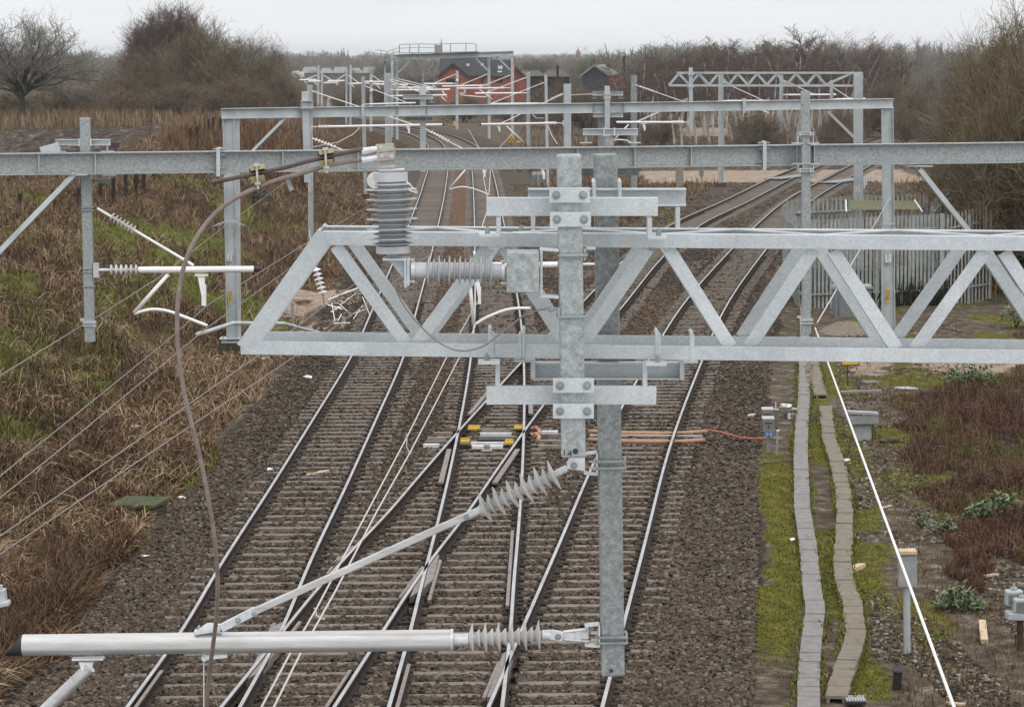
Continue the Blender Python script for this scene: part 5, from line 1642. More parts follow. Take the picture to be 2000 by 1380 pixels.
# orange ducts across the right-hand track and the orange cable to the switch boxes
for lab, pts in (("upper orange cable duct lying across the right-hand track", [(1150, 842), (1240, 846), (1320, 846), (1381, 842)]), ("lower orange cable duct lying across the right-hand track", [(1150, 858), (1240, 862), (1320, 862), (1376, 859)])):
    p = [P(x, y, z=-.13) for x, y in pts]
    tag(MB().tube(spline(p, 5), .048, 10).build("cable_duct", M['orange'], loc=p[0], smooth='all'), lab, "cable duct", "orange cable ducts across the track")
for m, r, lab, pts in (('orangec', .016, "orange cable sagging over the ballast to the switch boxes", [(1383, 843), (1410, 848), (1440, 856), (1470, 860), (1500, 858), (1512, 857)]), ('black', .02, "black cable loop on the ballast below the orange one", [(1372, 860), (1400, 862), (1418, 850), (1425, 858), (1450, 863), (1480, 862)]), ('black', .012, "thin black cable trailing over the moss to the trough", [(1460, 915), (1500, 908), (1530, 905), (1575, 900)])):
    p = [gp(x, y, .05) for x, y in pts]
    tag(MB().tube(spline(p, 6), r, 8).build("cable", M[m], loc=p[0], smooth='all'), lab, "cable")
tag(MB().beam(P(1152, 850, z=-.14), P(1372, 852, z=-.14), .09, .05).build("stretcher_bar", M['alu'], loc=P(1262, 851, z=-.14)), "pale steel bar lying between the two orange ducts", "bar")

# switch gear on the crossover
sw = thing("switch_gear", "black and white rods with yellow blocks between the rails at the crossing", "switch gear", P(960, 850, z=-.15))
for x0, x1, y0, y1 in ((914, 937, 829, 839), (899, 917, 853, 866), (1004, 1024, 828, 838), (986, 1003, 857, 867)):
    a, b = P(x0, (y0 + y1) / 2, z=-.04), P(x1, (y0 + y1) / 2, z=-.04)
    for s in (-1, 1):
        MB().beam(a + V(0, .15 * s, -.01), b + V(0, .15 * s, -.01), .13, .06).build("yellow_block", M['yellow'], sw, bevel=.012)
    MB().beam(a + V(.02, 0, .02), b + V(-.02, 0, .02), .08, .06).build("yellow_block", M['yellow'], sw)
for x0, x1, y, m, wd in ((938, 999, 847, 'white', .10), (942, 998, 842, 'railold', .08), (936, 1005, 854, 'boxgrey', .12), (920, 985, 865.5, 'white', .1), (922, 982, 872, 'white', .16), (932, 1000, 860, 'dark', .12), (898, 918, 869, 'dark', .2), (941, 961, 878, 'sand', .07)):
    MB().beam(P(x0, y, z=-.09), P(x1, y, z=-.09), wd, .06).build("rod", M[m], sw)
for x in (947, 951, 955):
    MB().beam(P(x, 868.5, z=-.055), P(x, 875.5, z=-.055), .03, .012, (0, 0, 1)).build("band", M['dark'], sw)
for x0, x1, y, m in ((827, 858, 870, 'white'), (830, 868, 864, 'sleeper'), (835, 872, 857, 'timber'), (1058, 1090, 844, 'white'), (1058, 1140, 850, 'railold'), (1054, 1130, 862, 'timber'), (1052, 1100, 872, 'timber'), (848, 884, 847, 'timber'), (879, 892, 836, 'timber')):
    MB().beam(P(x0, y, z=-.14), P(x1, y, z=-.14), .14, .08).build("bearer", M[m], sw)
for y in (836, 848):
    a = P(1036, y, z=-.1)
    MB().tube([a, a + V(.12, 0, .02), a + V(.2, -.25, -.02), P(1054 if y < 840 else 1050, y + 12, z=-.12)], .045, 6).build("rusty_lug", M['orange'], sw)

# wood-topped pillar at lower right, stray timber, bricks, grate, pipe
b = gp(1772, 1275)
t = thing("pillar_box", "grey box on a pipe post with a raw wooden top, by the white line", "post box", b)
MB().tube([b - V(0, 0, .1), gtop(1771, 1140, b)], .052, 16).build("post", M['galv_far'], t, smooth=True)
s_ = b.y / F_PX
MB().beam(gtop(1772, 1143, b), gtop(1772, 1082, b), 35 * s_, .2, (0, -1, 0)).build("case", M['boxpale'], t, bevel=.006)
MB().beam(gtop(1755, 1077, b) , gtop(1789, 1076, b), .26, .055).build("wooden_top", M['newwood'], t, bevel=.004)
def lay(name, label, cat, a, b, wd, h, m, group=None):
    pa, pb_ = gp(*a, .03), gp(*b, .03)
    return tag(MB().beam(pa, pb_, wd, h).build(name, M[m], loc=pa, bevel=.006), label, cat, group)
lay("timber_offcut", "pale timber offcut lying across a gap in the tan trough lids", "timber", (1644, 1124), (1684, 1107), .13, .09, 'newwood')
lay("brick_piece", "long pale brick standing in moss near the right edge", "brick", (1923, 1256), (1918, 1217), .11, .07, 'newwood')
lay("wood_scrap", "small orange wood scrap under the leafy scrub at right", "wood scrap", (1922, 1128), (1948, 1124), .08, .04, 'newwood')
lay("wood_scrap", "thin pale stick on the soil left of the white-berried plant", "wood scrap", (1720, 995), (1740, 990), .06, .03, 'newwood')
lay("wood_scrap", "short orange scrap at the bottom edge below the white line", "wood scrap", (1848, 1376), (1885, 1380), .07, .04, 'newwood')
lay("plank", "dark plank on edge behind the galvanised cabinet", "plank", (1642, 768), (1722, 766), .2, .07, 'timber')
lay("plank", "dark short timber lying right of the galvanised cabinet", "plank", (1720, 866), (1756, 864), .12, .06, 'postwood')
lay("plank", "black slat beside the tan trough bend", "plank", (1664, 968), (1680, 978), .1, .06, 'postwood')
for k, (x, y) in enumerate(((1700, 748), (1770, 760), (1706, 735))):
    lay("stone_slab", ["flat slab in the mossy patch by the yellow sign", "orange slab at the edge of the mossy patch", "slab farther back in the mossy patch by the yellow sign"][k], "slab", (x - 14, y), (x + 14, y), .35, .05, 'sand' if k == 1 else 'trough')
b = gp(1670, 1376, .06)
t = thing("drain_grate", "small galvanised drain grate at the bottom edge beside the tan lids", "drain grate", b)
MB().box(b, .28, .3, .03).build("frame", M['dark'], t)
for i in range(7):
    MB().box(b + V(-.115 + .038 * i, 0, .03), .016, .28, .02).build("bar", M['galv'], t)
for i in (-1, 0, 1):
    MB().box(b + V(0, .13 * i, .034), .27, .02, .02).build("cross_bar", M['galv'], t)
b = gp(1750, 1345)
tag(MB().tube([b - V(0, 0, .05), gtop(1754, 1308, b)], .062, 14, False).lathe(gtop(1754, 1309, b), gtop(1754, 1308, b) + V(0, -.02, .03), [(0, .05), (.01, .074), (.03, .074), (.03, .055)], 16).build("pipe_stub", M['black'], loc=b, smooth=True), "black pipe stub sticking out of the soil at lower right", "pipe")
b = gp(1992, 1270)
t = thing("twin_signal_lamp", "pair of grey lamp heads on a tray at the right edge", "lamp", b)
MB().tube([b - V(0, 0, .05), gtop(1992, 1206, b)], .05, 10).build("post", M['rusty'], t)
MB().beam(gtop(1966, 1200, b), gtop(2040, 1203, b), .3, .1).build("tray", M['galv_far'], t, bevel=.01)
for x, y, dy in ((1982, 1160, .08), (1994, 1172, -.06)):
    q = gtop(x, y + 8, b) + V(0, dy, 0)
    MB().box(q, .26, .18, .23).build("lamp_head", M['galv_far'], t, bevel=.03)
    MB().box(q + V(0, -.093, -.01), .19, .006, .15).build("lens", M['boxgrey'], t, bevel=.002)
    MB().lathe(q + V(0, 0, .12), q + V(0, 0, 1), [(0, .05), (.03, .05), (.03, .02), (.09, .02)], 10).build("cap", M['galv_far'], t)
b = P(-2, 1175, Y=33)
t = thing("steel_bracket", "galvanised bracket end poking in at the lower left edge", "bracket", b)
MB().beam(P(-40, 1170, Y=33), P(12, 1165, Y=33), .16, .2).build("body", M['galv'], t, bevel=.01)
MB().beam(P(-40, 1188, Y=32.9), P(18, 1176, Y=32.9), .2, .05).build("foot", M['galv_far'], t, bevel=.008)
MB().beam(P(0, 1150, Y=33), P(0, 1142, Y=33), .06, .06, (0, -1, 0)).build("cap", M['galv_far'], t)
MB().beam(Vector((b.x - .1, b.y, ground_at(b))), P(-20, 1186, Y=33), .09, .09, (0, -1, 0)).build("post", M['galv_dull'], t)

# concrete chamber on the bank, boulder, litter
b = gp(258, 1020)
t = thing("cable_chamber", "mossy square concrete chamber at the edge of the ballast", "chamber", b)
s_ = b.y / F_PX
zz = .42
MB().prof(b + V(0, -.05, zz * .4), b + V(.18, .85, zz * .4), [(-.40, -.4), (.40, -.4), (.40, .12), (-.40, .12)]).build("wall", M['chamber'], t, bevel=.02)
MB().prof(b + V(0, -.12, zz * .4 + .16), b + V(.2, .95, zz * .4 + .16), [(-.46, -.035), (.46, -.035), (.46, .035), (-.46, .035)]).build("lid", M['mosstop'], t, bevel=.015)
blob("boulder", "mossy boulder behind the black end of the big aluminium tube", "boulder", gp(48, 1228), .28, .3, .16, M['rock'], 3, rough=.3)
blob("boulder", "darker low boulder at the left edge beside the mossy one", "boulder", gp(0, 1235), .36, .3, .14, M['rock'], 4, rough=.3)
lt = [(320, 963, "white scrap on the grass above the concrete chamber"), (355, 973, "torn white scrap at the ballast edge past the chamber"), (282, 1089, "crumpled white scrap between bank and ballast"), (526, 918, "cream scrap beside the left rail"), (600, 738, "pale scrap on the ballast below the boom"), (482, 765, "white scrap by the lowest bank wire"), (520, 702, "white scrap at the foot of the bank under the boom end"), (448, 697, "pale scrap by the left portal leg"), (1548, 1056, "blue-white scrap in the moss beside the grey trough"), (1655, 900, "bundle of white scraps by the tan trough"), (1836, 877, "white scrap under the brown scrub"), (263, 1056, "pale scrap below the concrete chamber"), (262, 835, "small pale scrap high on the bank")]
for i, (x, y, lab) in enumerate(lt):
    b = gp(x, y, .03)
    k = b.y / F_PX
    blob("litter_scrap", lab, "litter", b, 9 * k, .09, 3.2 * k, M['litter'], 20 + i, "scraps of litter", 1, 1.1)
lay("broken_board", "pale broken board lying between the left rails", "board", (600, 930), (640, 921), .12, .03, 'newwood')

# pile of parts on the pale pad left of the tracks, seen through the boom
b = gp(650, 640)
t = thing("isolator_heap", "heap of white pipes and fittings on the pale pad seen through the boom", "pipe heap", b)
for (x0, y0), (x1, y1), r in (((642, 590), (698, 566), .03), ((648, 597), (654, 630), .014), ((660, 632), (667, 617), .016), ((666, 600), (696, 575), .012), ((664, 600), (678, 611), .016), ((690, 629), (708, 600), .014), ((684, 621), (714, 607), .012), ((708, 585), (722, 618), .014), ((652, 637), (684, 634), .02), ((641, 601), (668, 607), .03)):
    MB().tube([gp(x0, y0, .1), gp(x1, y1, .06)], r, 8).build("pipe", M['alu_far'], t)
for x in (677, 681):
    q = gp(x, 632)
    MB().beam(q, gtop(x - 1, 612, q), .03, .03, (0, 1, 0)).build("black_leg", M['black'], t)
for x, y in ((655, 607), (649, 612), (662, 603)):
    blob_c = gp(x, y, .05)
    MB().box(blob_c, .12, .1, .07).build("fitting", M['alu_far'], t, bevel=.015)
i0, i1 = P(616, 521, Y=88), P(631, 575, Y=88)
t = thing("hanging_insulator", "white insulator string hanging above the pale pad, left of the tracks", "insulator", i1)
ln = (i1 - i0).length
pr = [(0, .03)]
for i in range(6):
    d = ln * (.05 + i * .16)
    pr += [(d, .04), (d + ln * .005, .05), (d + ln * .07, .15), (d + ln * .085, .15), (d + ln * .09, .06)]
pr += [(ln, .04)]
MB().lathe(i0, i1, pr, 16).build("sheds", M['alu_far'], t, smooth=True)
MB().tube([i1, P(634, 600, Y=88)], .025, 6).build("rod", M['galv_dull'], t)
MB().tube([i0, P(610, 490, Y=90), P(604, 450, Y=100)], .012, 6).build("wire", M['wirepale'], t)
b = gp(572, 636)
tag(MB().beam(b, gtop(571, 590, b), .09, .09, (0, -1, 0)).build("short_post", M['galv_dull'], loc=b), "short grey post beside the pale pad left of the tracks", "post")

# things beyond the middle beam
b = gp(1327, 372)
tag(MB().beam(b, gtop(1327, 318, b), .48, .4, (0, -1, 0)).build("timber_stump", M['stump'], loc=b, bevel=.04), "broad split grey timber stump below the middle beam", "stump")
b = gp(1370, 370)
t = thing("small_notice", "small grey notice on a thin post right of the split stump", "notice", b)
MB().beam(b, gtop(1370, 340, b), .07, .07, (0, -1, 0)).build("post", M['stump'], t)
MB().beam(gtop(1370, 345, b), gtop(1370, 328, b), .28, .05, (0, -1, 0)).build("board", M['boxgrey'], t)
b = gp(1449, 333)
tag(MB().beam(b, gtop(1449, 318, b), .3, .2, (0, -1, 0)).build("post_plate", M['greenpl'], loc=b), "dull green plate post on the pale crossing road", "post")
b = gp(1052, 362)
t = thing("equipment_case", "rounded grey-green equipment case by the second track, under the middle beam", "cabinet", b)
MB().prof(b + V(-.45, 0, .42), b + V(.45, 0, .42), [(-.3, -.45), (.3, -.45), (.3, .3), (.15, .48), (-.15, .48), (-.3, .3)]).build("body", M['greyplastic'], t, bevel=.03)
MB().tube([gtop(1051, 362, b) + V(0, -.4, 0), gtop(1051, 336, b) + V(0, -.4, 0)], .03, 8).build("pipe", M['galv'], t)
tag(MB().lathe(P(733, 352, Y=79), P(733, 352, Y=78.9), [(0, .02), (.001, .24), (.03, .24), (.031, .02)], 20).build("round_sign", M['white'], loc=P(733, 352, Y=79)), "round white sign half hidden behind the ribbed upright insulator", "sign")
for x, y0, y1, yb, w_, lab in ((888, 237, 246, 251, 6, "amber plate leaning at the foot of the mast before the brick house"), (998, 263, 277, 281, 9, "amber warning sign low on the gantry leg beside the tracks"), (1013, 275, 279, 282, 9, "flat amber plate lying right of the warning sign")):
    b = gp(x, yb)
    t = thing("amber_sign", lab, "sign", b, "amber signs beyond the middle beam")
    fc_ = MB().beam(gtop(x, y1, b), gtop(x, y0, b), pxm(w_, b.y), .06, (0, -1, 0)).build("face", M['signyel'], t)
    if y1 - y0 > 10:
        c_ = gtop(x, (y0 + y1) / 2, b) + V(0, -.04, 0)
        MB().tube([c_ + V(-.18, 0, -.2), c_ + V(0, 0, .2), c_ + V(.18, 0, -.2), c_ + V(-.18, 0, -.2)], .04, 5).build("triangle", M['black'], fc_)
    MB().beam(b, gtop(x, y1, b), .06, .06, (0, -1, 0)).build("post", M['dark'], t)
b = gp(714, 386)
tag(MB().box(b + V(0, 0, .1), 1.0, .8, .24).build("mast_footing", M['boxgrey'], loc=b), "grey footing slab under the greenish mast by the left tracks", "footing")
for i, (x, y0, y1) in enumerate(((1688, 348, 368), (1692, 346, 362), (1697, 338, 356), (1704, 336, 352))):
    b = gp(x, y1)
    t = thing("crossing_gate_post", ["nearest pale gate post at the level crossing", "second pale gate post at the level crossing, close behind", "third pale gate post at the level crossing with a rail", "farthest pale gate post at the level crossing"][i], "gate post", b, "pale gate posts at the level crossing")
    MB().beam(b, gtop(x, y0, b), .1, .1, (0, -1, 0)).build("post", M['sand'], t)
    MB().beam(gtop(x - 3, y0 + 2, b), gtop(x + 4, y0 + 1, b), .06, .06).build("rail", M['sand'], t)
for a, c_, lab in (((1500, 345), (1560, 343), "dark crossing panel between the rails of the curving crossover"), ((1606, 352), (1664, 340), "grey crossing panel between the rails of the right-hand track")):
    mb = MB()
    pa, pb_ = P(*a, z=-.02), P(*c_, z=-.02)
    mb.prof(pa + V(0, -3, 0), pa + V(3.2, 3.5, 0), [(-.62, -.06), (.62, -.06), (.62, .0), (-.62, .0)])
    tag(mb.build("road_panel", M['greyplastic'], loc=pa), lab, "crossing panel", "level crossing road panels")

# ================================================================ buildings
def prism(mb, c, w2, ln, h, ax=(1, 0, 0)):
    """gable prism: ridge along Y"""
    c = Vector(c)
    return mb.prof(c, c + V(0, ln, 0), [(-w2, 0), (w2, 0), (0, h)])
HB = 430.0
hs_ = thing("brick_house", "red brick house with a dark slate roof, rooflights and a front gable", "house", P(940, 185, Y=HB))
def hp(x, y, dy=0): return P(x, y, Y=HB + dy)
gz0 = 190
def wallbox(x0, x1, ytop, dy0, dy1, name="wall", m='brick'):
    a, b = hp(x0, ytop, dy0), hp(x1, ytop, dy0)
    zb = -.3
    mb = MB()
    mb.prof(V((a.x + b.x) / 2, HB + dy0, zb), V((a.x + b.x) / 2, HB + dy1, zb), [(-(b.x - a.x) / 2, 0), ((b.x - a.x) / 2, 0), ((b.x - a.x) / 2, a.z - zb), (-(b.x - a.x) / 2, a.z - zb)])
    return mb.build(name, M[m], hs_)
wallbox(884, 1001, 149, 0, 8)
# front gable wing
a, b, r_ = hp(856, 149, -1.2), hp(914, 148, -1.2), hp(884, 127, -1.2)
MB().prof(V((a.x + b.x) / 2, HB - 1.2, -.3), V((a.x + b.x) / 2, HB + 6, -.3), [(-(b.x - a.x) / 2, 0), ((b.x - a.x) / 2, 0), ((b.x - a.x) / 2, a.z + .3), (0, r_.z + .3), (-(b.x - a.x) / 2, a.z + .3)]).build("gable_wall", M['brick'], hs_)
mb = MB()
for s in (-1, 1):
    e_ = a if s < 0 else b
    p0 = V(e_.x + s * .25, HB - 1.6, e_.z - .1)
    p1 = V(r_.x, HB - 1.6, r_.z + .3)
    mb.poly([p0, p1, p1 + V(0, 7.5, 0), p0 + V(0, 7.5, 0)])
    mb.beam(p0 - V(0, 0, .12), p1 - V(0, 0, .12), .12, .3)
mb.build("gable_roof", M['slate'], hs_)
# main roof: two slopes with a ridge
def roof(x0, x1, ye, yr, dy0, dym, dy1, name="roof"):
    e0, e1 = hp(x0, ye, dy0), hp(x1, ye, dy0)
    k0, k1 = hp(x0 + 1, yr, dym), hp(x1 - 1, yr, dym)
    f0_, f1_ = V(e0.x, HB + dy1, e0.z), V(e1.x, HB + dy1, e1.z)
    mb = MB()
    mb.poly([e0, e1, k1, k0]); mb.poly([k0, k1, f1_, f0_])
    mb.poly([e0 - V(0, 0, .2), e1 - V(0, 0, .2), e1, e0])
    mb.poly([e0, k0, f0_]); mb.poly([e1, f1_, k1])
    return mb.build(name, M['slate'], hs_)
roof(858, 961, 147.5, 111, -.5, 4.5, 9.5)
roof(955, 1001, 148.5, 117, -.4, 4, 8.5)
MB().beam(V(hp(1004, 112).x, HB + 3, 0), hp(1004, 111, 3), 2.0 * .16, 1.1, (0, -1, 0)).build("chimney_stack", M['brick'], hs_)
sd = MB()
a, b = hp(1006, 150, 3), hp(1026, 151, 3)
sd.prof(V((a.x + b.x) / 2, HB + 3, -.3), V((a.x + b.x) / 2, HB + 7, -.3), [(-.9, 0), (.9, 0), (.9, a.z + .3), (-.9, a.z + 1.6)])
sd.build("lean_to", M['brick'], hs_)
mb = MB()
p0, p1 = hp(1027, 152, 2.6), hp(1005, 130, 2.6)
mb.poly([p0, p1, p1 + V(0, 5, 0), p0 + V(0, 5, 0)]); mb.beam(p0, p1, .1, .3)
mb.build("lean_to_roof", M['slate'], hs_)
for x0, x1, y0, y1, dy in ((871, 898, 154, 162, -1.25), (917, 924, 157, 162, -.05), (939, 945, 154, 161, -.05), (967, 982, 154, 162, -.05)):
    w_ = MB().beam(hp(x0, (y0 + y1) / 2, dy), hp(x1, (y0 + y1) / 2, dy), .1, pxm(y1 - y0, HB)).build("window", M['dark'], hs_)
    MB().beam(hp(x0 + .8, (y0 + y1) / 2, dy - .07), hp(x1 - .8, (y0 + y1) / 2, dy - .07), .03, pxm(y1 - y0 - 1.6, HB)).build("pane", M['glass'], w_)
MB().lathe(hp(884, 134, -1.22), hp(884, 134, -1.4), [(0, .2), (.08, .2)], 16).build("round_vent", M['dark'], hs_)
for x, y, w_, h, dy in ((914, 127, 5.5, 5, 1.2), (942, 126, 6, 5, 1.4), (977, 132, 9, 7, 1.2), (976, 140, 8.5, 3, .5)):
    c_ = hp(x, y, dy)
    MB().prof(c_ + V(-pxm(w_ / 2, HB), -.05, .0), c_ + V(pxm(w_ / 2, HB), -.05, .0), [(-.06, -pxm(h / 2, HB)), (.0, -pxm(h / 2, HB)), (-.15, pxm(h / 2, HB)), (-.25, pxm(h / 2, HB))]).build("rooflight", M['skyl'], hs_)
BB = 440.0
brn = thing("dark_barn", "dark blue-black gabled barn with a pale sheet roof before the birches", "barn", P(1165, 180, Y=BB))
a, b, r_ = P(1138, 145, Y=BB), P(1185, 144, Y=BB), P(1160, 130, Y=BB)
MB().prof(V((a.x + b.x) / 2, BB, -.3), V((a.x + b.x) / 2 + 2, BB + 16, -.3), [(-(b.x - a.x) / 2, 0), ((b.x - a.x) / 2, 0), ((b.x - a.x) / 2, a.z + .3), (r_.x - (a.x + b.x) / 2, r_.z + .3), (-(b.x - a.x) / 2, a.z + .3)]).build("wall", M['barn'], brn)
mb = MB()
for s, e_ in ((-1, a), (1, b)):
    p0, p1 = V(e_.x + s * .5, BB - .5, e_.z - .25), V(r_.x, BB - .5, r_.z + .25)
    mb.poly([p0, p1, p1 + V(2.2, 17, 0), p0 + V(2.2, 17, 0)])
    mb.beam(p0 - V(0, 0, .1), p1 - V(0, 0, .1), .1, .25)
mb.build("roof", M['barnroof'], brn)
wl = P(1185, 146, Y=BB + 3)
MB().prof(V(wl.x + .8, BB + 3, -.3), V(wl.x + .8, BB + 12, -.3), [(-1, 0), (2.6, 0), (2.6, wl.z - .2), (-1, wl.z + .3)]).build("brick_lean_to", M['brick'], brn)
def shed(name, label, x0, x1, ye, yr, Y, m, rm, hip=.3, group=None):
    a, b = P(x0, ye, Y=Y), P(x1, ye, Y=Y)
    rz = P(x0, yr, Y=Y + 4).z
    t = thing(name, label, "building", V((a.x + b.x) / 2, Y, 0), group)
    z0 = float(gz(a.x, Y)) - 1
    MB().prof(V((a.x + b.x) / 2, Y, z0), V((a.x + b.x) / 2, Y + 8, z0), [(-(b.x - a.x) / 2, 0), ((b.x - a.x) / 2, 0), ((b.x - a.x) / 2, a.z - z0), (-(b.x - a.x) / 2, a.z - z0)]).build("wall", M[m], t)
    ww = (b.x - a.x) * hip / 2
    k0, k1 = V(a.x + ww, Y + 4, rz), V(b.x - ww, Y + 4, rz)
    e0, e1, g0, g1 = V(a.x - .3, Y - .4, a.z), V(b.x + .3, Y - .4, b.z), V(a.x - .3, Y + 8.4, a.z), V(b.x + .3, Y + 8.4, b.z)
    mb = MB()
    mb.poly([e0, e1, k1, k0]); mb.poly([e0, k0, g0]); mb.poly([e1, g1, k1]); mb.poly([g1, g0, k0, k1])
    mb.build("roof", M[rm], t)
    return t
shed("farm_building", "low grey-roofed farm building right of the brick house", 1012, 1062, 149, 138, 450, 'postwood', 'roofdark')
shed("farm_building", "second low grey roof nearer the dark barn", 1058, 1112, 150, 136, 452, 'postwood', 'roofdark', .5)
for i, (x, w_) in enumerate(((604, 26), (636, 24), (664, 26), (692, 28), (722, 26))):
    shed("terraced_house", ["leftmost hazy grey house of the far terrace", "second hazy house from the left of the far terrace", "middle hazy house of the far terrace", "fourth hazy house of the far terrace", "rightmost hazy house of the far terrace"][i], x - w_ / 2, x + w_ / 2, 143, 131 + (i % 2) * 2, 900 + 10 * i, 'greystone', 'barnroof', .1 + .3 * (i % 2), "far terrace of houses")
for i, (x, y) in enumerate(((574, 141), (581, 140), (588, 142))):
    c_ = P(x, y, Y=800)
    tag(MB().lathe(c_ - V(0, 0, 1.6), c_ + V(0, 0, 2), [(0, .95), (.9, 1.0), (1.4, .8), (1.75, .45), (1.9, .1)], 14).build("white_tank", M['sand'], loc=c_, smooth=True), ["left of three white domed tanks beyond the hedge", "middle white domed tank beyond the hedge", "right of three white domed tanks beyond the hedge"][i], "tank", "white domed tanks")
b = P(645, 200, Y=420)
t = thing("white_kiosk", "small white domed kiosk between the far masts at left", "kiosk", V(b.x, b.y, 0))
MB().lathe(V(b.x, b.y, -.2), V(b.x, b.y, 9), [(0, .55), (1.9, .5), (2.3, .4), (2.5, .1)], 14).build("dome", M['sand'], t, smooth=True)
MB().box(V(b.x + .2, b.y - .3, .3), 1.0, 1, 1.2).build("base", M['sand'], t)
b = P(652, 190, Y=430)
tag(MB().prof(V(P(640, 190, Y=430).x, 430, 0), V(P(640, 190, Y=430).x, 436, 0), [(0, -.3), (2.6, -.3), (2.2, 1.6), (0, 1.4)]).build("lean_shed", M['barnroof'], loc=V(b.x, 430, 0)), "low pale sloping shed roof left of the tracks", "shed")
# far skyline: spire church and red domed tower
CH = 2600.0
t = thing("church", "hazy grey church tower with a thin spire behind the gantry walkway", "church", P(857, 104, Y=CH))
a, b = P(849, 101, Y=CH), P(861, 88, Y=CH)
MB().prof(V((a.x + b.x) / 2, CH, -2), V((a.x + b.x) / 2, CH + 6, -2), [(-3.0, 0), (3.0, 0), (3.0, b.z + 2), (-3.0, b.z + 2)]).build("tower", M['greystone'], t)
c_ = P(862, 90, Y=CH)
MB().lathe(c_ - V(0, 0, 6), P(862, 75, Y=CH), [(0, 1.0), (6, .95), (13.5, .06)], 8).build("spire", M['greystone'], t)
t = thing("domed_tower", "hazy red domed tower on the far skyline", "tower", P(1129, 118, Y=CH))
c_ = P(1129, 118, Y=CH)
MB().lathe(c_ - V(0, 0, 12), c_ + V(0, 0, 20), [(0, 3.0), (14.5, 2.9), (14.6, 2.3), (17.5, 2.2), (18.5, 2.5), (20.5, 1.7), (22, .9), (22.2, .5), (23.5, .45), (25.5, .05)], 12).build("drum", M['redsand'], t, smooth=True)
for x, y, h in ((1100, 107, 6), (1108, 111, 3)):
    p = P(x, y, Y=CH)
    MB().box(p - V(0, 0, 6), 2.2, 3, 12).build("turret", M['redsand'], t)
p = P(1110, 115, Y=CH)
MB().box(p - V(0, 0, 6), 14, 6, 12).build("hall", M['redsand'], t)
for x, y0, y1, lab in ((1219, 110, 150, "dark telegraph pole left of the birch wood"), (1089, 128, 152, "dark thin pole above the low farm roofs")):
    b = P(x, y0, Y=400)
    tag(MB().tube([V(b.x, 400, 0), b], .16, 8).build("telegraph_pole", M['postwood'], loc=V(b.x, 400, 0)), lab, "pole")

# ================================================================ wire fence along the bank
wf = thing("post_fence", "straggling line of dark fence posts across the brown bank", "fence", gp(222, 380))
for x, y, h in ((40, 424, 24), (104, 420, 28), (153, 413, 24), (196, 398, 22), (222, 392, 22), (246, 387, 24), (266, 380, 22), (281, 376, 22), (300, 352, 18), (372, 290, 18), (385, 286, 17), (407, 277, 22), (417, 273, 22), (430, 265, 14), (500, 252, 12), (520, 247, 12)):
    b = gp(x, y)
    MB().tube([b - V(0, 0, .1), gtop(x + rt.uniform(-1, 1), y - h - 22, b)], .085, 7).build("post", M['postwood'], wf)
# ================================================================ vegetation
def leafmat(name, isl, rough=.85):
    return mat(name, isl[0], rough, 0, isl=isl, spec=.05 if rough > .6 else .4)
M['drygrass'] = leafmat('dry_grass', [(0.063, 0.033, 0.018), (0.111, 0.061, 0.034), (0.163, 0.100, 0.056), (0.070, 0.038, 0.022), (0.229, 0.159, 0.092), (0.126, 0.070, 0.038), (0.089, 0.046, 0.025), (0.192, 0.126, 0.070)])
M['tangrass'] = leafmat('tan_grass', [(0.172, 0.109, 0.066), (0.242, 0.168, 0.105), (0.125, 0.076, 0.047), (0.296, 0.218, 0.140), (0.195, 0.133, 0.082)])
M['greengrass'] = leafmat('green_grass', [(0.074, 0.082, 0.020), (0.109, 0.117, 0.031), (0.148, 0.144, 0.043), (0.164, 0.140, 0.062), (0.094, 0.098, 0.027)])
M['bramble'] = leafmat('bramble_stem', [(0.060, 0.025, 0.020), (0.093, 0.043, 0.032), (0.119, 0.060, 0.043), (0.072, 0.037, 0.025), (0.170, 0.106, 0.072)])
M['moss'] = leafmat('moss_tuft', [(0.078, 0.081, 0.018), (0.137, 0.135, 0.027), (0.195, 0.185, 0.042), (0.111, 0.101, 0.026)])
M['bankbramble'] = leafmat('brown_bramble_stem', [(0.068, 0.036, 0.024), (0.104, 0.058, 0.037), (0.048, 0.026, 0.018), (0.136, 0.084, 0.054), (0.168, 0.116, 0.076)])
M['leaf'] = leafmat('glossy_leaf', [(.05, .085, .02), (.08, .13, .035), (.13, .18, .06), (.19, .22, .10), (.04, .06, .016)], .45)
M['ivy'] = leafmat('dark_ivy', [(.012, .022, .010), (.022, .036, .015), (.03, .045, .02), (.04, .055, .028)], .6)
M['ivyweed'] = leafmat('dark_weed', [(.03, .034, .016), (.05, .048, .024), (.022, .026, .012), (.07, .06, .034)])
M['bark_oak'] = mat('grey_oak_bark', (.035, .032, .024), .9, 0, var=(.07, .066, .05), scale=3)
M['bark_brown'] = mat('brown_bark', (.03, .023, .016), .9, 0, var=(.065, .052, .036), scale=3)
M['bark_birch'] = mat('pale_birch_bark', (.22, .195, .17), .85, 0, var=(.55, .51, .465), scale=1.2, stretch=(4, 4, .5), stops=[(.25, (.1, .08, .07))])
M['bark_moss'] = mat('mossy_bark', (.022, .022, .010), .95, 0, var=(.06, .062, .022), scale=3)
M['twig_oak'] = leafmat('oak_twig', [(0.162, 0.149, 0.119), (0.209, 0.196, 0.159), (0.135, 0.124, 0.100)])
M['twig_brown'] = leafmat('brown_twig', [(0.150, 0.111, 0.078), (0.208, 0.156, 0.111), (0.260, 0.202, 0.143), (0.130, 0.096, 0.069)])
M['twig_olive'] = leafmat('olive_twig', [(.135, .112, .070), (.18, .15, .098), (.21, .18, .12), (.11, .09, .056)])
M['twig_red'] = leafmat('red_brown_twig', [(.115, .082, .07), (.15, .108, .092), (.095, .068, .058), (.19, .145, .125)])
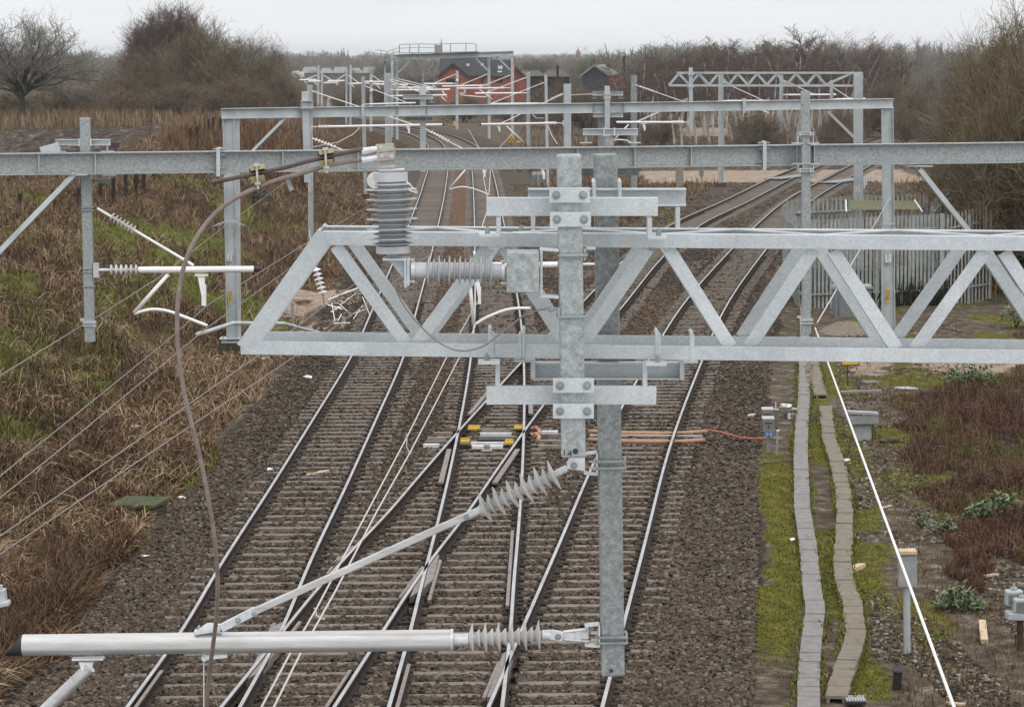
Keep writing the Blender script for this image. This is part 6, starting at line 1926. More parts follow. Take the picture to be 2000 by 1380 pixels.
M['twig_grey'] = leafmat('grey_twig', [(0.208, 0.189, 0.163), (0.260, 0.240, 0.208), (0.176, 0.156, 0.130)])
M['twig_tan'] = leafmat('tan_twig', [(0.154, 0.118, 0.070), (0.216, 0.169, 0.102), (0.118, 0.087, 0.051), (0.277, 0.221, 0.143), (0.098, 0.072, 0.043)])
M['frond'] = leafmat('pale_frond', [(.30, .205, .115), (.38, .275, .165), (.22, .14, .075), (.45, .35, .235)])
RS = np.random.RandomState(21)
q_rand = random.Random(8)

def blades(name, x, y, z, L, wd, lean, m, kind='stuff', parent=None, loc=(0, 0, 0), curl=.5, label=None, cat=None):
    """thin two-piece blades: root points, lengths, widths, lean angles"""
    N = len(x)
    az = RS.rand(N) * 6.2832
    dx, dy = np.cos(az), np.sin(az)
    l1 = lean * (1 - curl * .5)
    l2 = lean * (1 + curl * .6)
    h = L * .55
    mx, my, mz = x + dx * np.sin(l1) * h, y + dy * np.sin(l1) * h, z + np.cos(l1) * h
    h2 = L * .45
    tx, ty, tz = mx + dx * np.sin(l2) * h2, my + dy * np.sin(l2) * h2, mz + np.cos(l2) * h2
    # width vector: sideways with a random turn
    b = az + 1.5708 + (RS.rand(N) - .5) * 1.2
    wx, wy = np.cos(b) * wd * .5, np.sin(b) * wd * .5
    wz = (RS.rand(N) - .5) * wd * .8
    v = np.stack([np.stack([x - wx, y - wy, z - wz - .02], -1), np.stack([x + wx, y + wy, z + wz - .02], -1),
                  np.stack([mx + wx * .8, my + wy * .8, mz + wz], -1), np.stack([mx - wx * .8, my - wy * .8, mz - wz], -1),
                  np.stack([tx, ty, tz], -1), np.stack([tx - wx * .2, ty - wy * .2, tz], -1)], 1)
    v = v - np.array(loc)[None, None]
    i = np.arange(N)[:, None, None] * 6
    f = (i + np.array([(0, 1, 2, 3), (3, 2, 4, 5)])[None]).reshape(-1, 4)
    o = npmesh(name, v.reshape(-1, 3), f, m, parent, loc)
    return tag(o, label, cat, None, kind)

def spread(N, y0, y1, xl, xr):
    """ground points with density falling off as 1/y^2, between two edges given as functions of y"""
    u = RS.rand(N)
    y = 1 / (1 / y0 + u * (1 / y1 - 1 / y0))
    a, b = xl(y), xr(y)
    return a + RS.rand(N) * (b - a), y
SX = lambda px, y: (px - 1000) / F_PX * y

def on_ground(x, y):
    return gz(x, y)
# left bank: dead bracken and grass, tan standing grass beyond, green turf in patches
x, y = spread(210000, 34, 250, lambda y: SX(-90, y), lambda y: np.minimum(T1(y) - 2.2, SX(900, y)))
uL, uR, dm, wob = zones(x, y)
grn = sst(.53, .67, vn(x * .35, y * .12, 14) * .7 + vn(x * 1.3, y * .6, 15) * .3 + .12 * np.exp(-((uL - 5.5) / 2.5) ** 2)) * (1 - sst(110, 160, y))
clump = vn(x * 1.1, y * .8, 50) * .6 + vn(x * 3.2, y * 2.2, 51) * .4
field = (uL > 9.3) & (y > 158) & (x / y < -.124 - .015 * (224 - y) / 60)
pad_ = (y > 86) & (y < 104) & (x > T1(y) - 4.4)
cc_ = gp(262, 1005)
open_ = lambda x, y: ((x - cc_.x) / .75) ** 2 + ((y - cc_.y) / 1.6) ** 2 > 1
keep = open_(x, y) & ~pad_ & (uL > .15 + RS.rand(len(x)) * .6) & ((RS.rand(len(x)) > grn * .86)) & ~field & (clump > .27 + RS.rand(len(x)) * .3)
xx, yy, cc = x[keep], y[keep], clump[keep]
zz = on_ground(xx, yy)
N = len(xx)
far_ = sst(60, 160, yy)
Lb, Wb, Ab = (.18 + .45 * RS.rand(N)) * (.45 + cc) * (1 + .1 * far_), (.009 + .011 * RS.rand(N)) * (.8 + yy / 110), .5 + RS.rand(N) * (1.2 - .3 * far_)
pale_ = vn(xx * .45, yy * .2, 52) * .65 + vn(xx * 1.6, yy * .9, 53) * .35 + (RS.rand(N) - .5) * .15 > .52 - .16 * sst(55, 110, yy)
for nm_, s_, m_ in (("dead_bracken", ~pale_, 'drygrass'), ("matted_grass", pale_, 'tangrass')):
    blades(nm_, xx[s_], yy[s_], zz[s_], Lb[s_], Wb[s_], Ab[s_], M[m_])
k2 = open_(x, y) & ~pad_ & (uL > .3) & (RS.rand(len(x)) < grn) & ~field
xx, yy = x[k2], y[k2]
N = len(xx)
blades("bank_turf", xx, yy, on_ground(xx, yy), .08 + .2 * RS.rand(N), (.009 + .01 * RS.rand(N)) * (.8 + yy / 90), .3 + RS.rand(N) * .9, M['greengrass'])
x, y = spread(26000, 85, 300, lambda y: SX(-90, y), lambda y: SX(620, y))
uL, uR, dm, wob = zones(x, y)
k3 = (uL > 3) & (vn(x * .25, y * .09, 60) > .52) & (RS.rand(len(x)) > .35) & ~((uL > 9.3) & (y > 158) & (x / y < -.124 - .015 * (224 - y) / 60) & (y < 222))
xx, yy = x[k3], y[k3]
N = len(xx)
blades("tan_reeds", xx, yy, on_ground(xx, yy), .22 + .35 * RS.rand(N), .010 * (1 + yy / 90), .1 + RS.rand(N) * .5, M['tangrass'])
x = np.concatenate([SX(-60 + 700 * RS.rand(16000), 1)]) * 1.0
y = 214 + 72 * RS.rand(16000)
x = x * y
uL, uR, dm, wob = zones(x, y)
kr = (uL > 2) & (vn(x * .2, y * .08, 63) > .25) & ((y > 222 + 10 * vn(x * .1, y * .02, 30)) | (x / y > -.124))
blades("field_edge_reeds", x[kr], y[kr], on_ground(x[kr], y[kr]), .6 + .9 * RS.rand(kr.sum()), .045 + .03 * RS.rand(kr.sum()), .1 + RS.rand(kr.sum()) * .5, M['tangrass'])
x = SX(330 + 290 * RS.rand(14000), 1)
y = 1 / (1 / 150 + RS.rand(14000) * (1 / 260 - 1 / 150))
x = x * y
uL, uR, dm, wob = zones(x, y)
kr = (uL > 2) & (vn(x * .25, y * .1, 64) > .3)
blades("slope_reeds", x[kr], y[kr], on_ground(x[kr], y[kr]), .5 + .7 * RS.rand(kr.sum()), .028 + .02 * RS.rand(kr.sum()), .1 + RS.rand(kr.sum()) * .6, M['drygrass'])
x, y = spread(60000, 36, 170, lambda y: SX(-60, y), lambda y: T1(y) - 2.6)
uL, uR, dm, wob = zones(x, y)
kb = open_(x, y) & ~((y > 86) & (y < 104) & (x > T1(y) - 4.4)) & (uL > .5) & (vn(x * .55, y * .22, 66) * .7 + vn(x * 1.7, y * .9, 67) * .3 > .55) & ~((uL > 9.3) & (y > 152))
xx, yy = x[kb], y[kb]
N = len(xx)
blades("bank_bramble", xx, yy, on_ground(xx, yy), .3 + .55 * RS.rand(N), (.008 + .009 * RS.rand(N)) * (.8 + yy / 110), .3 + RS.rand(N) * 1.2, M['bankbramble'], curl=1.0)
x, y = spread(15000, 34, 95, lambda y: SX(-60, y), lambda y: T1(y) - 2.7)
uL, uR, dm, wob = zones(x, y)
kf = open_(x, y) & (uL > .3) & (vn(x * .7, y * .4, 80) > .42)
xx, yy = x[kf], y[kf]
N = len(xx)
blades("pale_fronds", xx, yy, on_ground(xx, yy) + .05 + .15 * RS.rand(N), .3 + .5 * RS.rand(N), .008 + .009 * RS.rand(N), .9 + RS.rand(N) * .8, M['frond'], curl=.6)
# low tangle either side farther off, between the diverging lines and along the right
x, y = spread(60000, 95, 420, lambda y: SX(1020, y), lambda y: SX(2080, y))
uL, uR, dm, wob = zones(x, y)
tan_ = ((y > 185) & (y < 213) & (x > 9) & (x < 34)) | ((y > 290) & (y < 326) & (x > 11) & (x < 26))
k4 = (dm > 3.4) & (uL < -1) & ~tan_ & (vn(x * .3, y * .1, 61) > .27) & ((uR > 1.5) | (y > 118)) & ~((x > 9.5) & (x < 18) & (y > 80) & (y < 99))
xx, yy = x[k4], y[k4]
N = len(xx)
blades("rough_tangle", xx, yy, on_ground(xx, yy), .25 + .55 * RS.rand(N), .012 * (1 + yy / 80), .2 + RS.rand(N) * .8, M['drygrass'])
q = RS.rand(9000, 2)
x, y = f0.x + .3 + q[:, 0] * (f1.x - f0.x), f0.y + .5 + q[:, 1] * 6.5
blades("compound_weeds", x, y, gz(x, y), .4 + .8 * RS.rand(9000), .03 + .03 * RS.rand(9000), .1 + RS.rand(9000) * .7, M['ivyweed'])
# brown-red bramble scrub at right
x, y = spread(120000, 36, 88, lambda y: T3(y) + 5.2, lambda y: SX(2090, y))
uL, uR, dm, wob = zones(x, y)
edge = np.interp(y, [36, 40, 46, 52, 58, 66, 70, 75, 88], [6.2, 5.2, 4.3, 3.6, 3.3, 3.2, 3.4, 6, 8])
k5 = (uR + (vn(x * 1.2, y * .6, 70) - .5) * 1.6 > edge) & (vn(x * .9, y * .6, 71) * .6 + vn(x * 2.6, y * 1.7, 74) * .4 > .36)
xx, yy = x[k5], y[k5]
N = len(xx)
eg_ = np.interp(yy, [36, 40, 46, 52, 58, 66, 70, 75, 88], [6.2, 5.2, 4.3, 3.6, 3.3, 3.2, 3.4, 6, 8])
hh = (.25 + .6 * vn(xx * .8, yy * .5, 72)) * (.35 + .65 * sst(-.4, 1.6, uR[k5] - eg_)) * (.7 + .6 * vn(xx * 2.4, yy * 1.6, 75))
mixv = vn(xx * 1.1, yy * .7, 73) + (RS.rand(N) - .5) * .5
for nm_, s_, m_ in (("bramble_scrub", mixv > .6, 'bramble'), ("brown_scrub", (mixv <= .6) & (mixv > .24), 'bankbramble'), ("scrub_grass", (mixv <= .24) & (mixv > .08), 'drygrass'), ("scrub_weeds", mixv <= .08, 'greengrass')):
    blades(nm_, xx[s_], yy[s_], on_ground(xx[s_], yy[s_]), hh[s_] * (.35 + RS.rand(s_.sum()) * .85), .007 + .009 * RS.rand(s_.sum()), .25 + RS.rand(s_.sum()) * 1.25, M[m_], curl=1.1)
# weeds and moss tufts on the soil and along the troughs
x, y = spread(110000, 34, 80, lambda y: T3(y) + 2.6, lambda y: T3(y) + 8)
uL, uR, dm, wob = zones(x, y)
am = sst(.0, .2, uR + wob * .3) * (1 - sst(.75, .95, uR)) * sst(38, 42, y) * (1 - sst(57, 64, y)) * sst(.0, .18, vn(x * 1.6, y * .7, 11) + .1)
am = np.maximum(am, sst(.8, 1.1, uR) * (1 - sst(2.1, 2.6, uR)) * sst(.32, .5, vn(x * 1.2, y * .5, 12)) * (1 - sst(75, 85, y)) * .8)
am = np.maximum(am, sst(1.5, 3, uR) * sst(.48, .66, vn(x * .8, y * .35, 13)) * .6)
k6 = RS.rand(len(x)) < am
xx, yy = x[k6], y[k6]
N = len(xx)
blades("moss_tufts", xx, yy, on_ground(xx, yy), .015 + .03 * RS.rand(N), .012 + .014 * RS.rand(N), .3 + RS.rand(N) * 1.1, M['moss'])
ex, ey = [], []
for t_ in [o for o in bpy.data.objects if o.name.startswith("cable_trough")]:
    for ch in t_.children:
        if not ch.name.startswith("lid"): continue
        co = [v_.co for v_ in ch.data.vertices]
        x0, x1 = min(q.x for q in co) + WL[ch].x, max(q.x for q in co) + WL[ch].x
        y0, y1 = min(q.y for q in co) + WL[ch].y, max(q.y for q in co) + WL[ch].y
        n_ = int(90 * float(vn(x0 * 1.3, y0 * .8, 90)) ** 1.5)
        for _ in range(n_):
            s_ = q_rand.random()
            ex.append((x0 if s_ < .5 else x1) + q_rand.gauss(0, .03)); ey.append(q_rand.uniform(y0, y1))
ex, ey = np.array(ex), np.array(ey)
blades("joint_moss", ex, ey, np.full(len(ex), -.15) - .02 * RS.rand(len(ex)), .03 + .06 * RS.rand(len(ex)), .012 + .012 * RS.rand(len(ex)), .3 + RS.rand(len(ex)), M['moss'])
k7 = (uR > 2.4) & (RS.rand(len(x)) < .12)
xx, yy = x[k7], y[k7]
N = len(xx)
blades("soil_weeds", xx, yy, on_ground(xx, yy), .06 + .2 * RS.rand(N), .008 + .006 * RS.rand(N), .3 + RS.rand(N) * 1.1, M['drygrass'])

# ---------------------------------------------------------------- trees: grown as tapered limbs that fork down to twigs
def prisms(segs, sides=3):
    a = np.array(segs)
    p0, p1, r0, r1 = a[:, 0:3], a[:, 3:6], a[:, 6], a[:, 7]
    d = p1 - p0
    d = d / np.maximum(np.linalg.norm(d, axis=1, keepdims=True), 1e-6)
    ref = np.where(abs(d[:, 2:3]) > .8, np.array([[1., 0, 0]]), np.array([[0, 0, 1.]]))
    s = np.cross(d, ref); s /= np.linalg.norm(s, axis=1, keepdims=True)
    t = np.cross(d, s)
    vs = []
    for p, r in ((p0, r0), (p1, r1)):
        for k in range(sides):
            an = 2 * math.pi * k / sides
            vs.append(p + (s * math.cos(an) + t * math.sin(an)) * r[:, None])
    v = np.stack(vs, 1).reshape(-1, 3)
    i = np.arange(len(a))[:, None, None] * (2 * sides)
    f = np.array([(k, (k + 1) % sides, sides + (k + 1) % sides, sides + k) for k in range(sides)])
    return v, (i + f[None]).reshape(-1, 4)

def grow(seed, roots, levels, kids, ratio, angle, up, wob, rad_ratio, nseg=3, rmin=.006, start=.25, trunklev=1):
    """returns (trunk segments, crown segments)"""
    g_ = random.Random(seed)
    tr, cr_ = [], []
    def branch(p, d, L_, r, lev):
        n_ = nseg if lev < levels else 2
        pts = [p]
        q, dd = p, d
        for i in range(n_):
            dd = (dd + Vector((g_.gauss(0, wob), g_.gauss(0, wob), g_.gauss(0, wob) + up[min(lev, len(up) - 1)]))).normalized()
            q2 = q + dd * (L_ / n_)
            ra, rb = r * (1 - .75 * i / n_), r * (1 - .75 * (i + 1) / n_)
            (tr if lev <= trunklev else cr_).append((*q, *q2, max(ra, rmin), max(rb, rmin * .7)))
            q = q2
            pts.append((q, dd))
        if lev >= levels: return
        k = kids[min(lev, len(kids) - 1)]
        for i in range(k):
            f = start + (1 - start) * (i + g_.random()) / k if lev == 0 else .12 + .88 * (i + g_.random()) / k
            j = min(n_ - 1, int(f * n_))
            a_, b_ = (pts[j] if j == 0 else pts[j][0]), pts[j + 1][0]
            base = a_.lerp(b_, f * n_ - j)
            dirn = pts[j + 1][1]
            ax = dirn.orthogonal().normalized()
            ax.rotate(Matrix.Rotation(g_.uniform(0, 6.283), 3, dirn))
            an = angle[min(lev, len(angle) - 1)] * g_.uniform(.6, 1.3)
            nd = dirn * math.cos(an) + ax * math.sin(an)
            branch(base, nd, L_ * ratio[min(lev, len(ratio) - 1)] * g_.uniform(.65, 1.15) * (1 - .35 * f if lev == 0 else 1), max(r * rad_ratio * (1 - .5 * f), rmin), lev + 1)
    for p, d, L_, r in roots:
        branch(Vector(p), Vector(d).normalized(), L_, r, 0)
    return tr, cr_
def tree_meshes(tr, cr_):
    out_ = []
    for nm, sg, k in (("trunk", tr, 6), ("crown", cr_, 3)):
        v, f = prisms(sg, k)
        me = bpy.data.meshes.new(nm)
        me.vertices.add(len(v)); me.vertices.foreach_set("co", v.astype(np.float32).ravel())
        me.loops.add(f.size); me.loops.foreach_set("vertex_index", f.astype(np.int32).ravel())
        me.polygons.add(len(f)); me.polygons.foreach_set("loop_start", np.arange(0, f.size, 4, dtype=np.int32))
        me.update(calc_edges=True)
        out_.append(me)
    return out_
def extent(me):
    c = np.empty(len(me.vertices) * 3, dtype=np.float32)
    me.vertices.foreach_get("co", c)
    c = c.reshape(-1, 3)
    return np.percentile(c[:, 2], 99.7), (np.percentile(c[:, 0], 98.5) - np.percentile(c[:, 0], 1.5))
def multi(n, sp, L_, r, g_, lean=.35):
    return [((g_.uniform(-sp, sp), g_.uniform(-sp, sp), 0), (g_.gauss(0, lean), g_.gauss(0, lean), 1), L_ * g_.uniform(.7, 1.1), r * g_.uniform(.6, 1)) for _ in range(n)]
def domed(seed, W, H, th, nl, ns, nt, n4, r0, rt, low=.1, tw=.12, lump=.12, stems=1, wob=.5):
    """limbs that run out to a lumpy dome W wide and H high, forking to twigs that end on its surface"""
    g_ = random.Random(seed)
    ph = [g_.uniform(0, 6.28) for _ in range(6)]
    def dome(az, el):
        k = 1 + lump * (math.sin(3 * az + ph[0]) * math.cos(2 * el + ph[1]) + .7 * math.sin(5 * az + ph[2] + 3 * el) + .5 * math.sin(9 * az + ph[3]) * math.sin(7 * el + ph[4]))
        return Vector((math.cos(az) * math.cos(el) * W / 2 * k, math.sin(az) * math.cos(el) * W / 2 * k, th * .75 + math.sin(el) * (H - th * .75) * (1 + (k - 1) * .5)))
    tr, cr_ = [], []
    def curve(a, d, b, r_a, r_b, n_, dst):
        L_ = (b - a).length
        q = []
        for i in range(n_ + 1):
            t = i / n_
            c = a + d * (L_ * .45)
            p = a * (1 - t) ** 2 + c * (2 * t * (1 - t)) + b * t * t
            if 0 < i < n_: p += Vector((g_.gauss(0, 1), g_.gauss(0, 1), g_.gauss(0, 1))) * (L_ * .035 * wob)
            q.append(p)
        for i in range(n_):
            dst.append((*q[i], *q[i + 1], r_a + (r_b - r_a) * i / n_, r_a + (r_b - r_a) * (i + 1) / n_))
        return q
    tops = []
    for s in range(stems):
        o = Vector((g_.gauss(0, .03) * W, g_.gauss(0, .03) * W, -.2)) if stems > 1 else Vector((0, 0, -.2))
        t_ = Vector((o.x * 3 + g_.gauss(0, .03) * W * (stems > 1), o.y * 3, th * g_.uniform(.8, 1.1)))
        curve(o, Vector((0, 0, 1)), t_, r0, r0 * .75, 3, tr)
        tops.append(t_)
    for l_ in range(nl):
        az, el = 6.283 * l_ * .618 + g_.uniform(-.3, .3), math.asin(max(0.0, g_.uniform(low, 1)) ** .9)
        b = dome(az, el) * .86
        a = tops[l_ % stems] - Vector((0, 0, th * g_.uniform(0, .25)))
        d = ((b - a).normalized() + Vector((0, 0, .55))).normalized()
        q = curve(a, d, b, r0 * .5, r0 * .13, 6, tr)
        for s in range(ns):
            i = min(5, 1 + int(5 * (s + g_.random()) / ns))
            p = q[i].lerp(q[i + 1], g_.random()) if i < 6 else q[6]
            az2, el2 = az + g_.gauss(0, .42), min(1.55, max(math.asin(low) - .15, el + g_.gauss(0, .34)))
            b2 = dome(az2, el2) * g_.uniform(.72, .97)
            d2 = ((b2 - p).normalized() * .6 + (q[i + 1] - q[i]).normalized() * .6).normalized()
            q2 = curve(p, d2, b2, r0 * .14, rt * 1.6, 4, cr_)
            for t in range(nt):
                k = min(3, int(4 * (t + g_.random()) / nt))
                p3 = q2[k].lerp(q2[k + 1], g_.random())
                out3 = Vector((p3.x, p3.y, (p3.z - th * .5) * 1.1 + .4 * H)).normalized()
                b3 = p3 + (out3 * .8 + Vector((g_.gauss(0, .6), g_.gauss(0, .6), g_.gauss(0.1, .5)))) * (H * tw * g_.uniform(.6, 1.3))
                q3 = curve(p3, (q2[k + 1] - q2[k]).normalized(), b3, rt * 1.3, rt * .8, 2, cr_)
                for u in range(n4):
                    p4 = q3[g_.randrange(2)].lerp(q3[2], g_.random())
                    b4 = p4 + ((b3 - p3).normalized() * .7 + Vector((g_.gauss(0, .6), g_.gauss(0, .6), g_.gauss(.15, .5)))) * (H * tw * .55 * g_.uniform(.5, 1.3))
                    cr_.append((*p4, *b4, rt, rt * .5))
    return tr, cr_
q_ = random.Random(3)
KIND = {}
def kindof(key, seeds, fn):
    KIND[key] = []
    for s in seeds:
        tr, cr_ = fn(s)
        ms = tree_meshes(tr, cr_)
        h, w_ = extent(ms[1])
        KIND[key].append((ms, h, w_))
kindof('oak', (2,), lambda s: domed(s, 12.5, 8.6, 2.3, 30, 11, 7, 3, .2, .009, low=.14, tw=.085, lump=.03))
kindof('tall', (41, 42), lambda s: domed(s, 5.2, 11, 4.2, 18, 10, 8, 4, .14, .011, low=.0, tw=.10, lump=.16))
kindof('birch', (5, 6, 7, 8), lambda s: grow(s, [((0, 0, -.2), (random.Random(s).gauss(0, .04), 0, 1), 9.5, .095)], 3, (20, 8, 6), (.21, .5, .5), (.55, .6, .6), (.02, .07, .0, -.05), .06, .36, 6, .011, .40, 0))
kindof('bush', (11, 12, 13), lambda s: domed(s, 9, 8, 1.2, 22, 11, 8, 3, .12, .014, low=.0, tw=.13, lump=.10, stems=4))
kindof('tree', (15, 16), lambda s: domed(s, 6.5, 9, 3.0, 16, 9, 7, 3, .16, .012, low=.05, tw=.12, lump=.13))
kindof('thorn', (31, 32, 33), lambda s: domed(s, 9, 9, 1.5, 26, 13, 9, 3, .15, .009, low=-.02, tw=.11, lump=.09, stems=6, wob=1))
CACHE = {}
def plant2(key, i, name, label, cat, px, ytop, ybase, wpx, Y, bark, twig, group=None, rot=None):
    """the same, sized from its picture height; copies share their meshes"""
    b = P(px, ybase, Y=Y)
    top = P(px, ytop, Y=Y)
    b = Vector((b.x, Y, ground_at(b)))
    ms, h, w_ = KIND[key][i % len(KIND[key])]
    k = (key, i % len(KIND[key]), bark, twig)
    t = thing(name, label, cat, b, group)
    if k not in CACHE:
        CACHE[k] = []
        for me, m in zip(ms, (bark, twig)):
            c = me.copy()
            c.materials.append(M[m])
            CACHE[k].append(c)
    for me, nm in zip(CACHE[k], ("trunk", "crown")):
        o = bpy.data.objects.new(nm, me)
        COL.objects.link(o)
        o.parent = t
    sx, sz = pxm(wpx, Y) / w_, (top.z - b.z) / h
    t.scale = (sx, (sx + sz) / 2, sz)
    t.rotation_euler.z = rot if rot is not None else q_.choice((0, math.pi)) + q_.uniform(-.6, .6)
    return t
plant2('oak', 0, "oak_tree", "spreading bare oak with a rounded crown, alone at the left edge by the field", "tree", 44, 30, 228, 290, 246, 'bark_oak', 'twig_oak', rot=.4)
hb = "hedge of bare bushes on the left skyline"
for px, yt, yb, w_, Y, i, k, tw, lab in (
    (15, 178, 215, 110, 266, 0, 'bush', 'twig_olive', "dark low scrub bush behind the foot of the oak"),
    (100, 168, 215, 120, 272, 1, 'bush', 'twig_olive', "olive scrub bush under the right side of the oak"),
    (165, 172, 215, 110, 272, 2, 'bush', 'twig_brown', "low brown bush between the oak and the tall birches"),
    (245, 118, 218, 120, 276, 1, 'bush', 'twig_brown', "brown bush on the left flank of the tall birches"),
    (320, 95, 222, 190, 268, 0, 'bush', 'twig_brown', "broad brown bush in front of the tall birches"),
    (400, 55, 224, 190, 264, 2, 'bush', 'twig_olive', "tallest olive bush in the middle of the left hedge"),
    (475, 82, 226, 170, 258, 1, 'bush', 'twig_olive', "olive bush on the right shoulder of the left hedge"),
    (465, 150, 228, 150, 250, 0, 'bush', 'twig_brown', "low reddish bush at the front of the left hedge"),
    (535, 76, 226, 78, 270, 0, 'tree', 'twig_grey', "grey rounded tree at the right end of the left hedge"),
    (548, 140, 226, 75, 255, 2, 'bush', 'twig_brown', "small dark bush right of the grey rounded tree"),
    (360, 160, 226, 170, 254, 2, 'bush', 'twig_brown', "low broad brown bush before the olive ones"),
    (260, 165, 222, 130, 262, 1, 'bush', 'twig_brown', "low brown bush at the left foot of the hedge"),
    (420, 38, 200, 110, 290, 1, 'tree', 'twig_grey', "thin grey tree top above the olive bush"),
    (490, 62, 200, 100, 290, 0, 'tree', 'twig_grey', "thin grey tree top beside the rounded grey tree")):
    plant2(k, i, "bare_bush" if k == 'bush' else "bare_tree", lab, "bush" if k == 'bush' else "tree", px, yt, yb, w_, Y, 'bark_brown', tw, hb)
for j, (px, yt, w_, Y) in enumerate(((295, 24, 90, 274), (325, 8, 95, 278), (352, 8, 90, 276), (378, 20, 80, 280), (275, 48, 70, 282))):
    plant2('tall', j, "birch_tree", ["second birch from the left in the tall clump above the hedge", "tall middle birch in the clump above the hedge", "tallest birch of the clump above the hedge", "right-hand birch of the clump above the hedge", "shortest leftmost birch of the clump above the hedge"][j], "birch", px, yt, 222, w_ * 1.05, Y, 'bark_birch', 'twig_red', "birches above the left hedge")
# birch wood on the right: every trunk a tree
bw = random.Random(77)
prof_x = [1225, 1260, 1300, 1345, 1400, 1440, 1500, 1550, 1600, 1650, 1700, 1760, 1820, 1860]
prof_y = [118, 110, 96, 96, 90, 78, 80, 64, 84, 84, 78, 86, 94, 120]
nb = 0
desc = ["slender", "pale", "leaning", "thin", "straight", "forked", "twiggy", "tall", "bushy", "dark-topped"]
for row, (Y, n_, up_) in enumerate(((262, 24, 26), (282, 26, 14), (305, 28, 4), (330, 26, 0))):
    for j in range(n_):
        px = 1215 + (1880 - 1215) * (j + bw.uniform(.15, .85)) / n_
        yt = float(np.interp(px, prof_x, prof_y)) + up_ + bw.uniform(-12, 26)
        b = P(px, 250, Y=Y)
        u_r = b.x - float(T3(Y))
        if abs(u_r) < 4.5 or abs(b.x - float(T4(Y))) < 4.5: continue
        bx = "front row" if row == 0 else "second row" if row == 1 else "third row" if row == 2 else "back row"
        ref = "left edge" if px < 1300 else "part left of the small lattice boom" if px < 1400 else "middle part above the small lattice boom" if px < 1660 else "part right of the stout boom mast"
        plant2('birch', bw.randrange(4), "birch_tree", f"{desc[j % 10]} bare birch, number {j + 1} from the left in the {bx} of the wood", "birch", px, yt, 250, bw.uniform(42, 62), Y + bw.uniform(-6, 6), 'bark_birch', 'twig_red', "birch wood on the right")
        nb += 1
for px, yt, yb, w_, Y, i, k, bk_, tw, lab in (
    (1556, 52, 250, 70, 270, 1, 'birch', 'bark_birch', 'twig_red', "tallest birch standing proud above the middle of the wood"),
    (1640, 66, 220, 120, 350, 0, 'tree', 'bark_brown', 'twig_grey', "grey round-headed tree behind the birch wood, right of its tallest birch"),
    (1790, 78, 210, 120, 350, 1, 'tree', 'bark_brown', 'twig_grey', "grey twiggy tree behind the right end of the birch wood"),
    (1340, 82, 215, 170, 360, 0, 'tree', 'bark_brown', 'twig_oak', "dark rounded tree on the left hump of the wood"),
    (1275, 96, 215, 150, 365, 1, 'tree', 'bark_brown', 'twig_oak', "dark tree on the left slope of the wood"),
    (1455, 80, 215, 150, 365, 0, 'tree', 'bark_brown', 'twig_oak', "dark tree behind the middle of the birch wood"),
    (1720, 74, 215, 130, 340, 0, 'tree', 'bark_brown', 'twig_brown', "brown tree behind the stout boom mast"),
    (1835, 88, 235, 110, 300, 1, 'tree', 'bark_brown', 'twig_grey', "pale twiggy tree on the bank left of the big bush"),
    (1880, 72, 260, 110, 240, 0, 'tree', 'bark_brown', 'twig_grey', "light-twigged tree rising behind the big bush"),
    (1740, 150, 240, 110, 285, 0, 'bush', 'bark_brown', 'twig_brown', "brown bush under the right end of the birch wood"),
    (1810, 150, 235, 120, 280, 1, 'bush', 'bark_brown', 'twig_olive', "olive bush on the bank above the far rails"),
    (1865, 165, 250, 110, 270, 2, 'bush', 'bark_brown', 'twig_brown', "brown bush at the top of the far rails"),
    (1770, 200, 262, 70, 262, 1, 'bush', 'bark_brown', 'twig_brown', "low brown bush beside the far rails"),
    (1480, 215, 262, 110, 245, 0, 'bush', 'bark_brown', 'twig_brown', "low brown scrub at the foot of the birches"),
    (1640, 205, 268, 90, 235, 2, 'bush', 'bark_brown', 'twig_brown', "low twiggy scrub in front of the slim mast"),
    (1290, 225, 258, 80, 262, 1, 'bush', 'bark_brown', 'twig_brown', "small brown scrub at the left foot of the birches"),
    (1215, 190, 248, 90, 268, 0, 'bush', 'bark_brown', 'twig_red', "reddish scrub below the dark barn"),
    (1140, 168, 235, 110, 300, 2, 'bush', 'bark_brown', 'twig_olive', "olive scrub in front of the dark barn"),
    (1080, 155, 225, 100, 330, 1, 'bush', 'bark_brown', 'twig_olive', "olive bush before the low farm roofs"),
    (985, 190, 240, 80, 350, 0, 'bush', 'bark_brown', 'twig_brown', "brown hedge bush at the foot of the brick house"),
    (905, 186, 232, 90, 360, 1, 'bush', 'bark_brown', 'twig_olive', "green-brown hedge bush under the brick gable"),
    (815, 170, 225, 110, 420, 2, 'bush', 'bark_brown', 'twig_brown', "brown bush left of the brick house"),
    (730, 165, 222, 120, 440, 0, 'bush', 'bark_brown', 'twig_brown', "dark brown bush behind the left masts"),
    (672, 172, 222, 60, 420, 1, 'bush', 'bark_brown', 'twig_olive', "rounded dark bush beside the white kiosk"),
    (590, 168, 222, 70, 400, 2, 'bush', 'bark_brown', 'twig_brown', "brown bush at the far left bend of the rails"),
    (1160, 100, 200, 110, 520, 0, 'tree', 'bark_brown', 'twig_oak', "dark rounded tree directly behind the dark barn"),
    (1210, 100, 200, 120, 500, 1, 'tree', 'bark_brown', 'twig_oak', "dark rounded tree behind the telegraph pole"),
    (1050, 108, 190, 110, 600, 0, 'tree', 'bark_brown', 'twig_oak', "hazy dark tree behind the low farm roofs"),
    (815, 112, 200, 110, 560, 1, 'tree', 'bark_brown', 'twig_grey', "hazy grey tree left of the brick house roof"),
    (760, 118, 200, 90, 600, 0, 'tree', 'bark_brown', 'twig_oak', "hazy dark tree behind the broad mast")):
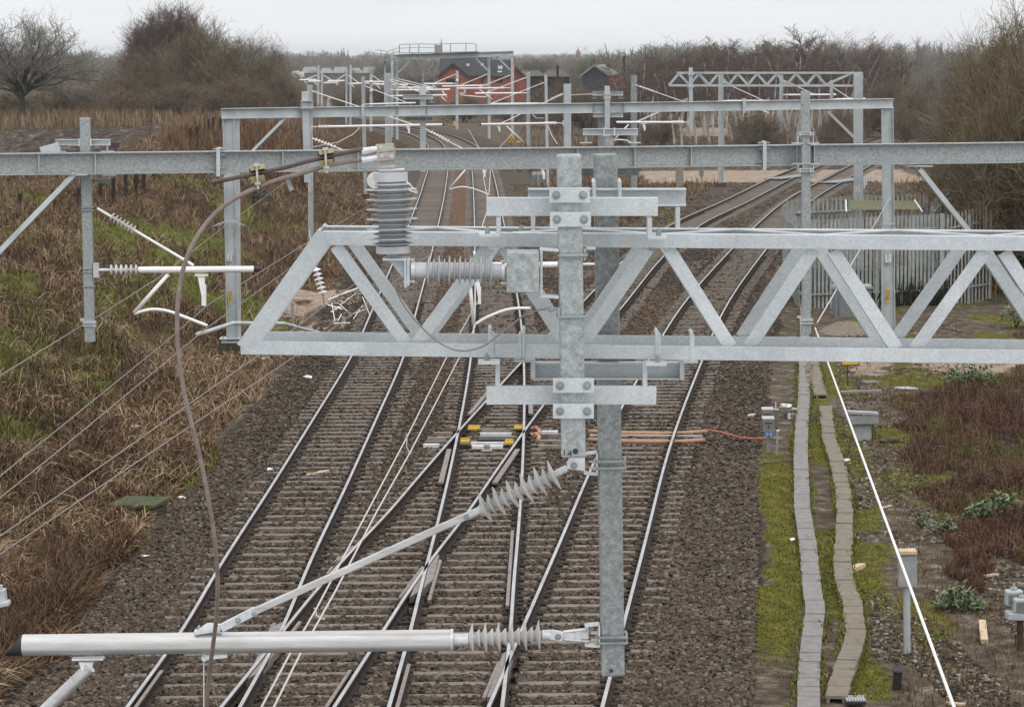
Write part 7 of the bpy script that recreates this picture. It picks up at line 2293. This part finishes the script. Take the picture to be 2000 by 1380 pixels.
    plant2(k, i, {'birch': "birch_tree", 'tree': "bare_tree", 'bush': "bare_bush"}[k], lab, {'birch': "birch", 'tree': "tree", 'bush': "bush"}[k], px, yt, yb, w_, Y, bk_, tw)
# big thicket at the right edge
for px, yt, yb, w_, Y, i, lab in (
    (1935, 75, 420, 170, 116, 1, "brown bush on the left shoulder of the right thicket"),
    (1975, 40, 430, 220, 112, 2, "tall brown bush just left of the huge one"),
    (1890, 130, 400, 120, 126, 0, "thin brown bush at the far left tip of the thicket"),
    (1960, 200, 455, 260, 101, 1, "low bushy front of the right thicket above the palisade corner"),
    (2010, 10, 430, 330, 108, 0, "huge brown-twigged bush filling the upper right edge"),
    (1950, 110, 410, 200, 113, 1, "dense brown bush left of the huge one, behind the palisade"),
    (2040, 70, 470, 300, 99, 2, "nearer part of the brown thicket cut off by the right edge"),
    (1905, 190, 395, 150, 122, 2, "lower brown bush sloping down to the far rails"),
    (1985, 120, 450, 240, 104, 0, "brown bush in the middle of the right thicket")):
    plant2('thorn', i, "thicket_bush", lab, "bush", px, yt, yb, w_, Y, 'bark_moss', 'twig_tan', "brown thicket at the right edge")
for j, pts in enumerate(([(1912, 440), (1935, 405), (1962, 360), (1990, 310)], [(1935, 452), (1945, 410), (1958, 372), (1960, 330), (1957, 290)], [(1900, 420), (1918, 385), (1930, 350), (1945, 300)])):
    b = gp(*pts[0])
    Yv = b.y - 2
    mb = MB()
    mb.tube(spline([P(x, y, Y=Yv) for x, y in pts], 5), [.17 - .1 * i / (5 * (len(pts) - 1)) for i in range(5 * (len(pts) - 1) + 1)], 8)
    t = thing("leaning_trunk", ["thickest mossy trunk leaning out of the right thicket", "forked upright trunk in the right thicket", "left-hand mossy trunk leaning over the palisade corner"][j], "tree", P(*pts[0], Y=Yv), "mossy trunks in the thicket")
    mb.build("trunk", M['bark_moss'], t, smooth='all')
    ms = grow(50 + j, [(P(*p_, Y=Yv) - WL[t], (-.3 + .3 * k, -.1, .8), 1.6, .05) for k, p_ in enumerate(pts[1:])], 3, (8, 5, 4), (.6, .6, .6), (.7, .7, .7), (.03, .02, 0), .15, .5, 3, .008, .2, 0)
    v, f = prisms(ms[0] + ms[1], 3)
    npmesh("crown", v, f, M['twig_tan'], t)

# leaf plants: many small leaf faces on a few stems
def leafy(name, label, cat, px, py, wpx, hpx, n, m, size, group=None, Yoff=0, flat=.5):
    b = gp(px, py)
    s_ = b.y / F_PX
    t = thing(name, label, cat, b, group)
    W, H = wpx * s_ / 2, hpx * s_
    u = RS.rand(n) * 6.283
    r = np.sqrt(RS.rand(n))
    hgt = H * (1 - r * r * .8) * (.35 + .65 * RS.rand(n)) * (.7 + .6 * vn(np.cos(u) * r * 3 + px, np.sin(u) * r * 3))
    x, y, z = np.cos(u) * r * W, np.sin(u) * r * W * .8, hgt
    L_ = size * (.6 + RS.rand(n) * .8)
    az, tilt = RS.rand(n) * 6.283, (RS.rand(n) - .35) * 1.4
    d = np.stack([np.cos(az) * np.cos(tilt), np.sin(az) * np.cos(tilt), np.sin(tilt)], -1)
    sd = np.stack([-np.sin(az), np.cos(az), (RS.rand(n) - .5) * .6], -1)
    c = np.stack([x, y, z], -1)
    v = np.stack([c, c + d * (L_ * .5)[:, None] + sd * (L_ * .22)[:, None], c + d * L_[:, None], c + d * (L_ * .5)[:, None] - sd * (L_ * .22)[:, None]], 1).reshape(-1, 3)
    f = np.arange(n * 4).reshape(-1, 4)
    npmesh("foliage", v, f, M[m], t)
    st = [(0, 0, -.05, q_.uniform(-W, W) * .6, q_.uniform(-W, W) * .5, H * q_.uniform(.4, .8), .012, .005) for _ in range(9)]
    v, f = prisms(st, 4)
    npmesh("stem", v, f, M['bark_brown'], t)
    return t
leafy("laurel_shrub", "bright glossy-leaved shrub on the dark log at the right edge", "shrub", 1950, 1018, 140, 56, 900, 'leaf', .13)
leafy("leafy_plant", "small green rosette plant between the white line and the twin lamps", "plant", 1872, 1190, 90, 52, 420, 'leaf', .11)
leafy("leafy_plant", "pale yellow-leaved plant in the soil below the bramble scrub", "plant", 1845, 1040, 46, 34, 90, 'leaf', .10)
leafy("leafy_plant", "sparse pale plant just left of the yellow-leaved one", "plant", 1800, 1028, 60, 36, 80, 'leaf', .09)
leafy("leafy_plant", "few pale leaves right of the green rosette plant", "plant", 1912, 1190, 34, 20, 40, 'leaf', .09)
leafy("leafy_shrub", "dull green shrub among the brambles under the boom's right end", "shrub", 1895, 752, 110, 50, 900, 'leaf', .12)
leafy("leafy_shrub", "green shrub at the right edge beyond the boom", "shrub", 1985, 640, 70, 60, 600, 'leaf', .12)
leafy("ivy_mound", "dark ivy mound on the bank beside the far rails", "ivy", 1795, 248, 70, 55, 1500, 'ivy', .35)
leafy("ivy_mound", "dark ivy clump higher on the bank under the pale twiggy tree", "ivy", 1835, 215, 60, 50, 1200, 'ivy', .35)
leafy("ivy_mound", "dark shrub low on the left bank behind the far portal leg", "ivy", 500, 398, 70, 40, 900, 'ivy', .13)
leafy("ivy_mound", "dark shrub behind the far portal's left leg, farther up the bank", "ivy", 530, 350, 60, 30, 500, 'twig_brown', .16)
lay("log", "dark log under the bright glossy shrub", "log", (1925, 1028), (2010, 1012), .22, .2, 'postwood')

# far woods and the town edge: countless crowns melting together
def far_wood(name, specs, m, n_per=900):
    V_, F_ = [], []
    o = 0
    for px, ytop, ybase, wpx, Y in specs:
        b, t_ = P(px, ybase, Y=Y), P(px, ytop, Y=Y)
        zb = float(gz(b.x, Y)) - .5
        W, H = pxm(wpx, Y) / 2, t_.z - zb
        n = n_per
        u, r = RS.rand(n) * 6.283, np.sqrt(RS.rand(n))
        hh = H * (.12 + .88 * RS.rand(n) ** .7) * np.sqrt(np.maximum(1 - (r * .93) ** 2, .05))
        x, y, z = b.x + np.cos(u) * r * W, Y + np.sin(u) * r * W * .6, zb + hh
        L_ = H * .16 * (.5 + RS.rand(n))
        az, ti = RS.rand(n) * 6.283, .3 + RS.rand(n) * 1.1
        d = np.stack([np.cos(az) * np.cos(ti), np.sin(az) * np.cos(ti) * .5, np.sin(ti)], -1) * L_[:, None]
        wd = H * .012 + .02
        c = np.stack([x, y, z], -1)
        s_ = np.stack([np.sin(az + 1), np.zeros(n), np.cos(az + 1)], -1) * wd
        V_.append(np.stack([c - s_, c + s_, c + d + s_ * .3, c + d - s_ * .3], 1).reshape(-1, 3))
        F_.append(np.arange(n * 4).reshape(-1, 4) + o)
        o += n * 4
    return tag(npmesh(name, np.concatenate(V_), np.concatenate(F_), m), kind='stuff')
fr = random.Random(9)
sp_ = []
for Y, x0, x1, n_, y0, y1, w_ in ((1500, -40, 760, 46, 101, 112, 44), (1150, -40, 800, 40, 108, 120, 46), (1900, 730, 1260, 30, 104, 112, 40), (900, 730, 1260, 30, 110, 126, 52), (620, 560, 850, 16, 138, 155, 46), (1400, 1230, 2040, 40, 84, 108, 48), (640, 985, 1240, 18, 128, 146, 50), (520, 1180, 1900, 40, 98, 130, 70), (440, 1240, 1900, 44, 120, 160, 70)):
    for j in range(n_):
        sp_.append((x0 + (x1 - x0) * (j + fr.random()) / n_, fr.uniform(y0, y1), 150, w_ * fr.uniform(.7, 1.4), Y * fr.uniform(.94, 1.06)))
far_wood("distant_woodland", sp_, M['twig_oak'], 700)
for j, (px, yt) in enumerate(((1824, 84), (1838, 86), (668, 97), (680, 99), (672, 94))):
    Y = 1100 if px > 1000 else 1300
    b = P(px, 130, Y=Y); t_ = P(px, yt, Y=Y)
    b.z = float(gz(b.x, Y))
    H = t_.z - b.z
    n = 600
    h = RS.rand(n)
    rr = H * .085 * np.sin(np.clip(h * 1.1 + .08, 0, 1) * math.pi) ** .6 * np.sqrt(RS.rand(n))
    u = RS.rand(n) * 6.283
    c = np.stack([np.cos(u) * rr, np.sin(u) * rr, h * H * .95], -1)
    d = np.stack([np.cos(u) * .1, np.sin(u) * .1, np.ones(n)], -1) * H * .09
    s_ = np.array([[.1, 0, 0]]) * (1 + RS.rand(n, 1))
    v = np.stack([c - s_, c + s_, c + d + s_ * .3, c + d - s_ * .3], 1).reshape(-1, 3)
    t = thing("poplar_tree", ["left of two slim hazy poplars beyond the right wood", "right of two slim hazy poplars beyond the right wood", "leftmost slim poplar on the far left skyline", "rightmost slim poplar on the far left skyline", "middle slim poplar on the far left skyline"][j], "tree", b, "slim poplars on the skyline")
    npmesh("crown", v, np.arange(n * 4).reshape(-1, 4), M['twig_grey'], t)
    MB().tube([b, b + V(0, 0, H * .5)], [.3, .1], 6).build("trunk", M['bark_brown'], t)

# ================================================================ hazy damp air
hz = bpy.data.materials.new("damp_air")
hz.use_nodes = True
hn = hz.node_tree.nodes
hn.clear()
ho, hv = hn.new("ShaderNodeOutputMaterial"), hn.new("ShaderNodeVolumePrincipled")
hv.inputs["Color"].default_value = (.93, .95, .97, 1)
hv.inputs["Density"].default_value = .00013
hv.inputs["Anisotropy"].default_value = .0
hz.node_tree.links.new(hv.outputs[0], ho.inputs["Volume"])
mb = MB()
mb.prof((0, -60, -4), (0, 9200, -4), [(-6500, 0), (6500, 0), (6500, 31), (-6500, 31)])
if HAZE:
    tag(mb.build("haze", hz), kind='stuff')
